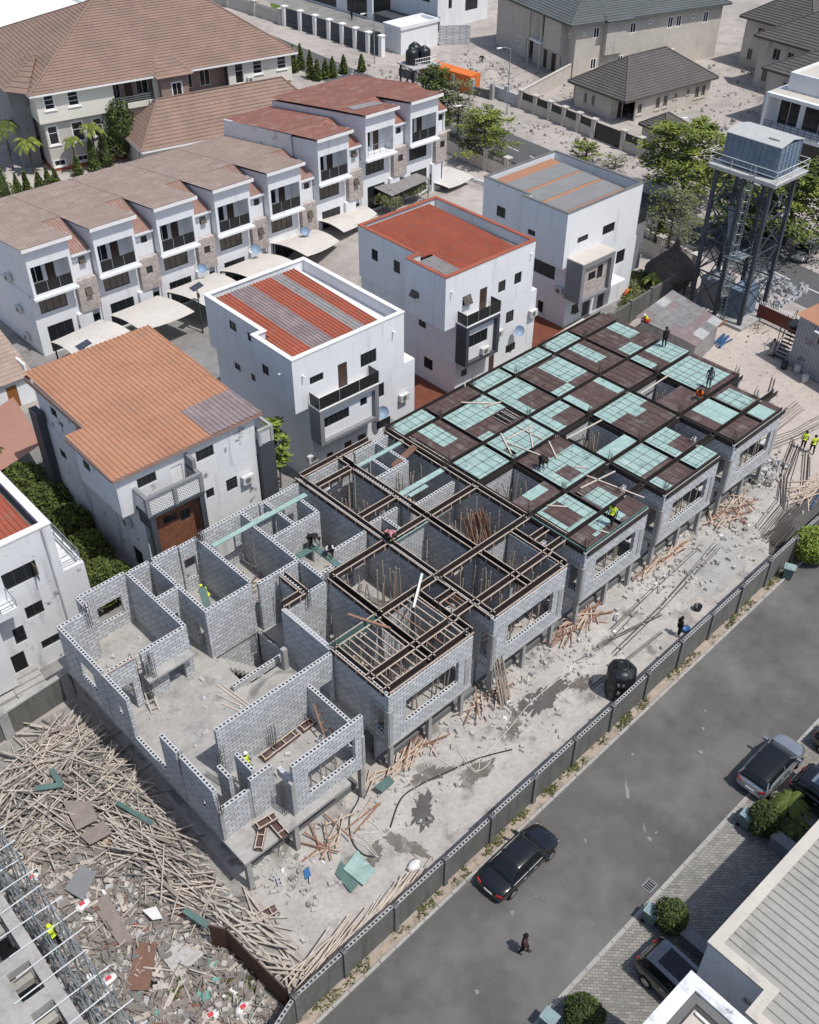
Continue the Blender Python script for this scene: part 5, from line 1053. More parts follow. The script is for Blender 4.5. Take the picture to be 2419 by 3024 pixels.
# ---- small beige bungalow, dark hip roof
b2 = lthing('small_bungalow', 'small beige bungalow with a steep dark hip roof behind the piered street fence', 'house', 114.9, 83.8, -6)
sw = [(2.6, 3.4, .9, 2.2), (6.1, 6.9, .9, 2.4), (7.6, 8.4, .9, 2.4), (9.7, 10.3, 1.7, 2.3), (12.2, 12.8, 1.8, 2.4), (14.0, 14.8, .9, 2.4), (15.3, 16.1, .9, 2.4)]
m = MB(); wall(m, FS(0), 2.2, 17, 0, 3.3, .25, sw); wall(m, FW(0), 2.5, 9.8, 0, 3.3, .25, [(5.6, 6.2, 1.0, 2.3), (7.1, 7.7, 1.0, 2.3)]); wall(m, FE(17), .25, 9.8, 0, 3.3, .25); wall(m, FS(2.3), .25, 2.2, 0, 3.3, .2, [(1.2, 2.0, 0, 2.2)]); wall(m, FN(9.8), 0, 17, 0, 3.3, .25); part('wall', m, 'beige', b2)
for q in sw: window(b2, FS(0), *q, frame='beige', surround=True)
for q in ((5.6, 6.2, 1.0, 2.3), (7.1, 7.7, 1.0, 2.3)): window(b2, FW(0), *q, frame='beige', surround=True)
m = MB(); FS(2.3).box(m, 1.22, 1.98, -.12, -.06, 0, 2.18); part('door', m, 'door_wood', b2)
hip(b2, -.7, -.7, 17.7, 10.5, 3.3, 6.9, 'tile_dark', 16, fascia='tile_dark')
g2 = lthing('gatehouse', 'dark tiled gatehouse roof half hidden by a street tree', 'shed', 110.6, 73.6, -6)
m = MB(); m.box(.4, .4, 0, 4.4, 4.6, 2.4); part('wall', m, 'beige', g2); hip(g2, 0, 0, 4.8, 5.0, 2.4, 3.9, 'tile_dark', 8, ridge=(2.2, 2.6), fascia='tile_dark')
pier_fence('pier_fence', 'beige piered wall with black panels and gate across the back street', [(109.6, 97.6), (109.3, 94.6), (109.0, 91.7), (108.7, 88.9), (108.4, 86.1), (108.0, 83.2), (107.6, 78.0), (107.2, 75.0), (106.9, 72.0), (106.6, 69), (106.2, 66), (105.6, 60), (105, 54)], 2.4, 'beige', 'rail_black', 'beige', 1.1, .6, gates=(5,))
r = wthing('block_wall', 'low unfinished block wall continuing the beige piered wall', 'wall', 110, 100); m = MB(); m.beam((109.7, 98, .8), (110.2, 103.5, .8), .25, 1.6); m.box(109.7, 100.4, 0, 110.3, 101, 2.2); part('wall', m, 'block', r)
for i, (a, b, lb) in enumerate([((110, 97.8), (124.2, 101.2), 'plain plot wall from the street to the beige duplex corner'), ((131.5, 91.5), (148, 98.5), 'long plain plot wall behind the small bungalow'), ]):
    m = MB(); m.beam((a[0], a[1], 1.15), (b[0], b[1], 1.15), .25, 2.3); m.beam((a[0], a[1], 2.36), (b[0], b[1], 2.36), .4, .116); single('plot_wall', m, 'beige', lb, 'wall')
m = MB(); tank(m, (133.6, 89.6, 0), 1.25, 2.3); single('water_tank', m, 'plastic_black', 'black water tank on the ground beside the small bungalow', 'water tank', None, True, origin=(133.6, 89.6, 0))
# ---- beige houses at the right edge
for i, (x, y, rz, w, d, h, lb) in enumerate([(150.3, 89.3, -6, 26, 12, 6.9, 'farthest beige house with a dark tiled roof at the top right corner'), (142.5, 81.7, -6, 26, 14, 7.0, 'middle beige house with a dark tiled roof at the right edge'), (129.9, 72.3, -6, 26, 16, 7.0, 'nearest beige house with a dark tiled roof, behind the white modern house')]):
    r = lthing('beige_house', lb, 'house', x, y, rz, 'beige houses at the right edge'); m = MB()
    wl = [(-3.6, -2.4, 4.3, 5.8), (-5.9, -4.9, 4.3, 5.8), (-2.2, -1.3, 1.0, 2.6), (-7.5, -4.2, 0, 2.7)]
    wall(m, FN(0), 0, w, 0, h, .3); wall(m, FW(0), -d, -.3, 0, h, .3, wl); wall(m, FE(w), -d, -.3, 0, h, .3); wall(m, FS(-d), 0, w, 0, h, .3); part('wall', m, 'beige', r)
    for q in wl[:3]: window(r, FW(0), *q, frame='beige', surround=True)
    m = MB(); FW(0).box(m, -7.48, -4.22, -1.4, -1.3, 0, 2.7); part('garage_door', m, 'beige', r)
    hip(r, -.9, -d-.8, w+.8, .8, h, h+4.6, 'tile_dark', 18, fascia='tile_dark')
# ---- white modern house with glazed balcony
mh = lthing('modern_house', 'white modern house with a framed glazed balcony at the right edge', 'house', 118.4, 65.3, 0)
# local x runs along its balcony front toward the image right
m = MB(); F = FW(0)
F.box(m, -9.5, .4, -.6, 0, 3.3, 3.7); F.box(m, -9.5, .4, -.6, 0, 7.4, 7.8); F.box(m, 0, .4, -.6, 0, 3.7, 7.4)
m.box(.6, -9.5, 7.4, 9, .4, 7.78); m.box(.6, -9.5, 3.3, 9, .39, 3.68); m.box(.62, .1, 3.69, 9, .38, 7.39); part('balcony_frame', m, 'white_paint', mh)
m = MB(); wall(m, FW(2.0), -9.5, .1, 3.69, 7.39, .2, [(-3.4, -.6, 3.9, 7.0), (-8.5, -4.0, 3.9, 7.0)]); part('back_wall', m, 'white_paint', mh)
window(mh, FW(2.0), -3.4, -.6, 3.9, 7.0, 'white_trim'); window(mh, FW(2.0), -8.5, -4.0, 3.9, 7.0, 'white_trim', mull=1)
m = MB()
for z in (4.0, 4.3, 4.6): FW(.05).box(m, -9.4, -.1, 0, .04, z, z+.05)
for k in range(11): FW(.05).box(m, -9.4+k*.92, -9.34+k*.92, .041, .08, 3.7, 4.75)
part('balcony_railing', m, 'rail_black', mh)
m = MB(); wall(m, FW(.7), -9.5, .3, 0, 3.29, .2, [(-8.5, -.8, .3, 3.0)]); wall(m, FN(.3), .9, 9, 0, 3.29, .2); part('lower_wall', m, 'white_paint', mh); window(mh, FW(.7), -8.5, -.8, .3, 3.0, 'dark_frame', mull=3)
m = MB(); m.box(2.5, -9.5, 7.79, 9, -.8, 9.6); m.box(2.5, -9.5, 9.61, 2.8, -.8, 9.9); m.box(2.8, -1.1, 9.61, 9, -.8, 9.9); part('roof_block', m, 'white_paint', mh)
m = MB(); m.box(.6, -9.4, 7.785, 2.49, .3, 7.81); m.box(2.8, -9.5, 9.605, 9, -1.1, 9.65); part('roof_deck', m, 'beige', mh)
# ---- street wall on the near side of the back street
pier_fence('pier_fence', 'capped piers and bar railings along the near side of the back street', [(91.0, 100.5), (90.6, 96.6), (90.3, 92.6), (90.0, 88.7), (89.7, 84.8), (89.4, 81), (88.4, 76), (87.6, 71), (86.9, 66), (86.2, 61), (85.4, 55.5), (84.6, 50.6)], 2.6, 'beige', 'rail_bars', 'beige', 1.0, .62)
r = wthing('garden_wall', 'low stepped white garden wall beside the broad pale canopy', 'wall', 83, 84); m = MB()
for k in range(6): m.beam((82.6+.3*k, 88-1.8*k, 1.0-.05*k), (82.9+.3*k, 86.3-1.8*k, 1.0-.05*k), .2, 2.0-.1*k)
part('wall', m, 'white_dirty', r)
# pole lamps
def pole_lamp(x, y, h, label, solar=False, col='galv', rot=0):
    r = wthing('street_lamp', label, 'street lamp', x, y, terr(x, y)); m = MB(); z = terr(x, y); m.tube((x, y, z), (x, y, z+h), .09, 8, .05); part('pole', m, col, r)
    m = MB()
    c, s = math.cos(rot), math.sin(rot)
    if solar: m.slab([(x-.7*c-.25*s, y-.7*s+.25*c, z+h+.25), (x+.7*c-.25*s, y+.7*s+.25*c, z+h+.25), (x+.7*c+.25*s, y+.7*s-.25*c, z+h+.02), (x-.7*c+.25*s, y-.7*s-.25*c, z+h+.02)], .05); part('solar_panel', m, 'solar', r); k = MB(); k.box(x-.08, y-.25, z+h-.9, x+.08, y, z+h-.5); part('lamp_head', k, 'dark_frame', r)
    else:
        m.path([(x, y, z+h), (x+.7*c, y+.7*s, z+h+.35), (x+1.6*c, y+1.6*s, z+h+.4)], .05, 6); part('lamp_arm', m, col, r); k = MB(); k.beam((x+1.5*c, y+1.5*s, z+h+.38), (x+2.2*c, y+2.2*s, z+h+.36), .28, .12); part('lamp_head', k, 'white_trim', r)
pole_lamp(41.8, 74.3, 4.6, 'solar street lamp on a dark pole among the car canopies', True, 'dark_frame', .3); pole_lamp(29.8, 73.0, 3.9, 'solar street lamp peeking over the orange roof', True, 'dark_frame', .3); pole_lamp(49.3, 72.5, 4.0, 'solar street lamp near the red-roofed house', True, 'dark_frame', 1.2)
pole_lamp(106.2, 97, 8.5, 'street lamp in front of the orange container', rot=2.9); pole_lamp(92.5, 90.2, 5.5, 'street lamp among the trees on the near side of the back street', rot=2.6); pole_lamp(107.8, 126.8, 7.0, 'slim street lamp before the white villa fence', rot=2.9); pole_lamp(109.3, 68.5, 5.6, 'street lamp rising from the big tree by the gatehouse', rot=2.4)

# ================================================================== WATER TOWER AND THE SITE ENTRANCE
wt = wthing('water_tower', 'tall dark steel water tower with a caged ladder', 'water tower', 81.5, 44.5)
ZP = 14.0; lx = (79.6, 83.4); ly = (41.8, 44.5, 47.3)
m = MB()
for x in lx:
    for y in ly: m.box(x-.14, y-.14, .3, x+.14, y+.14, ZP-.3)
part('leg', m, 'steel_dark', wt) if False else None
for x in lx:
    for y in ly: m = MB(); m.box(x-.16, y-.16, .3, x+.16, y+.16, ZP-.35); part('leg', m, 'steel_dark', wt)
m = MB()
lv = [.8, 4.0, 7.2, 10.4, 13.5]
for a, b in zip(lv[:-1], lv[1:]):
    for x in lx:
        for y0_, y1_ in ((ly[0], ly[1]), (ly[1], ly[2])): m.beam((x, y0_, a), (x, y1_, b), .09, .09); m.beam((x, y1_, a), (x, y0_, b), .09, .09)
        m.beam((x, ly[0], b), (x, ly[2], b), .11, .11)
    for y in (ly[0], ly[2]): m.beam((lx[0], y, a), (lx[1], y, b), .09, .09); m.beam((lx[1], y, a), (lx[0], y, b), .09, .09); m.beam((lx[0], y, b), (lx[1], y, b), .11, .11)
part('bracing', m, 'steel_dark', wt)
m = MB(); m.box(79.1, 41.2, ZP-.34, 84.0, 47.9, ZP-.08); m.box(79.0, 41.1, ZP-.079, 84.1, 48.0, ZP); part('platform', m, 'tank_top', wt)
m = MB()
for x, y in [(79.1, 41.2), (81.5, 41.2), (84, 41.2), (79.1, 43.4), (79.1, 45.7), (79.1, 47.9), (84, 44.5), (84, 47.9), (81.5, 47.9)]: m.tube((x, y, ZP), (x, y, ZP+1.05), .03, 5)
for z in (ZP+.55, ZP+1.05): m.path([(79.1, 41.2, z), (84, 41.2, z), (84, 47.9, z), (79.1, 47.9, z), (79.1, 41.2, z)], .03, 5)
part('guard_rail', m, 'mesh_white', wt)
m = MB(); m.box(79.9, 41.9, ZP+.12, 83.3, 47.2, ZP+2.7); tb = part('tank', m, 'tank_blue', wt)
m = MB()
for k in range(10): y = 42.0+k*.56; m.box(79.84, y, ZP+.15, 79.899, y+.12, ZP+2.68)
for k in range(6): x = 80.0+k*.63; m.box(x, 41.84, ZP+.15, x+.12, 41.899, ZP+2.68)
for k in range(3): m.box(79.86, 41.9, ZP+.5+k*.8, 79.898, 47.2, ZP+.56+k*.8); m.box(79.9, 41.86, ZP+.5+k*.8, 83.3, 41.898, ZP+.56+k*.8)
part('tank_rib', m, 'tank_blue', tb)
m = MB(); m.slab([(79.8, 41.8, ZP+2.76), (81.6, 41.8, ZP+3.1), (81.6, 47.3, ZP+3.1), (79.8, 47.3, ZP+2.76)], .06); m.slab([(81.6, 41.8, ZP+3.1), (83.4, 41.8, ZP+2.76), (83.4, 47.3, ZP+2.76), (81.6, 47.3, ZP+3.1)], .06); m.box(80.6, 42.6, ZP+2.96, 81.4, 43.6, ZP+3.05); part('tank_roof', m, 'tank_top', tb)
m = MB()
for s in (0, .5): m.tube((79.15, 43.3+s, .5), (79.15, 43.3+s, ZP+1.1), .04, 5)
for k in range(40): z = .8+k*.34; m.tube((79.15, 43.3, z), (79.15, 43.8, z), .025, 4)
for k in range(11):
    z = 3+k*1.0; m.path([(79.15, 43.3, z), (78.75, 43.25, z), (78.5, 43.55, z), (78.75, 43.85, z), (79.15, 43.8, z)], .025, 4)
for y, x in ((43.25, 78.75), (43.55, 78.5), (43.85, 78.75)): m.tube((x, y, 3), (x, y, 13.2), .02, 4)
part('ladder', m, 'galv', wt)
m = MB(); m.box(78.9, 43.0, 6.4, 81, 44.4, 6.48); m.path([(78.9, 43, 7.3), (81, 43, 7.3)], .03, 4); m.path([(78.9, 44.4, 7.3), (81, 44.4, 7.3)], .03, 4); m.beam((80, 44.6, 7.3), (83, 47, 9.2), .7, .06); part('mid_landing', m, 'galv', wt)
m = MB(); m.box(79.0, 41.2, 0, 84.0, 48.0, .3); part('footing', m, 'concrete', wt)
m = MB(); m.box(80.3, 42.4, .31, 83.0, 44.0, 3.1); single('equipment_cabin', m, 'tank_blue', 'blue grey equipment cabin standing between the water tower legs', 'cabin')
m = MB(); m.box(80.2, 44.8, .31, 82.6, 47.0, 3.0); m.box(80.1, 44.7, 3.001, 82.7, 47.1, 3.1); single('pump_house', m, 'grey_paint', 'dark pump house with a pale lid under the water tower', 'cabin')
# zinc shed
zs = wthing('site_shed', 'site shed with a patched corrugated zinc roof', 'shed', 72.7, 43.5)
m = MB(); rr = random.Random(3)
Pc = [Vector((70.0, 40.2, 2.55)), Vector((75.2, 41.2, 2.55)), Vector((75.9, 47.2, 3.0)), Vector((69.5, 46.3, 3.0))]
for i in range(4):
    for j in range(6):
        a0, a1, b0, b1 = i/4-.02, (i+1)/4+.02, j/6-.01, (j+1)/6+.01; dz = Vector((0, 0, .012*((i*7+j*3) % 4)))
        q = [Pc[0].lerp(Pc[1], a).lerp(Pc[3].lerp(Pc[2], a), b)+dz for a, b in ((a0, b0), (a1, b0), (a1, b1), (a0, b1))]
        mm = MB(); ribbed(mm, q[0], q[1], q[2], q[3], .16, .025); part('roof_sheet', mm, rr.choice(['zinc', 'zinc', 'grey_sheet', 'tank_top', 'mauve_sheet']) if rr.random() < .8 else 'zinc', zs)
m = MB(); m.beam((70.3, 40.5, 1.2), (75, 41.4, 1.2), .05, 2.4); m.beam((75, 41.4, 1.25), (75.6, 47, 1.4), .05, 2.5); m.beam((70.3, 40.5, 1.2), (69.8, 46, 1.4), .05, 2.4); m.beam((69.8, 46, 1.4), (75.6, 47, 1.4), .05, 2.7); part('wall', m, 'zinc', zs)
# red gate
gt = wthing('sliding_gate', 'dark red sliding metal gate with pale pickets top and bottom', 'gate', 82.1, 39.5)
m = MB(); m.beam((82.3, 41.7, .95), (82.0, 36.9, .95), .06, 1.15); part('gate_sheet', m, 'gate_red', gt)
m = MB()
for k in range(26):
    t = (k+.5)/26; x, y = 82.3-.3*t, 41.7-4.8*t; m.beam((x, y, 1.55), (x, y, 1.95), .05, .08); m.beam((x, y, .03), (x, y, .36), .05, .08)
part('picket', m, 'white_trim', gt)
m = MB(); m.beam((82.3, 41.7, 1.54), (82.0, 36.9, 1.54), .1, .07); m.beam((82.3, 41.7, .37), (82.0, 36.9, .37), .1, .07); part('gate_rail', m, 'gate_red', gt)
# office container, two storeys
oc = wthing('office_container', 'two grey office containers stacked by the gate, faded red lettering and an orange roof', 'site office', 79, 33)
m = MB(); a, b = Vector((77.3, 35.2, 0)), Vector((76.1, 30.0, 0)); d = (b-a).normalized(); n = Vector((-d.y, d.x, 0))
def cont(z0, z1, mt, nm):
    m = MB(); P0, P1 = a, a+d*12; Q0, Q1 = P0+n*2.6, P1+n*2.6
    m.prism([tuple(P0[:2]), tuple(P1[:2]), tuple(Q1[:2]), tuple(Q0[:2])], z0, z1)
    for k in range(38): q = P0+d*(.2+.31*k); m.beam(tuple(q-n*.02+Vector((0, 0, z0+.12))), tuple(q-n*.02+Vector((0, 0, z1-.12))), .14, .05, up=d)
    for k in range(8): q = P0+n*(.2+.31*k); m.beam(tuple(q-d*.02+Vector((0, 0, z0+.12))), tuple(q-d*.02+Vector((0, 0, z1-.12))), .14, .05, up=n)
    return part(nm, m, mt, oc)
cont(.1, 2.5, 'container_grey', 'lower_container'); cont(2.52, 4.85, 'container_grey', 'upper_container')
P0, P1 = a-d*.3-n*.3, a+d*12; m = MB(); ribbed(m, tuple(P0+Vector((0, 0, 4.95))), tuple(P1+Vector((0, 0, 4.95))), tuple(P1+n*3.2+Vector((0, 0, 5.3))), tuple(P0+n*3.2+Vector((0, 0, 5.3))), .3, .05); part('roof', m, 'orange_roof', oc)
FO = Face((a.x, a.y), (d.x, d.y), (-n.x, -n.y)); m = MB(); FO.box(m, 2.4, 4.6, .03, .09, 3.4, 4.4); part('window', m, 'pane', oc); m = MB(); FO.box(m, 2.1, 4.9, .03, .5, 4.45, 4.52); part('window_hood', m, 'white_trim', oc)
def text(parent, F, a0, z, s, t, mt, n=.06, mirror=False):
    cu = bpy.data.curves.new('t', 'FONT'); cu.body = t; cu.size = s; cu.extrude = .004
    o = bpy.data.objects.new('lettering', cu); me = bpy.data.meshes.new_from_object(o); bpy.data.objects.remove(o)
    mb = MB(); vs = [F.p(a0+v.co.x, n+v.co.z, z+v.co.y) for v in me.vertices]; mb.add(vs, [tuple(p.vertices) for p in me.polygons])
    return part('lettering', mb, mt, parent)
text(oc, FO, 1.0, 2.75, .75, 'GM', 'paint_letter'); text(oc, FO, 3.2, 2.75, .6, 'U', 'paint_letter')
m = MB(); FO.box(m, 1.0, 1.7, .05, .07, 1.2, 1.35); FO.box(m, 1.0, 1.2, .05, .07, .9, 1.19); part('stencil_mark', m, 'dark_frame', oc)
# steel stair to the upper container
r = wthing('steel_stair', 'dark steel stair and landing at the container office end', 'stair', 78.2, 36.3); m = MB()
for k in range(9): m.box(77.2+.2*k, 35.6, .3+.27*k, 77.45+.2*k, 36.6, .34+.27*k)
m.box(78.9, 35.5, 2.6, 80.4, 37.0, 2.68)
for x, y in ((78.9, 37), (80.4, 37), (77.2, 36.6), (78.9, 35.6)): m.tube((x, y, 0), (x, y, 3.5), .04, 5)
m.path([(77.2, 36.6, 1.1), (78.9, 36.6, 3.5), (80.4, 37, 3.5)], .03, 5); part('stair_frame', m, 'black_metal', r)
# thatched hut
r = wthing('thatched_hut', 'round garden hut with a peaked dark thatch roof', 'hut', 82.0, 51.0); m = MB(); m.lathe([(2.7, 1.7), (2.65, 1.85), (1.9, 2.6), (1.2, 3.3), (.6, 3.75), (.55, 3.9), (.4, 4.1), (.12, 4.9), (.02, 5.3)], (81.6, 51.2, 0), 24); part('thatch_roof', m, 'thatch', r, True)
m = MB()
for k in range(7): a_ = k*.9; m.tube((81.6+2.1*math.cos(a_), 51.2+2.1*math.sin(a_), 0), (81.6+2.1*math.cos(a_), 51.2+2.1*math.sin(a_), 2.0), .09, 6)
part('hut_post', m, 'bark', r)
# back wall of the site
r = wthing('site_wall', 'weathered grey block wall at the back of the site behind the zinc shed', 'wall', 75, 49); m = MB()
m.beam((69.2, 49.0, 1.1), (83.6, 50.2, 1.1), .23, 2.2); part('wall', m, 'fence_render', r)
for k in range(5): x = 69.2+3.5*k; m = MB(); m.box(x-.2, 48.8+.083*3.5*k-.0, 0, x+.2, 49.2+.083*3.5*k, 2.35); part('pier', m, 'fence_render', r)
m = MB(); m.lathe([(.25, 0), (.3, .1), (.3, .75), (.2, .9), (.1, 1.0), (.08, 1.1)], (76.3, 52.4, 0), 16); single('gas_cylinder', m, 'container_orange', 'orange red gas cylinder standing by the stone-bay house', 'gas cylinder', None, True)
# stacked new blocks by the gate
blkm = MB()
def hblock(mb, o=(0, 0, 0)):
    x, y, z = o; P = mb
    P.box(x, y, z, x+.45, y+.035, z+.22); P.box(x, y+.19, z, x+.45, y+.225, z+.22); P.box(x, y+.035, z, x+.035, y+.19, z+.22); P.box(x+.415, y+.035, z, x+.45, y+.19, z+.22); P.box(x+.205, y+.035, z, x+.245, y+.19, z+.22)
hblock(blkm); hb0 = single('hollow_block', blkm, 'block_top', 'new pale hollow block in the big stack beyond the red gate', 'block', 'stacked new blocks beyond the gate', origin=(0, 0, 0)); first = True
rr = random.Random(5)
for i in range(9):
    for j in range(8):
        for k in range(3):
            if rr.random() < .30 and k > 0: continue
            if k < 2 and 0 < i < 8 and 0 < j < 7: continue
            x, y, z = 85.6+.56*i+rr.uniform(-.03, .03), 41.2+.62*j+rr.uniform(-.03, .03), .005+.24*k*1.6
            for s in range(2 if k == 0 else 1):
                if first: o = hb0; first = False
                else: o = hb0.copy(); C.objects.link(o)
                o.location = (x, y, .005+.222*(k*2+s)) if k < 1 else (x, y, .005+.222*(k+1)); o.rotation_euler = (0, 0, R(rr.choice([0, 0, 90])+rr.uniform(-4, 4)))
for i, (x, y, L_, lb) in enumerate([(30, 22, 60, 'nearest long white flat roof behind the hedge at the top left'), (22, 8, 60, 'second long white flat roof at the top left'), (45, -14, 70, 'farthest white roof at the top left corner')]):
    p = W(60-40*i, 120-42*i, 3); r = wthing('low_white_house', lb, 'house', p.x, p.y, 0, 'white flat roofs at the top left'); m = MB(); m.box(p.x-30, p.y, 0, p.x+16, p.y+11, 3); part('wall', m, 'white_trim', r); m = MB(); m.box(p.x-30.3, p.y-.3, 3.003, p.x+16.3, p.y+.2, 3.5); m.box(p.x+15.8, p.y+.2, 3.003, p.x+16.3, p.y+11, 3.5); part('parapet', m, 'white_trim', r)
# ================================================================== FOREGROUND BUILDINGS
# ---- weathered white building, left edge
wb = wthing('weathered_house', 'mould stained white house with a red roof and concrete front steps at the left edge', 'house', 8, 52)
y0 = 46.3; m = MB(); t = .25
wn_ = [(11.15, 13.2, 6.9, 8.1), (11.8, 12.9, 4.15, 5.1), (12.1, 13.4, 1.4, 2.05), (10.75, 11.45, 2.75, 4.0), (10.15, 11.0, .6, 2.1), (7.5, 9.0, .6, 2.3)]
wall(m, FS(y0), -4, 14.6, 0, 10, t, wn_); wall(m, FE(14.6), y0+t, 58, 4.0, 10, t); wall(m, FN(58), -4, 14.6, 0, 10, t); wall(m, FE(15.9), y0+t, 54, 0, 6.3, t); wall(m, FS(y0+.012), 14.602, 15.9, 0, 6.3, t); m.box(14.6, y0+t, 5.9, 15.6, 54, 6.1); part('wall', m, 'white_dirty', wb)
for q, mu in zip(wn_[:4], (2, 1, 1, 0)): window(wb, FS(y0), *q, frame='dark_frame', mull=mu)
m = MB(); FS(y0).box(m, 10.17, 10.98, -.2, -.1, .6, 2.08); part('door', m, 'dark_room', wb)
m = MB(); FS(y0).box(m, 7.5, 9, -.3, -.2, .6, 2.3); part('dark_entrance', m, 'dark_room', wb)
m = MB(); FS(y0).box(m, 12.95, 13.0, .02, .55, 6.95, 8.05); part('open_sash', m, 'pane_bronze', wb)
m = MB(); ribbed(m, (-4, 47.1, 9.35), (13.9, 47.1, 9.35), (13.9, 57.5, 9.75), (-4, 57.5, 9.75), .33, .06); part('roof_sheet', m, 'red_roof', wb)
m = MB(); m.box(-4, y0-.05, 10.002, 14.65, y0+.4, 10.1); m.box(14.15, y0+.4, 10.002, 14.65, 58.05, 10.1); part('coping', m, 'white_trim', wb)
m = MB(); m.box(-4, 46.6, 9.0, 14.3, 57.7, 9.2); part('gutter_floor', m, 'concrete_dark', wb)
m = MB(); m.box(6.5, 45.0, 6.1, 11.2, y0-.003, 6.3); m.box(6.5, 45.0, 6.301, 11.2, 45.12, 6.6); part('balcony_slab', m, 'white_dirty', wb)
m = MB(); m.box(6.5, 45.4, 0.6, 9.9, y0-.003, 6.09); part('porch_bay', m, 'white_dirty', wb)
m = MB()
for z in (6.9, 7.2): m.tube((6.5, 45.06, z), (11.15, 45.06, z), .035, 6)
for k in range(6): m.tube((6.5+k*.93, 45.06, 6.6), (6.5+k*.93, 45.06, 7.2), .03, 5)
m.tube((11.15, 45.06, 7.2), (11.15, 46.3, 7.2), .035, 6)
part('balcony_railing', m, 'galv', wb)
m = MB()
for z in (6.75, 7.15): m.path([(15.8, y0+.2, z), (15.8, 53.6, z)], .035, 6); m.path([(14.7, y0+.2, z), (15.8, y0+.2, z)], .035, 6)
for k in range(7): m.tube((15.8, y0+.2+k*1.1, 6.3), (15.8, y0+.2+k*1.1, 7.15), .03, 5)
part('terrace_railing', m, 'galv', wb)
m = MB()
for k in range(5): m.box(9.5, 44.2+.42*k, 0, 11.35, 44.2+.42*(k+1), .13*(k+1)) if k == 4 else m.box(9.5, 44.2+.42*k, 0, 11.35, 44.2+.42*(k+1)-.002, .13*(k+1))
part('front_step', m, 'concrete', wb); m = MB(); m.box(4, 44.9, 0, 9.45, 45.39, .5); m.box(4, 44.4, 0, 9.45, 44.898, .25); part('porch_floor', m, 'concrete', wb)
m = MB(); m.path([(14.0, 46.2, 10.0), (14.0, 46.15, 5.5), (14.0, 46.2, .3)], .03, 5); part('drain_pipe', m, 'grime', wb)
r = wthing('plot_wall', 'dark weathered plot wall between the timber heap and the stained white house', 'wall', 9, 42.6); m = MB(); m.beam((-10, 41.2, .95), (12.3, 43.2, .95), .24, 1.9); part('wall', m, 'fence_render', r)
m = MB(); m.beam((-10, 41.2, 1.96), (12.3, 43.2, 1.96), .34, .11); part('wall_cap', m, 'concrete', r)
for x in (7.9, 11.9): m = MB(); yy = 41.2+(x+10)*2/22.3; m.box(x-.28, yy-.28, 0, x+.28, yy+.28, 2.1); part('pier', m, 'concrete', r)
# ---- frame building with scaffold, bottom left
fbd = wthing('concrete_frame_building', 'raw concrete frame building with dark openings at the bottom left corner', 'building', 0, 26)
m = MB(); xs_ = 2.75
m.box(xs_-.5, 10, 6.5, xs_, 38, 7.0)
for y in (30.2, 28.3, 25.65, 23.55, 21.6, 19.5, 17.4): m.box(-8, y-.32, 6.5, xs_-.502, y+.32, 7.0)
for y in (30.2, 28.3, 25.65, 23.55, 21.6): m.box(-1.2, y-.52, 5.6, xs_-.6, y+.42, 6.0)
m.box(-8, 10, 6.504, 1.3, 38, 6.996); part('roof_beam', m, 'slab_floor', fbd)
m = MB(); m.box(-8, 10, 0, xs_-.1, 38, 1.2); part('lower_storey', m, 'damp_soil_void_shade', fbd)  # dark floor colour stands in for the shade deep inside the openings
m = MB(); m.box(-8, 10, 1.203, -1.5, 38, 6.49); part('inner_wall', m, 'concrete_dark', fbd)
for y in (30.2, 28.3, 25.65, 23.55, 21.6, 19.5): m = MB(); m.box(xs_-.45, y-.2, 1.203, xs_-.05, y+.2, 6.49); part('column', m, 'concrete', fbd)
sc = wthing('scaffold', 'tube scaffold with many projecting poles along the frame building', 'scaffold', 3.6, 26)
rr = random.Random(11)
m = MB()
for k in range(15):
    y = 16+1.35*k
    for x in (3.3, 4.05): m.tube((x+rr.uniform(-.05, .05), y, 0), (x+rr.uniform(-.08, .08), y+rr.uniform(-.08, .08), 7.6+rr.uniform(-.2, .8)), .03, 5)
part('standard', m, 'galv', sc)
m = MB()
for x in (3.3, 4.05):
    for z in (2.0, 4.0, 5.9, 7.1): m.tube((x, 14, z), (x, 36.5, z+rr.uniform(-.1, .1)), .03, 5)
part('ledger', m, 'galv', sc)
m = MB()
for k in range(21):
    y = 17+.98*k+rr.uniform(-.1, .1); L_ = rr.uniform(.2, .9); m.tube((1.2+rr.uniform(-1.4, .8), y, 7.15), (3.95+L_, y+rr.uniform(-.12, .12), 7.15+rr.uniform(-.06, .1)), .028, 5)
part('transom', m, 'mesh_white', sc)
m = MB()
for k in range(26):
    y = 15+.85*k; m.beam((3.2, y, 4.06), (4.2, y+rr.uniform(-.2, .2), 4.06+rr.uniform(0, .1)), .2, .04)
part('scaffold_board', m, 'grey_timber', sc)
m = MB()
for k in range(9): y = 18+2*k; m.tube((3.3, y, 2), (4.05, y+1.9, 5.9), .026, 5)
part('brace', m, 'galv', sc)
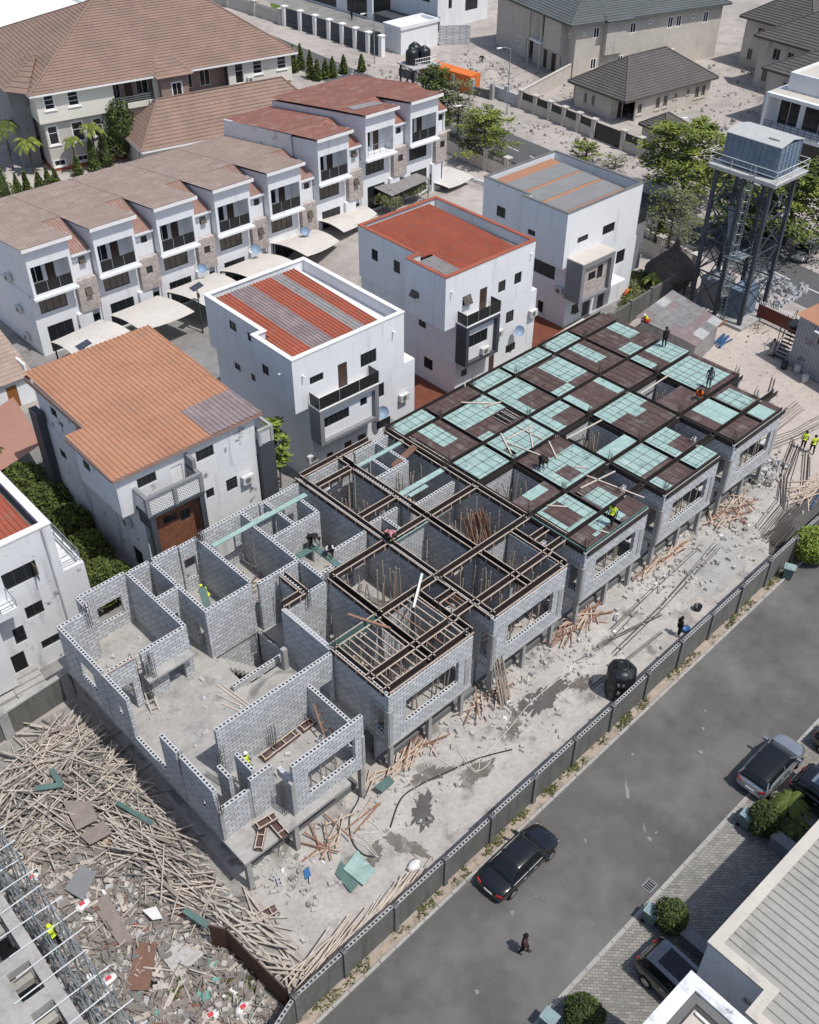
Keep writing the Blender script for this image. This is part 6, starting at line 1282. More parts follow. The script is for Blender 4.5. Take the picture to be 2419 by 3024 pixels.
# ---- grey metal roof house, bottom right
gh = wthing('flat_roof_house', 'house with a pale ribbed grey metal roof inside a broad parapet, bottom right corner', 'house', 33, 2)
m = MB(); wall(m, FS(-9), 22.6, 46, 0, 6, .3); wall(m, FN(7.4), 23.95, 46, 0, 6, .3, [(30, 33, .2, 2.4)]); wall(m, FW(23.95), 4.65, 7.1, 0, 6, .3); wall(m, FN(4.65), 22.6, 23.95, 0, 6, .3); wall(m, FW(22.6), -8.7, 4.35, 0, 6, .3); wall(m, FE(46), -8.7, 7.1, 0, 6, .3); part('wall', m, 'white_dirty', gh)
m = MB(); k = .46
m.box(23.9, 7.4-k, 6.002, 46.05, 7.45, 6.14); m.box(23.9, 4.6, 6.002, 23.9+k, 7.4-k, 6.14); m.box(22.55, 4.7-k, 6.002, 23.9, 4.7, 6.14); m.box(23.9, 4.7-k, 6.002, 23.9+k, 4.6, 6.14); m.box(22.55, -9, 6.002, 22.55+k, 4.7-k, 6.14); part('parapet_coping', m, 'beige', gh)
m = MB(); ribbed(m, (24.25, -9, 5.45), (45.7, -9, 5.45), (45.7, 7.1, 5.65), (24.25, 7.1, 5.65), .42, .07); ribbed(m, (22.9, -9, 5.44), (24.25, -9, 5.44), (24.25, 4.35, 5.6), (22.9, 4.35, 5.6), .42, .07); part('roof_sheet', m, 'carport_grey_roof', gh)
ch = wthing('flat_roof_house', 'house corner with flaking white parapet and sunken roof deck at the bottom edge', 'house', 18, 3)
m = MB(); wall(m, FN(6.95), 12, 21.8, 0, 7, .3); wall(m, FE(21.8), -9, 6.65, 0, 7, .3); part('wall', m, 'white_dirty', ch)
m = MB(); m.box(12, 6.4, 7.002, 21.85, 7.0, 7.12); m.box(21.3, -9, 7.002, 21.85, 6.4, 7.12); part('parapet_coping', m, 'white_dirty', ch)
m = MB(); m.box(12, 6.1, 6.85, 21.25, 6.38, 6.99); m.box(20.95, -9, 6.85, 21.28, 6.1, 6.99); part('roof_gutter', m, 'concrete_dark', ch)
m = MB(); m.box(12, -9, 6.3, 20.9, 6.05, 6.62); part('roof_deck', m, 'beige', ch); m = MB(); m.tube((20.75, -4, 6.75), (20.75, 5.9, 6.75), .06, 8); part('roof_pipe', m, 'white_trim', ch)
for i, (x, lb) in enumerate([(26.6, 'low grey planter wall beside the dark parked car under the white parapet'), (34.4, 'low grey planter wall between the empty bay and the glass-roofed black car')]):
    m = MB(); m.box(x-.28, 4.9 if i == 0 else 7.45, 0, x+.28, 9.5, .85); m.box(x-.33, 4.9 if i == 0 else 7.45, .851, x+.33, 9.55, .93); single('planter_wall', m, 'grey_paint', lb, 'wall')
# ---- boundary wall along the road
bwl = wthing('boundary_wall', 'long stepped block boundary wall with dark posts along the front road', 'wall', 35, 20)
px_ = [10.5, 13.4, 16.65]+[20.1+3.44*k for k in range(14)]
for i, x in enumerate(px_):
    m = MB(); y = fw(x); hh = 2.3+.06*math.sin(i*2.3); m.box(x-.13, y-.12, 0, x+.13, y+.14, hh); p = part('post', m, 'concrete_dark', bwl)
    k = MB()
    for s in (-.06, .06): k.tube((x+s, y, hh), (x+s+rnd.uniform(-.1, .1), y, hh+rnd.uniform(.3, .8)), .014, 4)
    part('post_bar', k, 'rebar', p)
    if i+1 < len(px_):
        x2 = px_[i+1]; y2 = fw(x2); a = Vector((x2-x, y2-y, 0)); L_ = a.length; a.normalize(); F = Face((x, y), (a.x, a.y), (a.y, -a.x)); m = MB()
        wall(m, F, .135, L_-.135, 0, 2.12+.09*math.sin(i*1.7), .2, (), True); part('wall_panel', m, ['fence_render', 'grime', 'block_hole'], bwl)
a0 = Vector((10.5, fw(10.5), 0)); a1 = Vector((6.2, 17.4, 0)); a = (a1-a0); L_ = a.length; a.normalize(); F = Face((a0.x, a0.y), (a.x, a.y), (-a.y, a.x)); m = MB(); wall(m, F, .14, L_, 0, 2.1, .2, (), True); part('wall_panel', m, ['fence_render', 'grime', 'block_hole'], bwl)
# ---- brown board fence
bf = wthing('board_fence', 'rusty brown board fence with dark ribs holding back the timber heap', 'fence', 10, 21.8)
pts = [(9.55, 24.35), (10.05, 23.6), (10.12, 22.5), (10.22, 21.4), (10.33, 20.3), (10.42, 19.5)]
for p, q in zip(pts[:-1], pts[1:]):
    m = MB(); m.beam((p[0], p[1], 1.02), (q[0], q[1], 1.02), .04, 2.04); pn = part('fence_panel', m, 'panel_rust', bf); m = MB(); d = Vector((q[0]-p[0], q[1]-p[1], 0)).normalized(); n = Vector((d.y, -d.x, 0))*-.05
    for z in (.3, .8, 1.3, 1.8, 2.06): m.beam((p[0]+n.x, p[1]+n.y, z), (q[0]+n.x, q[1]+n.y, z), .05, .05)
    part('batten', m, 'grey_timber', pn); m = MB(); m.beam((q[0]+n.x, q[1]+n.y, 0), (q[0]+n.x, q[1]+n.y, 2.15), .09, .09); part('fence_post', m, 'form_dark', bf)

# ================================================================== CARS
def car(label, x, y, rz, L, Wd, H, body, kind='sedan', roof=None, sun=None, group=None, z=0.012):
    r = thing('parked_car' if kind != 'moving' else 'parked_car', label, 'car', (x, y, z), rz, group, (0, 0, 0))
    hw = Wd/2; suv = kind == 'suv'
    S = [(0, .74, .42, .62, .66), (.012, .86, .30, .74, .82), (.05, .94, .24, .90, .97), (.12, .98, .22, 1.0, 1.03), (.22, 1, .2, 1.02, 1.06), (.40, 1, .2, 1.0, 1.05), (.60, 1, .2, .97, 1.03), (.72, .99, .2, .94, 1.02), (.82, .97, .22, .88, .95), (.91, .93, .24, .78, .86), (.965, .84, .28, .68, .74), (.99, .70, .34, .58, .62), (1, .58, .4, .52, .54)]
    ks = 1.18 if suv else .94
    V = []; 
    for f, w, zb, zs, zd in S:
        X = (f-.5)*L; w *= hw; zs *= ks; zd *= ks; zb *= ks
        half = [(w*.86, zb), (w*.98, zb+.12), (w, (zb+zs)*.5), (w*.985, zs-.07), (w*.93, zs), (w*.74, zd), (w*.35, zd+.025)]
        V += [(X, a, b) for a, b in half]+[(X, -a, b) for a, b in reversed(half)]
    n = 14; m = MB(); k = len(S)
    m.add(V, [(i*n+j, (i+1)*n+j, (i+1)*n+(j+1) % n, i*n+(j+1) % n) for i in range(k-1) for j in range(n)]+[tuple(range(n)), tuple(range((k-1)*n+n-1, (k-1)*n-1, -1))])
    b = part('body', m, body, r, True)
    md = b.modifiers.new('s', 'SUBSURF'); md.levels = 1; md.render_levels = 1
    zB = 1.0*ks
    if suv: G = [(.035, zB-.02, .84), (.10, H-.10, .70), (.17, H-.02, .70), (.45, H, .71), (.58, H-.03, .69), (.735, zB, .80)]
    else: G = [(.165, zB, .80), (.335, H-.06, .62), (.39, H-.015, .63), (.49, H, .64), (.595, H-.03, .62), (.755, zB, .80)]
    V = []
    for f, zt, w in G:
        X = (f-.5)*L; wb_ = .90*hw; wt_ = w*hw
        fl_ = (zt-zB)/(H-zB)
        half = [(wb_, zB-.05), (wb_+(wt_-wb_)*max(0, fl_)*.95, max(zB, zt-.06)), (wt_*.9, zt), (wt_*.45, zt+.02)]
        V += [(X, a, c_) for a, c_ in half]+[(X, -a, c_) for a, c_ in reversed(half)]
    n = 8; k = len(G); m = MB(); m.add(V, [(i*n+j, (i+1)*n+j, (i+1)*n+j+1, i*n+j+1) for i in range(k-1) for j in range(n-1)]+[tuple(range(n)), tuple(range((k-1)*n+n-1, (k-1)*n-1, -1))])
    g = part('cabin_glass', m, 'car_glass', r, True)
    m = MB(); rows = []
    for f, zt, w in G[1:-1]:
        X = (f-.5)*L; wt_ = w*hw
        rows.append([(X, wt_*1.03, zt-.035), (X, wt_*.9, zt+.012), (X, wt_*.45, zt+.034), (X, -wt_*.45, zt+.034), (X, -wt_*.9, zt+.012), (X, -wt_*1.03, zt-.035)])
    V = [p for q in rows for p in q]; m.add(V, [(i*6+j, (i+1)*6+j, (i+1)*6+j+1, i*6+j+1) for i in range(len(rows)-1) for j in range(5)]); part('roof', m, roof or body, r, True)
    if sun:
        m = MB(); m.slab([((G[1][0]-.40)*L, -.5*hw, H+.045), ((G[4][0]-.56)*L, -.5*hw, H+.045), ((G[4][0]-.56)*L, .5*hw, H+.045), ((G[1][0]-.40)*L, .5*hw, H+.045)], .03); part('glass_roof', m, sun, r)
    m = MB()
    for s in (1, -1):
        a = [((f-.5)*L, s*((.9*hw)+(w*hw-.9*hw)*max(0, (zt-zB)/(H-zB))), max(zB, zt-.04)) for f, zt, w in G]
        m.path([a[0], a[1]], .045, 5); m.path([a[-2], a[-1]], .04, 5); xm = (.43-.5)*L; m.tube((xm, s*.91*hw, zB), (xm-.05, s*G[3][2]*hw*1.01, H-.05), .04, 5)
    part('pillar', m, body, r)
    wr = .36 if suv else .33
    for fx in (.185, .80):
        for s in (1, -1):
            X = (fx-.5)*L; m = MB(); m.tube((X, s*(hw-.20), wr), (X, s*(hw+.012), wr), wr, 18); w_ = part('wheel', m, 'tyre', r); m = MB(); m.tube((X, s*(hw+.0), wr), (X, s*(hw+.02), wr), wr*.64, 14); part('rim', m, 'rim', w_)
    for s in (1, -1):
        X = (.665-.5)*L; m = MB(); m.box(X-.08, s*(hw*.93), zB+.02, X+.08, s*(hw+.2), zB+.17); part('wing_mirror', m, body, r)
        m = MB(); m.beam((.482*L, s*hw*.52, .57*ks), (.448*L, s*hw*.80, .63*ks), .09, .09); part('headlight', m, 'lamp_clear', r)
        m = MB(); m.beam((-.493*L, s*hw*.55, .76*ks), (-.470*L, s*hw*.88, .79*ks), .07, .10); part('tail_light', m, 'lamp_red', r)
        m = MB()
        for f in (.36, .53): m.box((f-.5)*L-.09, s*(hw-.005), .80*ks, (f-.5)*L+.09, s*(hw+.02), .83*ks)
        part('door_handle', m, 'rim', r)
        if kind == 'sedan': m = MB(); m.beam((-.30*L, s*hw*.925, zB+.01), (.20*L, s*hw*.925, zB+.01), .02, .025); part('window_trim', m, 'lamp_clear', r)
    m = MB(); m.beam((-.5*L-.004, -.25, .62*ks), (-.5*L-.004, .25, .62*ks), .02, .11); part('number_plate', m, 'white_trim', r)
    return r
p = W(1300+362/1.5416, 1900+980/1.5416, .7)
car('black sedan with red tail lights stopped at the kerb of the front road', p.x, p.y, R(3.0), 4.9, 1.86, 1.46, 'car_black')
car('silver coupe SUV with a black glass roof parked half on the paving', 38.3, 12.05, R(1.5), 4.75, 1.93, 1.60, 'car_silver', 'suv', roof='car_glass')
car('black SUV with a pale glass roof panel parked nose-in behind a potted plant', 38.5, 8.3, R(-90), 4.9, 1.98, 1.75, 'car_black', 'suv', sun='car_glass_blue')
car('black car at the right edge, next to the glass-roofed black SUV', 42.4, 9.3, R(-90), 4.6, 1.9, 1.6, 'car_black', 'suv')
car('dark brown SUV with red tail lights parked under the flaking white parapet', 24.35, 7.7, R(-92), 4.9, 1.98, 1.8, 'car_dark', 'suv', roof='car_grey', sun='car_glass')
p = W(20, 1225, .6); car('dark green car under the rust-brown canopy at the left edge', p.x-1.6, p.y+.4, R(8), 4.6, 1.85, 1.5, 'car_dark')
p = W(1519+1655/1.9167-0, 660+170/1.9167, .5); car('grey saloon parked under the street trees at the right edge', 97.6, 45.9, R(-170), 4.6, 1.8, 1.45, 'car_grey')
car('black car in deep shade under the street trees', 99.6, 51.2, R(-170), 4.6, 1.8, 1.5, 'car_black'); car('dark car parked on the white villa forecourt', 115.8, 136.5, R(100), 4.7, 1.85, 1.5, 'car_dark')
for i, (x, y, rz, lb) in enumerate([(36.6, 75.6, 80, 'dark car under the wide canopy second from the left'), (45.0, 75.6, 85, 'dark car under the canopy behind the solar lamp'), (50.5, 76.0, 85, 'dark car under the canopy behind the striped-roof house'), (31.2, 75.2, 85, 'dark car under the leftmost cream canopy')]): car(lb, x, y, R(rz), 4.4, 1.8, 1.5, 'car_dark')

# ================================================================== PEOPLE
def skin(name, pts, edges, rad, m, parent, lv=1):
    me = bpy.data.meshes.new(name); me.from_pydata(pts, edges, []); me.materials.append(MATS[m]); o = bpy.data.objects.new(name, me); C.objects.link(o); o.parent = parent
    s = o.modifiers.new('k', 'SKIN')
    sv = me.skin_vertices[0].data if me.skin_vertices else None
    if sv is None:
        bm_ = None
        import bmesh
        bm_ = bmesh.new(); bm_.from_mesh(me); bm_.verts.layers.skin.verify(); bm_.to_mesh(me); bm_.free(); sv = me.skin_vertices[0].data
    for v, q in zip(sv, rad): v.radius = (q, q) if not isinstance(q, tuple) else q
    sv[0].use_root = True
    s.use_smooth_shade = True
    b = o.modifiers.new('s', 'SUBSURF'); b.levels = lv; b.render_levels = lv
    return o
def person(label, x, y, z, rz, pose='stand', top='grey', legs='black', head='hair', robe=None, hold=None):
    r = thing('person', label, 'person', (x, y, z), rz, None, (0, 0, 0))
    V3 = lambda *a: Vector(a)
    # forward = +x, left = +y
    if pose in ('stand', 'walk'):
        st = .22 if pose == 'walk' else .05
        J = dict(pel=(0, 0, .95), wai=(0, 0, 1.08), che=(.01, 0, 1.28), nek=(.01, 0, 1.47), hed=(.03, 0, 1.62), top=(.02, 0, 1.72),
                 hl=(0, .10, .90), kl=(st*.6+.04, .11, .50), al=(st*.9-.02, .11, .09), tl=(st*.9+.16, .12, .04), hr=(0, -.10, .90), kr=(-st*.4+.05, -.11, .50), ar=(-st-.02, -.11, .10), tr=(-st+.15, -.12, .04),
                 sl=(0, .19, 1.41), el=(-.06-st*.3, .25, 1.14), wl=(.06-st*.4, .26, .92), sr=(0, -.19, 1.41), er=(-.04+st*.4, -.25, 1.14), wr=(.10+st*.7, -.25, .93))
        if pose == 'stand' and hold: J.update(er=(.02, -.26, 1.16), wr=(.26, -.18, 1.08))
    elif pose == 'bend':
        J = dict(pel=(-.10, 0, .82), wai=(0, 0, .92), che=(.20, 0, .98), nek=(.38, 0, .94), hed=(.50, 0, .86), top=(.58, 0, .80),
                 hl=(-.10, .10, .78), kl=(.02, .13, .44), al=(-.08, .14, .09), tl=(.09, .15, .04), hr=(-.10, -.10, .78), kr=(.04, -.13, .44), ar=(-.04, -.14, .09), tr=(.12, -.15, .04),
                 sl=(.32, .18, .98), el=(.38, .23, .72), wl=(.48, .15, .48), sr=(.32, -.18, .98), er=(.40, -.23, .72), wr=(.52, -.14, .46))
    elif pose == 'crouch':
        J = dict(pel=(-.12, 0, .30), wai=(-.06, 0, .44), che=(.08, 0, .60), nek=(.20, 0, .72), hed=(.28, 0, .82), top=(.30, 0, .91),
                 hl=(-.12, .11, .28), kl=(.26, .19, .44), al=(.02, .17, .09), tl=(.18, .19, .04), hr=(-.12, -.11, .28), kr=(.26, -.19, .44), ar=(.02, -.17, .09), tr=(.18, -.19, .04),
                 sl=(.14, .18, .68), el=(.30, .22, .46), wl=(.46, .12, .30), sr=(.14, -.18, .68), er=(.30, -.22, .46), wr=(.46, -.12, .28))
    names = list(J); P = [J[k] for k in names]; ix = {k: i for i, k in enumerate(names)}
    rd = dict(pel=.125, wai=.115, che=.135, nek=.055, hed=(.085, .098), top=.06, hl=.095, kl=.06, al=.042, tl=.038, hr=.095, kr=.06, ar=.042, tr=.038, sl=.06, el=.043, wl=.030, sr=.06, er=.043, wr=.030)
    E = [('pel', 'wai'), ('wai', 'che'), ('che', 'nek'), ('nek', 'hed'), ('hed', 'top'), ('pel', 'hl'), ('hl', 'kl'), ('kl', 'al'), ('al', 'tl'), ('pel', 'hr'), ('hr', 'kr'), ('kr', 'ar'), ('ar', 'tr'), ('che', 'sl'), ('sl', 'el'), ('el', 'wl'), ('che', 'sr'), ('sr', 'er'), ('er', 'wr')]
    pts = list(P); eds = [(ix[a], ix[b]) for a, b in E]; rad = [rd[k] for k in names]
    for w, e, s in (('wl', 'el', 1), ('wr', 'er', -1)):     # palm, four fingers, thumb
        d = (Vector(J[w])-Vector(J[e])).normalized(); side = d.cross(Vector((1, 0, .2))).normalized() if abs(d.x) < .9 else Vector((0, 1, 0)); nn = side.cross(d)
        pi = len(pts); pts.append(tuple(Vector(J[w])+d*.08)); rad.append((.04, .02)); eds.append((ix[w], pi))
        for q, ln_ in ((-.03, .07), (-.01, .08), (.01, .078), (.03, .06)):
            a = len(pts); pts.append(tuple(Vector(J[w])+d*(.11+ln_*.45)+side*q)); rad.append(.0095); eds.append((pi, a)); b = len(pts); pts.append(tuple(Vector(J[w])+d*(.11+ln_)+side*q+nn*.025)); rad.append(.008); eds.append((a, b))
        a = len(pts); pts.append(tuple(Vector(J[w])+d*.07+side*.055*s+nn*.03)); rad.append(.011); eds.append((pi, a))
    skin('body', pts, eds, rad, 'skin', r)
    tk = ['wai', 'che', 'sl', 'sr', 'el', 'er', 'pel']; ti = {k: i for i, k in enumerate(tk)}
    half = lambda a, b, t: tuple(Vector(J[a]).lerp(Vector(J[b]), t))
    TP = [J['wai'], J['che'], J['sl'], J['sr'], half('sl', 'el', .7), half('sr', 'er', .7), J['pel'], half('che', 'nek', .75)]
    skin('shirt', TP, [(0, 1), (1, 2), (1, 3), (2, 4), (3, 5), (0, 6), (1, 7)], [.145, .165, .082, .082, .068, .068, .15, .075], 'cloth_'+top, r)
    if robe:
        m = MB(); q = Vector(J['pel']); m.lathe([(.30, .22), (.27, .6), (.21, .98), (.2, 1.06)], (q.x, q.y, 0), 14); part('robe_skirt', m, 'cloth_'+robe, r, True)
    TL = [J['pel'], J['hl'], J['kl'], half('kl', 'al', .85), J['hr'], J['kr'], half('kr', 'ar', .85)]
    skin('trousers', TL, [(0, 1), (1, 2), (2, 3), (0, 4), (4, 5), (5, 6)], [.142, .112, .078, .06, .112, .078, .06], 'cloth_'+legs, r)
    hd = Vector(J['hed']); up = (Vector(J['top'])-Vector(J['nek'])).normalized()
    m = MB()
    for th_ in range(5):
        for ph in range(12): pass
    ring = []; q = up.to_track_quat('Z', 'X')
    m.lathe([(.112, .0), (.118, .04), (.10, .09), (.06, .125), (.01, .138)], (0, 0, 0), 14); m.v = [tuple(q @ Vector(v)+hd+up*.0) for v in m.v]
    part('helmet' if head not in ('hair',) else 'hair', m, {'hair': 'hair', 'green': 'bin_green', 'white': 'litter_white', 'yellow': 'cloth_hivis', 'cap': 'cloth_black', 'red': 'cloth_red'}[head], r, True)
    fwd = (q @ Vector((0, 0, 1))).cross(Vector((0, 1, 0))) * -1
    m = MB(); c = hd+Vector((.095, 0, -.02)) if pose != 'bend' else hd+Vector((.05, 0, -.09)); m.box(c.x-.02, -.013, c.z-.02, c.x+.018, .013, c.z+.02); part('nose', m, 'skin', r)
    m = MB()
    for s in (1, -1): m.box(c.x-.012, s*.035-.012, c.z+.018, c.x+.004, s*.035+.012, c.z+.03)
    part('eyes', m, 'hair', r)
    m = MB()
    for s in (1, -1): m.box(hd.x-.02, s*.088, hd.z-.03, hd.x+.02, s*.108, hd.z+.03)
    part('ears', m, 'skin', r)
    return r
RV = lambda u, v, z=0: row2w(u, v, z)
def rp(label, wx, wy, z, rz, **k): return person(label, wx, wy, z, R(rz), **k)
rp('man in dark grey standing on aqua plywood at the entrance end of the deck', 58.7, 32.1, 7.0, 200, top='grey', legs='denim')
rp('worker in orange overalls crouching on the deck by the dark stairwell', 57.0, 31.7, 7.0, 210, pose='crouch', top='orange', legs='orange')
rp('man in dark clothes standing at the back edge of the deck near the zinc shed', 61.0, 37.8, 7.0, 60, top='black', legs='black', head='cap')
rp('man in black bending over the deck amid loose battens', 42.4, 33.7, 7.0, 250, pose='bend', top='black', legs='black')
rp('worker in a yellow vest with red sleeves walking at the front edge of the deck', 41.2, 26.9, 7.0, 190, pose='walk', top='hivis', legs='black', head='cap')
rp('worker in a white shirt kneeling on a green beam board', 27.0, 36.75, 6.62, 250, pose='crouch', top='white', legs='black')
rp('worker in black bending at the corner of a green beam board', 26.6, 37.95, 6.62, 300, pose='bend', top='black', legs='black')
rp('worker in a red and white checked shirt bending over a wall top', 30.2, 35.0, 6.75, 280, pose='bend', top='check', legs='black')
rp('mason in a yellow vest laying blocks at the front corner of the end house', 14.95, 28.35, 4.7, 300, pose='stand', top='hivis', legs='black', head='white', hold=True)
rp('worker in a yellow vest half hidden in a back room of the end house', 20.5, 40.6, 4.4, 100, pose='crouch', top='hivis', legs='hivis', head='yellow')
rp('person in a long pale robe standing on the sandy site entrance', 77.5, 37.0, 0.01, 220, top='robe', legs='robe', robe='robe')
rp('left of two workers in yellow vests at the right edge of the yard', 66.9, 27.4, 0.01, 20, pose='stand', top='hivis', legs='black', head='cap')
rp('right of two workers in yellow vests at the right edge of the yard', 66.9, 26.6, 0.01, 40, pose='walk', top='hivis', legs='black', head='cap')
rp('man in dark clothes walking alone on the grey front road', 20.4, 14.15, .012, -60, pose='walk', top='maroon', legs='black')
rp('worker in black bending in the yard beside the boundary wall with a bucket', 43.0, 21.75, .012, 330, pose='stand', top='black', legs='black', head='cap', hold=True)
rp('worker in a yellow vest crouching on the shed roof edge', 69.4, 45.2, 2.9, 160, pose='crouch', top='hivis', legs='red', head='white')
rp('worker in a yellow vest on the scaffold at the bottom left', 3.65, 26.9, 4.1, 100, pose='walk', top='hivis', legs='black', head='yellow')
rp('person in dark clothes standing far off on the white villa drive', 121.2, 148.5, .02, 0, top='black', legs='black')
rp('dark-clothed man bending on the sand before the beige duplex', 120.7, 116.1, .01, 180, pose='bend', top='black', legs='black')
# ================================================================== VEGETATION
def leafquad(mb, p, s, rr, flat=.5, m=0):
    a = rr.uniform(0, 6.283); n = Vector((rr.gauss(0, flat), rr.gauss(0, flat), 1)).normalized()
    u = n.cross(Vector((math.cos(a), math.sin(a), .1))).normalized(); v = n.cross(u); k = rr.uniform(.28, .5)
    p = Vector(p); mb.add([p-u*s, p+v*s*k, p+u*s, p-v*s*k], [(0, 1, 2, 3)], m)
def tree(label, x, y, h, r, mats=('leaf_dark', 'leaf', 'leaf_bright'), tiers=5, per=420, s=.28, group='street trees', cat='tree', name='street_tree', seed=1, z0=None, th=.16, spread=.10, base=.25):
    rr = random.Random(seed); z0 = terr(x, y) if z0 is None else z0
    t = thing(name, label, cat, (x, y, z0), 0, group, (0, 0, 0))
    m = MB(); top = Vector((rr.uniform(-.3, .3), rr.uniform(-.3, .3), h*.95)); pts = [Vector((0, 0, 0)), Vector((rr.uniform(-.1, .1), rr.uniform(-.1, .1), h*.35)), Vector((top.x*.6, top.y*.6, h*.68)), top]
    for i, (a, b) in enumerate(zip(pts[:-1], pts[1:])): m.tube(a, b, th*(1-i*.3), 7, th*(1-(i+1)*.3)+.01)
    lf = MB()
    for k in range(tiers):
        f = base+(1-base)*(k+.5)/tiers; zc = h*f; rk = r*(1-.55*((f-base)/(1-base))**1.6)*rr.uniform(.85, 1.08)
        nb = rr.randint(5, 7); ph = rr.uniform(0, 6.28); axis = Vector((top.x*f, top.y*f, 0))
        for b in range(nb):
            a = ph+6.283*b/nb+rr.uniform(-.35, .35); ln = rk*rr.uniform(.7, 1.1); e = axis+Vector((math.cos(a)*ln, math.sin(a)*ln, zc+ln*rr.uniform(.02, .2))); st_ = axis+Vector((0, 0, zc-.15*h/tiers))
            m.tube(st_, e, .05*th/.16, 4, .012)
            mi = rr.choices([0, 1, 2], [.35, .45, .2])[0]
            for q in range(int(per/nb)):
                d = rr.uniform(.22, 1.02)**.8; p = st_.lerp(e, d); w = ln*.28*(1.15-d*.5); p = p+Vector((rr.gauss(0, w*.7), rr.gauss(0, w*.7), rr.gauss(0, h*spread*.20)))
                leafquad(lf, p, s*rr.uniform(.55, 1.25), rr, .35, mi if rr.random() < .7 else rr.randint(0, 2))
    part('trunk', m, 'bark', t); part('crown', lf, list(mats), t); return t
def bush(label, x, y, h, r, mats=('leaf_dark', 'leaf', 'leaf_bright'), n=900, s=.13, name='bush', group=None, cat='bush', seed=1, z0=0.0, shape='round', lump=.25):
    rr = random.Random(seed); t = thing(name, label, cat, (x, y, z0), 0, group, (0, 0, 0)); m = MB(); ph = [rr.uniform(0, 6.28) for _ in range(6)]
    for i in range(n):
        a = rr.uniform(0, 6.283); u = rr.uniform(0, 1); k = rr.uniform(.72, 1.0)**.5
        if shape == 'round': c_ = rr.uniform(-.75, 1); rad = r*math.sqrt(max(0, 1-c_*c_))*k; z = h*.5+h*.5*c_*k
        elif shape == 'cone': rad = r*(1-u)**.8*k*(1.0 if u > .08 else .8); z = .1+h*u
        else: rad = r*k*(1-.25*u*u); z = h*u**.6
        f = 1+lump*(math.sin(3*a+ph[0]+z)*.5+math.sin(5*a+ph[1]-2*z)*.35+.4*math.sin(2.3*z+ph[2])); rad *= f
        mi = rr.choices([0, 1, 2], [.3, .45, .25])[0]
        leafquad(m, (rad*math.cos(a), rad*math.sin(a), z), s*rr.uniform(.6, 1.4), rr, .9, mi)
    k = MB(); k.tube((0, 0, 0), (0, 0, h*.7), .05, 5, .02)
    if shape == 'round': 
        q = MB()
        q.lathe([(r*.35, h*.12), (r*.72, h*.35), (r*.72, h*.62), (r*.35, h*.86)], (0, 0, 0), 10); part('inner_foliage', q, mats[0], t, True)
    elif shape == 'cone': q = MB(); q.lathe([(r*.6, .1), (r*.5, h*.35), (r*.2, h*.8), (.02, h*.95)], (0, 0, 0), 9); part('inner_foliage', q, mats[0], t, True)
    part('stem', k, 'bark', t); part('crown', m, list(mats), t); return t
def palm(label, x, y, h, n=11, ln=2.2, z0=0.0, seed=1, mats='leaf_bright', group='palms', trunk=.1):
    rr = random.Random(seed); t = thing('palm', label, 'palm', (x, y, z0), 0, group, (0, 0, 0)); m = MB()
    m.path([(0, 0, 0), (.08, .04, h*.5), (.1, .02, h)], trunk, 7); part('trunk', m, 'bark', t); m = MB()
    for k in range(n):
        a = 6.283*k/n+rr.uniform(-.2, .2); L_ = ln*rr.uniform(.8, 1.1); up = rr.uniform(.35, .9); pr0 = None
        for i in range(13):
            q = i/12; p = Vector((.1+math.cos(a)*L_*q, .02+math.sin(a)*L_*q, h+L_*(up*q-1.15*q*q))); 
            if pr0 is not None:
                d = (p-pr0).normalized(); sd = d.cross(Vector((0, 0, 1))).normalized(); w = .42*math.sin(math.pi*min(1, q*.93+.07))**.7*ln/2.2
                for s in (1, -1): m.add([pr0, p, p+sd*s*w+d*.12-Vector((0, 0, w*.45)), pr0+sd*s*w*.95+d*.10-Vector((0, 0, w*.45))], [(0, 1, 2, 3)], rr.randint(0, 1))
            pr0 = p
    part('frond', m, [mats, 'leaf'], t); return t
tree('tall dark layered street tree at the end of the townhouse row', *W(1285, 300, 5)[:2], 9.0, 3.6, ('leaf_dark', 'leaf', 'leaf'), 7, 520, .26, seed=2)
tree('thin pale feathery street tree between two denser ones', *W(1356, 310, 4.5)[:2], 7.6, 3.6, ('leaf_pale', 'leaf_pale', 'leaf'), 6, 230, .24, seed=3)
tree('bright green spreading street tree overhanging the back street', *W(1431, 385, 4)[:2], 6.4, 4.6, ('leaf', 'leaf_bright', 'leaf_bright'), 5, 720, .26, seed=4)
tree('pale feathery tree between the stone-bay house and the water tower', *W(1991, 630, 4)[:2], 6.4, 4.2, ('leaf_pale', 'leaf_pale', 'leaf'), 6, 330, .22, seed=5)
tree('big spreading bright green tree half covering the dark gatehouse roof', *W(2035, 455, 5.5)[:2], 8.8, 6.8, ('leaf', 'leaf_bright', 'leaf_bright'), 5, 1300, .32, seed=6, th=.24)
tree('broad green tree right of the water tower, shading parked cars', *W(2350, 575, 5.5)[:2], 8.4, 6.8, ('leaf_dark', 'leaf', 'leaf_bright'), 5, 1300, .32, seed=7, th=.24)
tree('dark green tree behind the lower water tower', 94.6, 52.5, 6.5, 4.2, ('leaf_dark', 'leaf', 'leaf'), 5, 700, .28, seed=8)
tree('green tree at the right edge beyond the shaded cars', 104.5, 41.0, 7.5, 5.5, ('leaf', 'leaf', 'leaf_bright'), 5, 900, .3, seed=9, th=.2)
p = W(1728, 478); tree('small bright young tree standing on the sand beyond the back street', p.x, p.y, 2.6, 2.4, ('leaf_bright', 'leaf', 'leaf_bright'), 3, 330, .22, seed=10)
p = W(1815, 500); tree('sparse low pale sapling beyond the back street', p.x, p.y, 1.6, 2.2, ('leaf_pale', 'leaf', 'leaf_pale'), 2, 130, .2, seed=11)
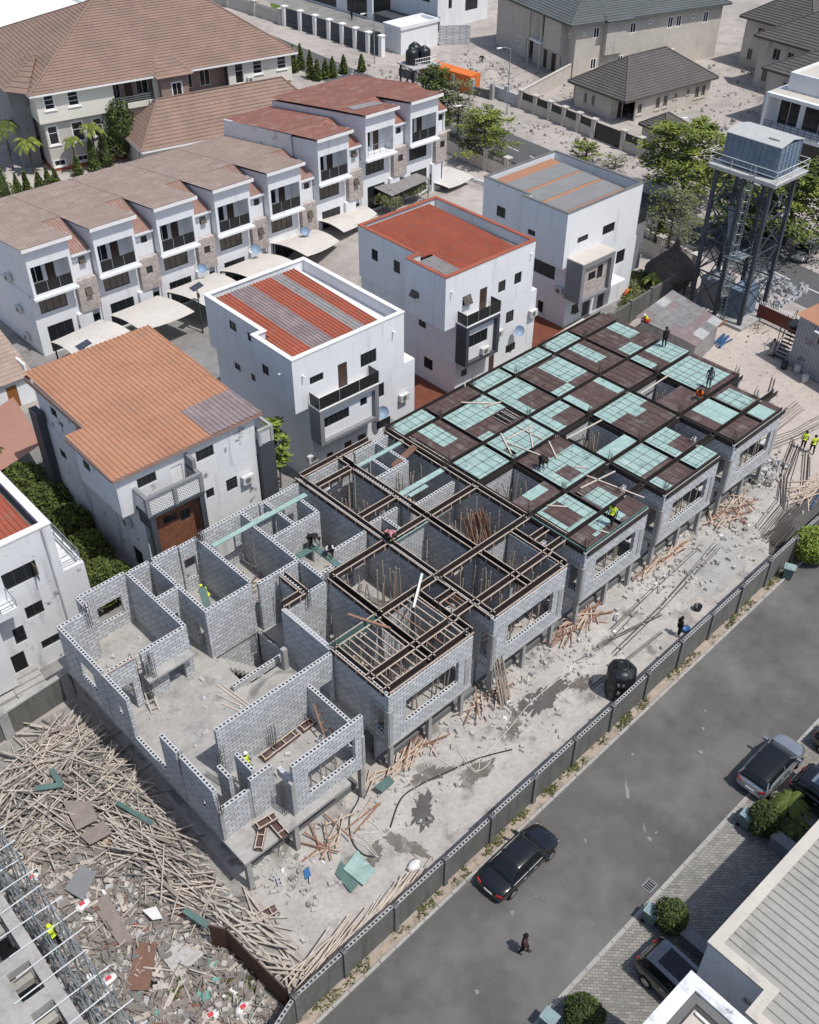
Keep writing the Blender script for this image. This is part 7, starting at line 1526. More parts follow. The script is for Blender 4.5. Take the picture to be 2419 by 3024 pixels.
for i, (x, y, lb, sd) in enumerate([(1939, 752, 'tall dark columnar conifer in the garden by the thatched hut', 1)]): p = W(x, y); bush(lb, p.x, p.y, 4.6, .75, ('leaf_dark', 'leaf', 'leaf'), 900, .16, 'conifer', None, 'conifer', 20, 0, 'cone')
for i, (x, y, h) in enumerate([(868, 214, 3.8), (889, 205, 3.6), (918, 232, 3.9), (938, 238, 2.9), (962, 232, 2.7), (983, 228, 2.8), (1016, 218, 2.6), (1068, 212, 2.4)]):
    p = W(x, y); bush(['plump cypress at the left end of the street cypress row', 'second cypress of the street row, nearly as tall as its left neighbour', 'tallest cypress of the street row, behind the brown bungalow roof', 'narrow cypress tucked right of the tallest one', 'small cypress in the middle of the street row', 'small cypress beside the middle one, farther right', 'lone small cypress behind the red roof edge', 'last small cypress beside the low steel tank stand'][i], p.x, p.y, h, .8, ('leaf_dark', 'leaf', 'leaf'), 500, .2, 'cypress', 'cypresses along the back street', 'cypress', 40+i, 0, 'cone')
for i, (x, y, h, r) in enumerate([(281, 505, 4.0, .9), (316, 490, 4.6, 1.2), (233, 520, 2.4, .8), (57, 575, 2.3, .6), (83, 568, 2.4, .6), (120, 560, 2.0, .7), (146, 552, 2.2, .6), (168, 548, 2.0, .6), (14, 590, 5.0, 1.5)]):
    p = W(x, y); bush(['slim cypress against the cream house foot', 'largest cypress against the cream house foot', 'stubby cypress right above the tan townhouse roof', 'leftmost of the small row of cypresses behind the tan roofs', 'second of the small row of cypresses behind the tan roofs', 'third of the small row of cypresses behind the tan roofs', 'fourth of the small row of cypresses behind the tan roofs', 'rightmost of the small row of cypresses behind the tan roofs', 'big dark cypress at the left edge above the tan roofs'][i], p.x, p.y, h, r, ('leaf_dark', 'leaf', 'leaf'), 420, .18, 'cypress', 'garden cypresses by the cream house', 'cypress', 60+i, 0, 'cone')
for i, (x, y, h, ln, lb) in enumerate([(40, 500, 5.5, 2.4, 'large dark palm at the left edge beside the cream house'), (100, 515, 4.0, 2.0, 'bright palm leaning by the cream house corner'), (229, 508, 4.0, 1.5, 'small palm before the lower windows of the cream house'), (290, 500, 5.2, 1.8, 'tall young palm before the cream house'), (752, 245, 3.0, 2.0, 'small palm beside the right windows of the cream house'), (842, 200, 3.2, 2.0, 'palm at the street corner of the cream house')]):
    p = W(x, y); palm(lb, p.x, p.y, h, 11, ln, 0, 80+i, 'leaf_bright' if i else 'leaf_dark', 'palms at the cream house')
p = W(370, 470); bush('tall dark rounded shrub between the cream house and the bungalow', p.x, p.y, 7.5, 2.2, ('leaf_dark', 'leaf_dark', 'leaf'), 1500, .25, seed=90); p = W(618, 275); bush('dark bushy tree crown before the recessed balcony of the cream house', p.x, p.y, 6.0, 3.0, ('leaf_dark', 'leaf', 'leaf'), 1800, .25, seed=91)
# hedge between the stained white house and the orange-roofed house
for i, (x, y) in enumerate([(17.9, 49.0), (18.3, 52.3), (18.7, 55.6), (19.1, 58.9), (18.6, 62.2), (17.9, 65.6)]):
    bush(['nearest clump of the hedge at the foot of the orange-roofed house', 'second hedge clump from the near end', 'third hedge clump from the near end', 'fourth hedge clump from the near end', 'fifth hedge clump, next to last before the far end', 'farthest clump of the hedge near the rust-brown canopy'][i], x, y, 3.1, 1.75, ('leaf_dark', 'leaf', 'leaf'), 2600, .16, 'hedge_bush', 'hedge beside the orange-roofed house', 'hedge', 100+i, lump=.18)
bush('thin pale green shrub at the corner of the orange-roofed house', 19.4, 46.9, 2.6, .9, ('leaf', 'leaf_bright', 'leaf_bright'), 500, .15, seed=107)
p = W(830, 1440); tree('slender young tree with large yellow green leaves between two white houses', p.x, p.y, 6.4, 1.1, ('leaf_lime', 'leaf_lime', 'leaf'), 4, 95, .34, None, seed=12, th=.07, base=.35)
palm('little green plant peeping over the back wall of the end house', 20.6, 45.0, 1.4, 8, 1.2, 0, 130, 'leaf_lime', None, .05)
palm('small palm in the garden by the thatched hut', 78.6, 51.2, 2.0, 10, 1.4, 0, 131, 'leaf_bright', None)
for i, (x, y, h, r) in enumerate([(76.8, 51.6, 1.3, 1.0), (75.2, 51.2, 1.1, .9), (78.0, 52.8, 1.5, 1.1), (73.6, 50.4, .9, .8), (80.2, 53.6, 1.2, .9), (79.8, 50.6, 1.0, .8)]): bush(['rounded garden shrub beside the orange gas cylinder', 'low garden shrub against the back wall', 'taller garden shrub on the lawn edge', 'small shrub at the corner behind the deck', 'garden shrub below the thatch eaves', 'low shrub between palm and wall'][i], x, y, h, r, ('leaf_pale', 'leaf', 'leaf_bright'), 420, .14, group='garden shrubs by the hut', seed=140+i)
for i, (x, y, h, r) in enumerate([(69.6, 81.5, 2.0, 1.8), (72.5, 79.6, 1.6, 1.9), (68.6, 78.6, 1.8, 1.5)]): bush(['straggly climber at the left of the corrugated shelter', 'straggly climber spreading over the corrugated shelter', 'climber hanging from the near edge of the corrugated shelter'][i], x, y, h, r, ('leaf_pale', 'leaf_pale', 'leaf'), 420, .17, 'climber', 'climbers on the shelter', 'climber', 150+i, 3.2)
for i, (x, y) in enumerate([(79.5, 87.0), (82.4, 86.0)]): bush(['green bush by the end townhouse', 'clipped green bush beside the white garden wall'][i], x, y, 2.0, 1.5, ('leaf', 'leaf_bright', 'leaf'), 800, .18, group='bushes at the end townhouse', seed=160+i)
p = W(1519+1655/1.9167, 1300+690/1.9167); bush('round yellow green bush on the verge by the boundary wall', p.x+.3, p.y+.1, 2.7, 1.35, ('leaf_bright', 'leaf_lime', 'leaf_lime'), 2600, .12, seed=170, lump=.1)
for i, (x, y, h, r, lb) in enumerate([(26.6, 10.3, 2.0, .85, 'clipped dark bush beside the middle green bin'), (34.7, 10.3, 2.0, .95, 'clipped dark bush beside the bin near the silver car'), (19.9, 10.1, 1.9, .9, 'yellowish clipped bush beside the bottom green bin')]): bush(lb, x, y, h, r, ('leaf_dark', 'leaf_dark', 'leaf'), 1700, .09, group='clipped bushes by the bins', seed=180+i, lump=.12)
palm('broad leaved potted plant in front of the glass-roofed black SUV', 36.2, 9.9, 1.5, 10, 1.2, 0, 190, 'leaf', None, .05); palm('second broad leaved plant, smaller, by the planter wall', 35.6, 9.1, 1.0, 9, 1.0, 0, 191, 'leaf_dark', None, .05)
# verge weeds: nobody could count them
m = MB(); rr = random.Random(17)
for k in range(620):
    x = rr.uniform(8, 58); y = fw(x)-rr.betavariate(1.4, 1.8)*(fw(x)-fl(x)-.2)
    if math.sin(x*1.1)+math.sin(x*2.7+1)+rr.gauss(0, .6) < .1: continue
    for q in range(7): leafquad(m, (x+rr.gauss(0, .12), y+rr.gauss(0, .1), .04+rr.uniform(0, .12)), rr.uniform(.05, .12), rr, .8, 0)
o = m.build('verge_weeds', 'grass'); tag(o, 'patchy green weeds along the verge below the boundary wall', 'weeds', None, 'stuff')
m = MB()
for cx, cy, r_, n in ((7.1, 23.6, .5, 200), (9.0, 22.2, .5, 160), (9.6, 21.6, .5, 160), (8.8, 44.6, .9, 160), (11.8, 44.0, .7, 120), (6, 42.9, 1, 120), (81, 40.6, 1.2, 120)):
    for k in range(n): leafquad(m, (cx+rr.gauss(0, r_*.5), cy+rr.gauss(0, r_*.5), rr.uniform(.04, .22)), rr.uniform(.06, .14), rr, .8, 0)
o = m.build('ground_weeds', 'grass'); tag(o, 'scattered low weeds on the waste ground', 'weeds', None, 'stuff')

# ================================================================== LOOSE THINGS IN THE SITE
def pmesh(name, L_, w, h, mt, jag=0):
    m = MB(); m.beam((-L_/2, 0, 0), (L_/2, 0, 0), w, h); o = m.build(name, mt); return o
rr = random.Random(23)
protos = [pmesh('timber_plank', L_, w, h, k) for L_, w, h, k in ((3.1, .06, .05, 'old_timber'), (2.2, .08, .05, 'old_timber'), (3.6, .055, .055, 'old_timber'), (1.4, .11, .04, 'grey_timber'), (2.6, .05, .05, 'fresh_timber'), (1.9, .06, .05, 'grey_timber'), (1.1, .2, .03, 'ply_old'), (2.8, .05, .05, 'old_timber'))]
for o in protos: tag(o, 'grey weathered batten lying loose in the great timber heap', 'plank', 'planks in the timber heap')
def inpoly(x, y, P):
    c = False; j = len(P)-1
    for i in range(len(P)):
        if (P[i][1] > y) != (P[j][1] > y) and x < (P[j][0]-P[i][0])*(y-P[i][1])/(P[j][1]-P[i][1])+P[i][0]: c = not c
        j = i
    return c
HEAP = [(4.2, 33.6), (4.0, 36.5), (6.6, 40.2), (10.4, 41.9), (11.4, 39.6), (11.3, 37.0), (11.6, 33.5), (11.4, 29.0), (11.1, 26.3), (10.3, 25.2), (9.4, 26.8), (8.8, 29.2), (9.0, 31.8), (7.8, 33.4), (6.0, 34.0)]
def heap_h(x, y): return .25+1.0*math.exp(-((x-7.6)**2/10+(y-37.2)**2/8))+.75*math.exp(-((x-10.0)**2/2.2+(y-30)**2/14))
used = [False]*len(protos)
def put(o, used_flag, loc, yaw, pitch, roll=0):
    if used_flag: c = o.copy(); C.objects.link(c)
    else: c = o
    c.location = loc; c.rotation_euler = (roll, pitch, yaw); return c
n = 0; far = MB(); tries = 0
while n < 300 and tries < 9000:
    tries += 1
    x, y = rr.uniform(3.8, 12), rr.uniform(25, 42.3)
    if not inpoly(x, y, HEAP): continue
    if y > 34: yaw = rr.gauss(.25, .35) if rr.random() < .6 else rr.gauss(-1.15, .35)
    else: yaw = rr.gauss(-1.3, .28) if rr.random() < .82 else rr.uniform(-1.5, 1.5)
    k = rr.randrange(len(protos)); z = .08+heap_h(x, y)*rr.uniform(.55, 1.08)
    put(protos[k], used[k], (x, y, z), yaw, rr.gauss(0, .10)); used[k] = True; n += 1
bulk = MB()
for q in range(1500):
    x, y = rr.uniform(3.8, 12), rr.uniform(25, 42.3)
    if not inpoly(x, y, HEAP): continue
    a = rr.gauss(.25, .5) if y > 34 and rr.random() < .6 else rr.gauss(-1.25, .4); L_ = rr.uniform(.8, 1.8); z = .04+heap_h(x, y)*rr.uniform(.05, .75); d = Vector((math.cos(a), math.sin(a), rr.gauss(0, .12)))*L_
    bulk.beam(Vector((x, y, z))-d, Vector((x, y, z))+d, rr.uniform(.045, .10), rr.uniform(.03, .06), m=rr.choices([0, 1, 2], [.42, .46, .12])[0])
tag(bulk.build('timber_heap', ['old_timber', 'grey_timber', 'fresh_timber']), 'dense lower mass of the great timber heap beside the end house', 'timber heap', None, 'stuff')
# pale battens stacked against the corner of the wall
pr_ = pmesh('timber_batten', 3.6, .06, .06, 'fresh_timber'); tag(pr_, 'pale batten in the long pile lying against the corner of the boundary wall', 'batten', 'pale battens in the wall corner'); us = False
for k in range(85):
    t = rr.random(); x = 11.2+6.5*t**1.2; y = fw(x)+.75+rr.uniform(0, 1.0)*(1-.5*t); yaw = .22+rr.gauss(0, .10); x += 1.2
    o = put(pr_, us, (x, y, .08+rr.uniform(0, .55)*(1-t*.6)), yaw, rr.gauss(0, .06)); us = True
pr_ = pmesh('timber_batten', 2.2, .09, .05, 'old_timber'); tag(pr_, 'weathered batten behind the rusty brown board fence', 'batten', 'battens behind the board fence'); us = False
for k in range(60):
    x, y = rr.uniform(10.5, 12.3), rr.uniform(20.2, 25.0); put(pr_, us, (x, y, .1+rr.uniform(0, .8)*(1-(x-10.5)/2.2)), rr.gauss(-1.25, .35), rr.gauss(0, .12)); us = True
# loose timbers along the terrace front
pa = pmesh('timber_offcut', 1.7, .08, .06, 'batten'); pb = pmesh('timber_offcut', 2.3, .07, .06, 'batten_red')
for o in (pa, pb): tag(o, 'reddish formwork timber thrown down along the foot of the terrace front', 'timber', 'loose timbers along the terrace front')
ua = [False, False]
def spill(u0, v0, u1, v1, n, yawc, ys, hmax=.35):
    for k in range(n):
        u, v = rr.uniform(u0, u1), rr.uniform(v0, v1); p = row2w(u, v); i = 0 if rr.random() < .6 else 1
        put((pa, pb)[i], ua[i], (p.x, p.y, .06+rr.uniform(0, hmax)), yawc+rr.gauss(0, ys)+TH, rr.gauss(0, .10)); ua[i] = True
spill(41.5, -.5, 45.5, 1.0, 42, .3, .6); spill(33.5, .2, 38.2, .8, 30, .1, .15, .25); spill(24.4, .2, 28.2, 1.2, 36, .2, .5); spill(8.6, .2, 13.5, 1.0, 34, .2, .4); spill(16.2, .0, 19, .8, 16, .2, .7); spill(4, -.8, 8, .2, 14, .3, .8)
# poles: props under the formwork
prop = MB(); prop.tube((0, 0, 0), (.03, .02, 3.55), .048, 5, .038); pp = prop.build('timber_prop', 'pole'); tag(pp, 'rough timber prop standing in a room of the terrace under the formwork', 'prop', 'timber props in the terrace'); up = False
def propat(u, v, z=2.92, lean=.05):
    global up
    p = row2w(u, v, z); put(pp, up, p, rr.uniform(0, 6.28), rr.gauss(0, lean), rr.gauss(0, lean)); up = True
for u0 in (10, 18):
    for a, b, c_, d, n_ in ((.4, .9, 3.0, 1.8, 8), (.4, 2.4, 3.0, 4.7, 13), (3.7, .9, 6.0, 1.8, 8), (3.7, 2.4, 6.0, 4.7, 12), (3.7, 5.4, 7.5, 9.1, 22)):
        for k in range(n_): propat(u0+rr.uniform(a, c_), rr.uniform(b, d))
for k in range(14): propat(18+rr.uniform(.4, 3.1), rr.uniform(12.6, 16.2))
for k in range(16): propat(18+rr.uniform(3.8, 7.5), rr.uniform(12.6, 16.2))
for u0 in (26, 34, 42):
    for k in range(8): propat(u0+1.4+k*.5+rr.uniform(-.1, .1), rr.uniform(.85, 1.5), 2.92, .04)
    for k in range(14): propat(u0+rr.uniform(.3, 3.1), rr.uniform(6, 9.0), 3.0, .12)
for k in range(6): propat(4.6+k*.5, .9+rr.uniform(0, .4), 2.92-1.2, .03)
pl = MB(); pl.beam((0, 0, 0), (0, .35, 3.3), .07, .045); po = pl.build('leaning_batten', 'batten_red'); tag(po, 'red brown batten leaning in the big bundle inside the formwork-covered house', 'batten', 'leaning batten bundle'); us = False
for k in range(30): p = row2w(23.9+k*.055+rr.uniform(-.05, .05), 7.0+rr.uniform(-.2, .35), 2.92); put(po, us, p, TH+rr.gauss(.25, .1), rr.gauss(0, .05), rr.gauss(-.22, .07)); us = True
pl = MB(); pl.tube((0, 0, 0), (.05, 0, 3.4), .055, 6, .045); po = pl.build('leaning_pole', 'pole'); tag(po, 'long pole of the bundle leaning on the terrace front under the joisted house', 'pole', 'poles leaning on the terrace front'); us = False
for k in range(9): p = row2w(18.0+k*.11, -.55+rr.uniform(-.15, .15), 0); put(po, us, p, TH+rr.gauss(0, .1), rr.gauss(.02, .03), rr.gauss(-.30, .03)); us = True
# battens scattered on the deck and over the beams
def stick(u0, v0, u1, v1, z, mt, lb, w=.09, h=.05, z1=None):
    a, b = row2w(u0, v0, z), row2w(u1, v1, z if z1 is None else z1); m = MB(); m.beam(a, b, w, h); return single('loose_batten', m, mt, lb, 'batten', origin=tuple((a+b)/2))
def stkpx(x0, y0, x1, y1, z, mt, lb, w=.09, z1=None, ox=1120, oy=1050):
    a, b = W(ox+x0/1.9167, oy+y0/1.9167, z), W(ox+x1/1.9167, oy+y1/1.9167, z if z1 is None else z1); m = MB(); m.beam(a, b, w, .06); return single('loose_batten', m, mt, lb, 'batten', origin=tuple((a+b)/2))
for q in [(720, 490, 965, 585, 'longest pale batten lying across the loose-strewn deck, near the bending man'), (688, 440, 750, 560, 'pale batten on aqua plywood left of the bending man'), (780, 400, 925, 472, 'pale batten of the crossed pair on aqua plywood'), (725, 470, 875, 400, 'other pale batten of the crossed pair on aqua plywood'), (850, 405, 870, 520, 'short pale batten crossing the crossed pair on the deck'), (960, 485, 1008, 585, 'pale batten lying right of the bending man on brown plywood'), (1175, 680, 1500, 805, 'very long batten spanning the front trough of the strewn deck'), (1140, 750, 1335, 655, 'pale batten near the open joist frame at the front of the strewn deck'), (465, 265, 640, 270, 'pale batten at the back edge of the strewn deck'), (590, 290, 690, 262, 'second pale batten at the back edge of the strewn deck'), (950, 848, 1060, 856, 'short pale batten on the front aqua cell of the strewn deck'), (1060, 470, 1260, 365, 'batten bridging the dark stairwell of the middle decked house'), (1480, 215, 1640, 110, 'batten bridging the dark stairwell of the entrance-end house'), (1110, 630, 1175, 633, 'short pale offcut beside the oil stain on the deck'), (1250, 990, 1300, 1005, 'small offcut on brown plywood at the front deck corner')]:
    stkpx(*q[:4], 7.04, 'fresh_timber', q[4])
stkpx(243, 1235, 195, 1425, 7.15, 'litter_white', 'white painted board lying over the beam junction', .13); stkpx(820, 1080-0, 1060, 1160, 7.1, 'batten_red', 'bright red brown board across the joisted house', .14, ox=600, oy=1250); stkpx(1075, 245, 1200, 130, 6.4, 'ply_rust', 'red brown ladder-like board leaning into a back room', .5, 7.1, 600, 1250)
for q in [(5.6, 10.2, 5.9, 7.7), (5.85, 9.9, 6.1, 7.6), (5.2, 9.6, 5.7, 8.0), (5.0, 8.9, 5.5, 7.5)]: stick(*q, 2.95, 'fresh_timber', ['longest pale batten on the open floor of the end house', 'pale batten lying beside the longest one on the open floor', 'pale batten left of the pair on the open floor', 'shortest pale batten on the open floor of the end house'][[5.6, 5.85, 5.2, 5.0].index(q[0])], .07)
# formwork boxes
def formbox(label, c0, c1, z, w=.42, mt='ply_brown'):
    a, b = row2w(*c0, z), row2w(*c1, z); r = thing('formwork_box', label, 'formwork', tuple((a+b)/2), 0, 'loose formwork boxes', tuple((a+b)/2)); d = (b-a).normalized(); n = Vector((-d.y, d.x, 0)); m = MB(); m.beam(a, b, w, .03); m.beam(a+n*w/2+Vector((0, 0, .08)), b+n*w/2+Vector((0, 0, .08)), .03, .2); m.beam(a-n*w/2+Vector((0, 0, .08)), b-n*w/2+Vector((0, 0, .08)), .03, .2); part('board', m, mt, r)
    m = MB()
    for s in (1, -1): m.beam(a+n*s*w/2+Vector((0, 0, .2)), b+n*s*w/2+Vector((0, 0, .2)), .05, .05)
    L_ = (b-a).length; k = .1
    while k < L_: p = a+d*k; m.beam(p-n*w/2+Vector((0, 0, .17)), p+n*w/2+Vector((0, 0, .17)), .05, .05); k += .7
    part('batten', m, 'batten', r)
formbox('long brown formwork box lying along the big wall of the end house', (4.3, 4.25), (6.8, 4.35), 3.0); formbox('second brown formwork box lying end to end with the long one', (7.0, 4.35), (8.4, 4.4), 3.0)
formbox('brown formwork box lying across others on the bare balcony slab', (1.5, 1.0), (2.6, .85), 3.25, .4); formbox('brown formwork box sticking out over the edge of the balcony slab', (2.35, .9), (2.3, -.25), 3.0, .42); formbox('dark plank formwork lying under others on the balcony slab', (.9, .1), (2.1, 1.2), 2.96, .35); formbox('brown formwork box lying on the ground by the end house', (-.6, -1.3), (.5, -1.5), .1, .45)
m = MB(); p = row2w(2.0, 10.9, 2.95); q = row2w(2.7, 13.4, 4.9)
lad = thing('ladder', 'short pale timber ladder inside the roofless end house', 'ladder', tuple(p), 0, None, tuple(p)); d = (q-p).normalized(); n = d.cross(Vector((0, 0, 1))).normalized()
for s in (-.22, .22): m.beam(p+n*s, q+n*s, .07, .05)
for k in range(7): c_ = p.lerp(q, (k+.5)/7); m.beam(c_-n*.22, c_+n*.22, .06, .06)
part('ladder_frame', m, 'old_timber', lad)
m = MB(); p = row2w(7.5, 2.2, 2.95); q = row2w(8.0, 4.0, 4.9); lad = thing('ladder', 'brown timber ladder leaning in the front room of the end house', 'ladder', tuple(p), 0, None, tuple(p)); d = (q-p).normalized(); n = d.cross(Vector((0, 0, 1))).normalized()
for s in (-.25, .25): m.beam(p+n*s, q+n*s, .07, .05)
for k in range(6): c_ = p.lerp(q, (k+.5)/6); m.beam(c_-n*.25, c_+n*.25, .06, .06)
part('ladder_frame', m, 'batten_red', lad)
m = MB(); p = row2w(7.6, 12.9, 2.95); q = row2w(8.2, 14.9, 5.6); m.beam(p, q, .45, .05); single('green_board', m, 'form_green', 'dark green ribbed board leaning in a back room of the end house', 'board', origin=tuple(p))
m = MB(); p = row2w(12.6, 12.6, 2.95); q = row2w(12.75, 12.75, 5.0); m.beam(p, q, 1.0, .05); single('plywood_board', m, 'ply_brown', 'brown framed panel leaning on a wall in the joisted house', 'panel', origin=tuple(p))
m = MB(); p = row2w(1.9, 13.4, 3.2); m.slab([tuple(row2w(3.3, 13.6, 3.0)), tuple(row2w(4.2, 13.3, 3.1)), tuple(row2w(4.4, 14.4, 3.05)), tuple(row2w(3.5, 14.7, 3.0))], .04); single('brown_board', m, 'ply_brown', 'brown board on the rubble strewn floor of the corner room', 'board')
# sand and stone heaps inside and outside: nobody could count the pieces
def mound(name, label, x, y, z, rx, ry, h, mt, cat, seed):
    r_ = random.Random(seed); m = MB(); N_, K = 26, 8; V = [(x, y, z+h)]
    ph = [r_.uniform(0, 6.28) for _ in range(4)]
    for k in range(1, K+1):
        for i in range(N_):
            a = 6.283*i/N_; f = k/K; w = 1+.18*math.sin(2*a+ph[0])+.12*math.sin(5*a+ph[1]); V.append((x+rx*f*w*math.cos(a), y+ry*f*w*math.sin(a), z+h*(1-smooth(f))+r_.uniform(-.03, .03)*(f < 1)))
    F_ = [(0, 1+i, 1+(i+1) % N_) for i in range(N_)]+[(1+(k-1)*N_+i, 1+k*N_+i, 1+k*N_+(i+1) % N_, 1+(k-1)*N_+(i+1) % N_) for k in range(1, K) for i in range(N_)]
    m.add(V, F_); o = m.build(name, mt, None, True); return tag(o, label, cat, None, 'stuff')
p = row2w(7.9, 8.0); mound('sand_heap', 'damp grey sand heap behind the long wall of the end house', p.x, p.y, 2.9, 1.6, .9, .75, 'slab_floor', 'sand heap', 3)
p = row2w(49.6, 1.2); mound('rubble_heap', 'heap of broken grey blocks at the front corner by the entrance', p.x, p.y, .01, 1.9, 1.1, .5, 'rubble', 'rubble', 4)
def chips(name, label, pts, smin, smax, mts, seed, w=None):
    r_ = random.Random(seed); m = MB()
    for (x, y, z) in pts:
        s = smin+(smax-smin)*r_.random()**2.5; a = r_.uniform(0, 6.28); ca, sa = math.cos(a), math.sin(a); lx_, ly_, lz_ = s*r_.uniform(.6, 1.4), s*r_.uniform(.4, 1), s*r_.uniform(.25, .7)
        q = []
        for sx, sy, sz in ((-1, -1, 0), (1, -1, 0), (1, 1, 0), (-1, 1, 0), (-.8, -.7, 1), (.7, -.8, 1), (.8, .7, 1), (-.7, .8, 1)):
            X, Y = sx*lx_*r_.uniform(.7, 1.1)/2, sy*ly_*r_.uniform(.7, 1.1)/2; q.append((x+X*ca-Y*sa, y+X*sa+Y*ca, z+sz*lz_*r_.uniform(.7, 1.1)))
        m.add(q, [(0, 3, 2, 1), (4, 5, 6, 7), (0, 1, 5, 4), (1, 2, 6, 5), (2, 3, 7, 6), (3, 0, 4, 7)], r_.randrange(len(mts)) if w is None else r_.choices(range(len(mts)), w)[0])
    o = m.build(name, list(mts)); return tag(o, label, 'rubble', None, 'stuff')
P_ = []
for k in range(2600):
    u = rr.uniform(0, 50); v = 1.2-abs(rr.gauss(0, 2.2)); p = row2w(u, v)
    if p.y < fw(p.x)+.35: continue
    if math.sin(u*.8)+math.sin(u*.31+2)+.5*math.sin(v*2) < -.35 and rr.random() < .8: continue
    P_.append((p.x, p.y, .012))
chips('yard_rubble', 'stones and block chips strewn over the yard in front of the terrace', P_, .05, .38, ['rubble', 'rubble_dark', 'concrete', 'litter_white'], 5, [.6, .16, .2, .04])
P_ = []
for k in range(3800):
    x, y = rr.uniform(1.5, 11.8), rr.uniform(16.5, 33.5)
    if x < 4.1 and y < 31: pass
    if x > 10.1 and y < 24: continue
    P_.append((x, y, .01+rr.uniform(0, .12)))
chips('waste_rubble', 'broken boards, stones and rags strewn over the waste ground below the timber heap', P_, .05, .5, ['rubble', 'grey_timber', 'rubble_dark', 'ply_old', 'litter_white', 'litter_green', 'litter_red'], 6, [.36, .27, .16, .14, .045, .015, .01])
stk = MB()
for k in range(1500):
    x, y = rr.uniform(2.5, 10.0), rr.uniform(17.5, 34)
    a = rr.uniform(0, 6.28); L_ = rr.uniform(.15, 1.1)*rr.random()+.12; z = rr.uniform(.04, .34); d = Vector((math.cos(a), math.sin(a), rr.gauss(0, .15)))*L_; w_ = rr.choice([.05, .06, .08, .16, .26]) if L_ < .7 else .06
    stk.beam(Vector((x, y, z))-d, Vector((x, y, z))+d, w_, .025, m=rr.choices([0, 1, 2, 3], [.40, .34, .23, .03])[0])
tag(stk.build('scrap_wood', ['grey_timber', 'old_timber', 'ply_old', 'ply_rust']), 'splintered scrap wood scattered over the waste ground', 'scrap wood', None, 'stuff')
P_ = [(*row2w(49.6+rr.gauss(0, .9), 1.2+rr.gauss(0, .55))[:2], .05+rr.uniform(0, .4)) for k in range(260)]
chips('block_rubble', 'broken block pieces on the heap at the entrance corner', P_, .12, .5, ['rubble', 'block_top', 'rubble_dark'], 7)
P_ = [(*row2w(rr.uniform(.4, 4.8), rr.uniform(12.2, 17.5))[:2], 2.9) for k in range(70)]+[(*row2w(rr.uniform(1.5, 6), rr.uniform(6, 11.5))[:2], 2.9) for k in range(60)]+[(*row2w(rr.uniform(4, 8), rr.uniform(1, 4.3))[:2], 2.9) for k in range(30)]
chips('floor_rubble', 'block chips and dust lumps on the floors of the roofless end house', P_, .05, .42, ['rubble', 'block_top'], 8)
P_ = [(*row2w(u0+rr.uniform(.3, 7.6), rr.uniform(5.3, 17.4))[:2], 2.9) for k in range(160) for u0 in (10, 18)]
chips('room_rubble', 'debris on the floors of the open rooms in the terrace', P_, .05, .3, ['rubble', 'grey_timber', 'batten'], 9)
stk = MB()
for u0 in (10, 18):
    for k in range(150):
        u, v = u0+rr.uniform(.4, 7.4), rr.uniform(1, 17); a = rr.uniform(0, 6.28); L_ = rr.uniform(.3, 1.2); p = row2w(u, v, 2.95+rr.uniform(0, .2)); d = Vector((math.cos(a), math.sin(a), rr.gauss(0, .08)))*L_*.5; stk.beam(p-d, p+d, rr.choice([.06, .07, .2]), .04, m=rr.choices([0, 1, 2], [.5, .3, .2])[0])
tag(stk.build('room_scrap', ['batten', 'grey_timber', 'ply_brown']), 'scrap battens and boards lying on the floors of the open rooms', 'scrap wood', None, 'stuff')
P_ = [(rr.uniform(61, 82), rr.uniform(24, 44), .012) for k in range(420)]
P_ = [q for q in P_ if not (69 < q[0] < 76.5 and q[1] > 40)]
chips('entrance_rubble', 'small stones scattered over the sandy site entrance', P_, .04, .28, ['rubble', 'rubble_dark'], 10)
P_ = [(rr.uniform(111, 124), rr.uniform(96, 122), .01) for k in range(500)]+[(rr.uniform(118, 150), rr.uniform(70, 92), .01) for k in range(500)]+[(rr.uniform(101.5, 107), rr.uniform(40, 130), .02) for k in range(500)]
chips('plot_rubble', 'stones and soil lumps scattered over the sandy plots beyond the back street', P_, .1, .7, ['rubble', 'rubble_dark', 'sand'], 11, [.4, .25, .35])
for i, (x, y, rx, ry, h) in enumerate([(117, 111, 2.6, 1.8, .7), (120, 107, 2.2, 1.5, .6), (113.5, 103, 1.8, 1.5, .5), (138, 76, 3, 2, .9), (133, 73.5, 2.5, 1.4, .7), (141, 86, 3, 2, .6), (112, 115, 2.2, 1.3, .5)]): mound('soil_heap', 'pale soil heap on the sandy ground beyond the back street', x, y, 0, rx, ry, h, 'sand', 'soil heap', 20+i)
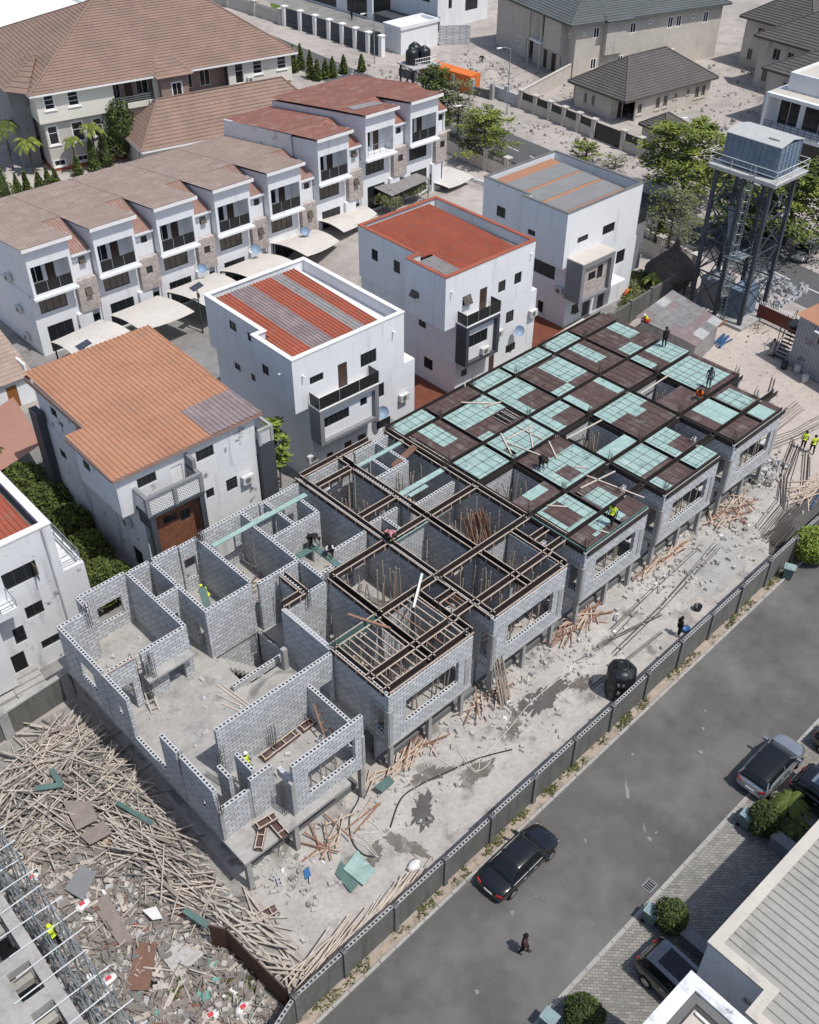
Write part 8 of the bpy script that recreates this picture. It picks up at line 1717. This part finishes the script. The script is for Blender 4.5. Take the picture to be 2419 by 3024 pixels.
# sheets of old plywood on the waste ground
def flat(name, label, pts, z, t, mt, cat='board'):
    m = MB(); m.slab([(p[0], p[1], z+dz) for p, dz in zip(pts, (0, .05, .12, .04))], t); return single(name, m, mt, label, cat)
flat('old_board', 'large grey plywood sheet lying on the timber heap', [(7.9, 36.0), (7.6, 33.8), (8.7, 33.6), (9.0, 34.9)], 1.0, .03, 'ply_old'); flat('old_board', 'grey plywood sheet lying below the larger one on the timber heap', [(7.6, 33.6), (7.7, 32.7), (8.9, 32.5), (8.9, 33.5)], .85, .03, 'ply_old')
flat('old_board', 'pinkish grey slatted panel on the waste ground', [(6.2, 30.2), (7.1, 30.0), (6.8, 27.0), (6.2, 27.2)], .3, .04, 'ply_old'); flat('old_board', 'rust brown sheet lying on the waste ground near the old tyre', [(6.9, 26.8), (7.6, 26.2), (6.1, 24.4), (5.3, 25.2)], .25, .03, 'ply_rust'); flat('old_board', 'pale grey sheet on the ground beside the rusty board fence', [(7.4, 25.6), (8.6, 25.4), (9.0, 24.2), (7.4, 24.1)], .2, .03, 'rubble'); flat('old_board', 'white board with a torn edge among the waste timber', [(7.9, 28.0), (8.5, 27.7), (8.4, 26.9), (8.0, 27.2)], .5, .03, 'litter_white')
flat('green_board', 'dark green ribbed strip lying at the head of the board fence', [(9.2, 26.4), (9.5, 26.4), (9.9, 25.0), (9.6, 24.9)], .9, .04, 'form_green'); flat('green_board', 'aqua green strip lying in the middle of the timber heap', [(7.0, 37.3), (7.2, 37.5), (8.4, 36.7), (8.3, 36.4)], 1.35, .03, 'form_green'); flat('green_board', 'second aqua green strip forming a V with the first in the timber heap', [(8.2, 37.9), (8.5, 37.9), (8.4, 36.5), (8.1, 36.5)], 1.4, .03, 'form_green'); flat('green_board', 'long green strip at the lower right of the timber heap', [(9.9, 33.9), (10.1, 34.0), (10.8, 31.6), (10.6, 31.5)], 1.0, .03, 'form_green')
flat('aqua_sheet', 'big aqua white plastic faced sheet lying in the yard', [(18.0, 23.65), (17.9, 22.1), (16.9, 21.85), (16.75, 23.3)], .12, .03, 'ply_aqua'); flat('aqua_sheet', 'second aqua sheet sticking out under the big one', [(17.0, 23.8), (17.0, 22.2), (16.2, 22.0), (16.3, 23.4)], .05, .03, 'form_green')
flat('aqua_sheet', 'aqua green corrugated offcut at the front corner between the end house and the joisted house', [tuple(row2w(8.6, .3)[:2]), tuple(row2w(9.7, .3)[:2]), tuple(row2w(9.6, -.3)[:2]), tuple(row2w(8.7, -.3)[:2])], .5, .04, 'form_green')
flat('tarp', 'dark grey tarpaulin among rubbish on the waste ground', [(5.6, 31.6), (6.9, 32.2), (7.2, 31.2), (6.0, 30.4)], .5, .05, 'grey_paint', 'tarpaulin')
for i, (x, y, lb) in enumerate([(5.9, 30.4, 'white printed sack with a red patch near the dark tarpaulin'), (4.7, 33.4, 'white sack with a red patch at the left of the timber heap'), (5.0, 26.2, 'white sack with a red print near the rust brown sheet'), (8.9, 20.9, 'white sack with red print near the rusty board fence'), (7.6, 21.6, 'white torn sheet with a red strip at the bottom of the waste ground'), (19.6, 21.0, 'plain white sack lying alone in the yard')]):
    r = wthing('sack', lb, 'sack', x, y, 0.02); m = MB(); m.lathe([(.12, 0), (.34, .05), (.38, .15), (.25, .26), (.08, .3)], (x, y, .05), 9); m.v = [(x+(p[0]-x)*1.2+rnd.uniform(-.06, .06), y+(p[1]-y)*.75+rnd.uniform(-.06, .06), p[2]) for p in m.v]; part('sack_body', m, 'litter_white', r, True)
    if i < 5: m = MB(); m.slab([(x-.15, y-.1, .37), (x+.12, y-.12, .37), (x+.14, y+.08, .37), (x-.12, y+.1, .37)], .02); part('print', m, 'litter_red', r)
m = MB()
for k in range(24):
    a0, a1 = 6.283*k/24, 6.283*(k+1)/24; m.tube((6.25+.34*math.cos(a0), 24.4+.34*math.sin(a0), .13), (6.25+.34*math.cos(a1), 24.4+.34*math.sin(a1), .13), .11, 7)
single('discarded_tyre', m, 'tyre', 'old black tyre lying on the waste ground', 'tyre', None, True)
r = wthing('white_grille', 'white perforated plastic grille on the ground at the bottom left', 'grille', 6.1, 23.3); m = MB()
for k in range(8): m.beam((5.6+.13*k, 22.8, .1), (5.6+.13*k+.1, 23.9, .1), .035, .03); m.beam((5.6, 22.85+.14*k, .1), (6.65, 22.85+.14*k, .1), .035, .03)
part('lattice', m, 'litter_white', r)
# black tank, blocks, bars, cables in the yard
p = W(1300+808/1.5416, 1900+225/1.5416, 0); bt = wthing('water_tank', 'big black plastic water tank with chalk marks beside the boundary wall', 'water tank', p.x, p.y); m = MB(); R_ = .86; prof = [(R_*.95, .12), (R_, .2), (R_, .7), (R_*1.02, .74), (R_, .78), (R_, 1.3), (R_*1.02, 1.34), (R_, 1.38), (R_, 2.0), (R_*.97, 2.1), (R_*.72, 2.32), (R_*.42, 2.40), (R_*.42, 2.46), (R_*.30, 2.46), (R_*.29, 2.36)]; m.lathe(prof, (p.x, p.y, 0), 32); part('tank_body', m, 'plastic_black', bt, True)
m = MB()
for k in range(6): a = 6.283*k/6+.3; m.beam((p.x+R_*.95*math.cos(a), p.y+R_*.95*math.sin(a), 2.10), (p.x+R_*.5*math.cos(a), p.y+R_*.5*math.sin(a), 2.44), .26, .09)
part('top_rib', m, 'plastic_black', bt); m = MB(); m.lathe([(R_*.285, 2.43), (R_*.285, 2.435)], (p.x, p.y, 0), 18); part('hatch', m, 'dark_room', bt)
m = MB(); ca = math.atan2(-p.y, -p.x)
def onT(a, z): q = ca-a; return (p.x+(R_+.012)*math.cos(q), p.y+(R_+.012)*math.sin(q), z)
for pts in ([(-.22, 1.68), (-.34, 1.72), (-.36, 1.58), (-.24, 1.55)], [(-.05, 1.70), (.12, 1.70)], [(.06, 1.70), (.08, 1.52), (-.04, 1.52)], [(-.12, 1.05), (-.12, .78)], [(-.12, 1.05), (.02, 1.05), (.02, .78)], [(-.12, .92), (.02, .92)]): m.path([onT(a, z) for a, z in pts], .014, 4)
part('chalk_mark', m, 'chalk', bt); m = MB()
for k in range(5): a = k*1.25; x, y = p.x+.8*math.cos(a), p.y+.8*math.sin(a); m.box(x-.2, y-.15, 0, x+.2, y+.15, .118)
part('base_block', m, 'block_top', bt)
def hb(label, x, y, rz, z=.012):
    o = hb0.copy(); C.objects.link(o); o.location = (x, y, z); o.rotation_euler = (0, 0, rz); tag(o, label, 'block', 'loose blocks about the yard'); return o
q = W(1519+580/1.9167, 1300+1030/1.9167); hb('single pale hollow block on the yard between iron bars', q.x, q.y, .4)
for i, (u, v, lb) in enumerate([(1.3, -.2, 'hollow block leaning at the foot of the balcony column'), (1.5, -.7, 'second hollow block by the balcony column, nearer the road')]): q = row2w(u, v); hb(lb, q.x, q.y, .9*i+.3)
q = W(600+655/1.9167, 1900+570/1.9167, 2.9); hb('pale block standing in the front room of the end house', q.x, q.y, .2, 2.91)
def bars(label, ps, r=.022, mt='rebar', name='rebar_bundle', cat='rebar', z=.06, n=4, sp=.07, wob=.25):
    m = MB(); P = [row2w(u, v, z) for u, v in ps]; r_ = random.Random(len(label)*7)
    for k in range(n):
        off = (k-n/2)*sp; pts = []
        for i, p in enumerate(P): pts.append((p.x+off*.6+r_.gauss(0, wob*.25), p.y+off+r_.gauss(0, wob*.25), z+r_.uniform(-.02, .04)))
        m.path(pts, r, 4)
    return single(name, m, mt, label, cat, 'iron bars lying in the yard')
bars('long straight iron bars lying parallel to the wall in the middle yard', [(25.8, -1.2), (31.3, -2.4)]); bars('very long iron bars sweeping through the middle yard', [(26.2, -2.4), (32, -2.0), (39.7, -1.1)], n=5); bars('iron bars beside the single hollow block', [(27.9, -1.0), (33.6, -.6), (39.0, -.3)], n=3); bars('thin iron bars near the black tank', [(23, -3.2), (30, -3.4)], n=3); bars('curved iron bars near the front timber pile', [(24.0, -1.2), (26.5, -1.6), (30.5, -1.3)], n=2)
bars('big fan of dark iron bars at the end of the yard', [(43.2, -2.4), (47, -1.9), (50.5, .0), (55, 1.6)], n=9, sp=.16); bars('second sheaf of dark iron bars, nearer the boundary wall', [(44.5, -3.0), (49, -2.5), (54.3, .2)], n=7, sp=.14)
bars('iron bars fanning out from the entrance corner towards the offices', [(50.6, 4.5), (55, 4.0), (60, 4.2)], n=7, sp=.2); bars('second fan of iron bars by the entrance corner', [(50.6, 3.6), (56, 2.2), (61, 1.6)], n=6, sp=.2)
m = MB()
for k in range(16): q0 = row2w(45.5+rr.uniform(-.3, .3), -3.9+k*.06, .05); q1 = row2w(42.6+rr.uniform(-.3, .4), -4.3+k*.1, .12+rr.uniform(0, .2)); m.tube(q0, q1, .03, 4)
single('rebar_bundle', m, 'rebar', 'bent black iron bars piled against the boundary wall', 'rebar', 'iron bars lying in the yard')
def cable(label, px_, r=.02, mt='cable_white', ox=600, oy=1900, z=.05):
    m = MB(); P = [W(ox+x/1.9167, oy+y/1.9167, z) for x, y in px_]; Q = []
    for i in range(len(P)-1):
        a = P[max(0, i-1)]; b, c_ = P[i], P[i+1]; d = P[min(len(P)-1, i+2)]
        for t in (0, .25, .5, .75): Q.append(.5*((2*b)+(c_-a)*t+(2*a-5*b+4*c_-d)*t*t+(3*b-a-3*c_+d)*t**3))
    Q.append(P[-1]); m.path(Q, r, 5); return single('cable', m, mt, label, 'cable', 'cables and hoses on the yard')
cable('long pale cable running across the yard from the wall', [(1330, 650), (1430, 700), (1560, 660), (1725, 490), (1860, 330), (2060, 160), (2180, 20)]); cable('coiled pale cable on the ground below the joisted house', [(1440, 600), (1500, 690), (1550, 730), (1560, 660), (1490, 640), (1540, 720), (1610, 690), (1640, 620)]); cable('looped pale cable in front of the end house', [(830, 1000), (900, 980), (1000, 1060), (880, 1080), (960, 1120), (1080, 1050), (1180, 1050)]); cable('pale cable trailing from the loop beside the aqua sheet', [(850, 1110), (920, 1150), (990, 1210), (900, 1080)])
cable('black hose hanging from the end house window and running over the yard', [(860, 690), (890, 760), (880, 880), (830, 980), (840, 1110), (900, 1190), (970, 1210)], .04, 'hose_black'); cable('long black hose crossing the yard to the boundary wall', [(1060, 1040), (1120, 880), (1230, 800), (1400, 720), (1560, 650), (1750, 600)], .04, 'hose_black')
m = MB(); q = W(1519+1035/1.9167, 1300+960/1.9167); m.lathe([(.22, 0), (.28, .38), (.26, .38), (.2, .05)], (q.x, q.y, .01), 16); single('bucket', m, 'plastic_black', 'black bucket standing alone in the yard', 'bucket', None, True)
m = MB(); q = W(1519+995/1.9167, 1300+1090/1.9167); m.lathe([(.2, 0), (.27, .3), (.25, .3), (.18, .05)], (q.x-.1, q.y+.3, .01), 16); single('bucket', m, 'blue_plastic', 'head pan of water beside the bending worker at the wall', 'bucket', None, True)
m = MB(); q = W(600+590/1.9167, 1900+1310/1.9167); m.slab([(q.x-.3, q.y-.2, .1), (q.x+.1, q.y-.2, .14), (q.x+.3, q.y+.3, .12), (q.x, q.y+.3, .1)], .05); single('plastic_scrap', m, 'blue_plastic', 'crumpled blue plastic scrap on the yard near the aqua sheet', 'scrap')
# planks and pipes by the zinc shed
pz = pmesh('shed_timber', 3.0, .12, .07, 'batten_red'); tag(pz, 'brown timber stacked beside the zinc shed', 'timber', 'timbers beside the zinc shed'); us = False
for k in range(16): put(pz, us, (77.4+rr.uniform(-.3, .5), 43.2+k*.09+rr.uniform(-.1, .1), .06+rr.uniform(0, .35)), -.12+rr.gauss(0, .12), 0); us = True
pz = MB(); pz.tube((-1.1, 0, 0), (1.1, 0, 0), .07, 8); pz = pz.build('blue_pipe', 'pvc_blue'); tag(pz, 'dark blue plastic pipe lying by the zinc shed corner', 'pipe', 'blue pipes by the zinc shed'); us = False
for k in range(8): put(pz, us, (76.2+rr.uniform(-.2, .2), 40.9+k*.12, .08+rr.uniform(0, .15)), .1+rr.gauss(0, .15), 0); us = True
# drum and panels at the right edge
flat('mesh_sheet', 'dark steel mesh panel lying right of the two yellow vested workers', [(67.6, 25.8), (69.6, 25.9), (69.8, 24.6), (67.8, 24.4)], .05, .04, 'grey_paint', 'mesh'); flat('mesh_sheet', 'second dark steel panel lying nearer the wall at the right edge', [(66.4, 24.4), (68.4, 24.4), (68.5, 23.4), (66.6, 23.3)], .05, .04, 'grey_paint', 'mesh')
pz = pmesh('timber_batten', 3.2, .07, .06, 'batten'); tag(pz, 'orange brown batten in the spread pile at the right edge of the yard', 'batten', 'battens at the right edge of the yard'); us = False
for k in range(24): put(pz, us, (62.3+rr.uniform(-.8, 1.2), 24.2+rr.uniform(-.6, .6), .05+rr.uniform(0, .2)), -.2+rr.gauss(0, .3), rr.gauss(0, .04)); us = True
m = MB(); m.tube((60.6, 22.9, .1), (63.4, 23.6, .1), .06, 8); single('blue_pipe', m, 'pvc_blue', 'single blue pipe at the right edge near the boundary wall', 'pipe')
for i, (x, y, lb) in enumerate([(78.3, 33.9, 'pale drum by the lower grey container'), (77.4, 32.6, 'short pale drum before the lower grey container'), (78.0, 35.0, 'dark drum at the foot of the steel stair')]): m = MB(); m.lathe([(.28, 0), (.3, .3), (.28, .34), (.3, .7), (.26, .72)], (x-1.6, y, .01), 14); single('drum', m, 'tank_top' if i < 2 else 'plastic_black', lb, 'drum', None, True)
# bins and drain
def bin_(label, x, y, rz):
    r = thing('wheelie_bin', label, 'bin', (x, y, .012), rz, 'green bins along the paving', (0, 0, 0)); m = MB(); m.add([(-.24, -.26, 0.08), (.24, -.26, .08), (.24, .26, .08), (-.24, .26, .08), (-.30, -.34, .98), (.30, -.34, .98), (.30, .34, .98), (-.30, .34, .98)], [(0, 3, 2, 1), (4, 5, 6, 7), (0, 1, 5, 4), (1, 2, 6, 5), (2, 3, 7, 6), (3, 0, 4, 7)]); part('bin_body', m, 'bin_green', r)
    m = MB(); m.box(-.33, -.37, .982, .33, .37, 1.04); m.box(-.22, -.2, 1.041, .22, .24, 1.07); part('bin_lid', m, 'bin_lid', r); m = MB()
    for s in (-.28, .28): m.tube((s-.03, .3, .1), (s+.03, .3, .1), .1, 10)
    part('bin_wheel', m, 'tyre', r)
bin_('green wheelie bin at the kerb beside the middle clipped bush', 26.2, 11.05, .1); bin_('green wheelie bin at the kerb near the silver car', 34.3, 11.0, .05); q = W(1300+500/1.5416, 1900+1700/1.5416, 1.0); bin_('green wheelie bin at the bottom edge of the picture', q.x, q.y, .1)
q = W(1519+1560/1.9167, 1300+725/1.9167, .9); bin_('green wheelie bin on the verge beside the round yellow green bush', q.x, q.y, .4)
r = thing('storm_drain', 'small dark storm drain grate at the right road edge', 'drain', (27.72, 12.25, .014), .02, None, (0, 0, 0)); m = MB()
for q in ((-.34, -.28, .34, -.22), (-.34, .22, .34, .28), (-.34, -.22, -.28, .22), (.28, -.22, .34, .22)): m.box(q[0], q[1], 0, q[2], q[3], .03)
for k in range(4): m.box(-.2+k*.13, -.22, 0, -.15+k*.13, .22, .025)
part('grate', m, 'grey_paint', r); m = MB(); m.box(-.28, -.22, .001, .28, .22, .006); part('drain_pit', m, 'dark_room', r)
m = MB(); rr2 = random.Random(4)
for x, y, s in ((36.5, 15.4, .16), (38, 16.3, .12), (39.2, 17.0, .09), (23.0, 15.7, .06), (17.4, 14.3, .13), (30.4, 13.9, .1), (33.5, 17.9, .12), (24, 12.9, .06)): m.prism(blob(x, y, s, s*.8, 12, 0, .3, int(x*10)), .012, .02+s*.3)
tag(m.build('road_debris', 'rubble_dark'), 'small dark lumps and stains on the front road', 'road debris', None, 'stuff')
for i, (x, y, rx, ry) in enumerate([(29.9, 13.9, .16, .10), (27.3, 16.1, .14, .05), (30.2, 14.5, .3, .05), (21.5, 15.9, .12, .1), (31.4, 16.6, .5, .12)]): sheet('road_scuff', blob(x, y, rx, ry, 16, .8, .4, i), .0125, 'compound')
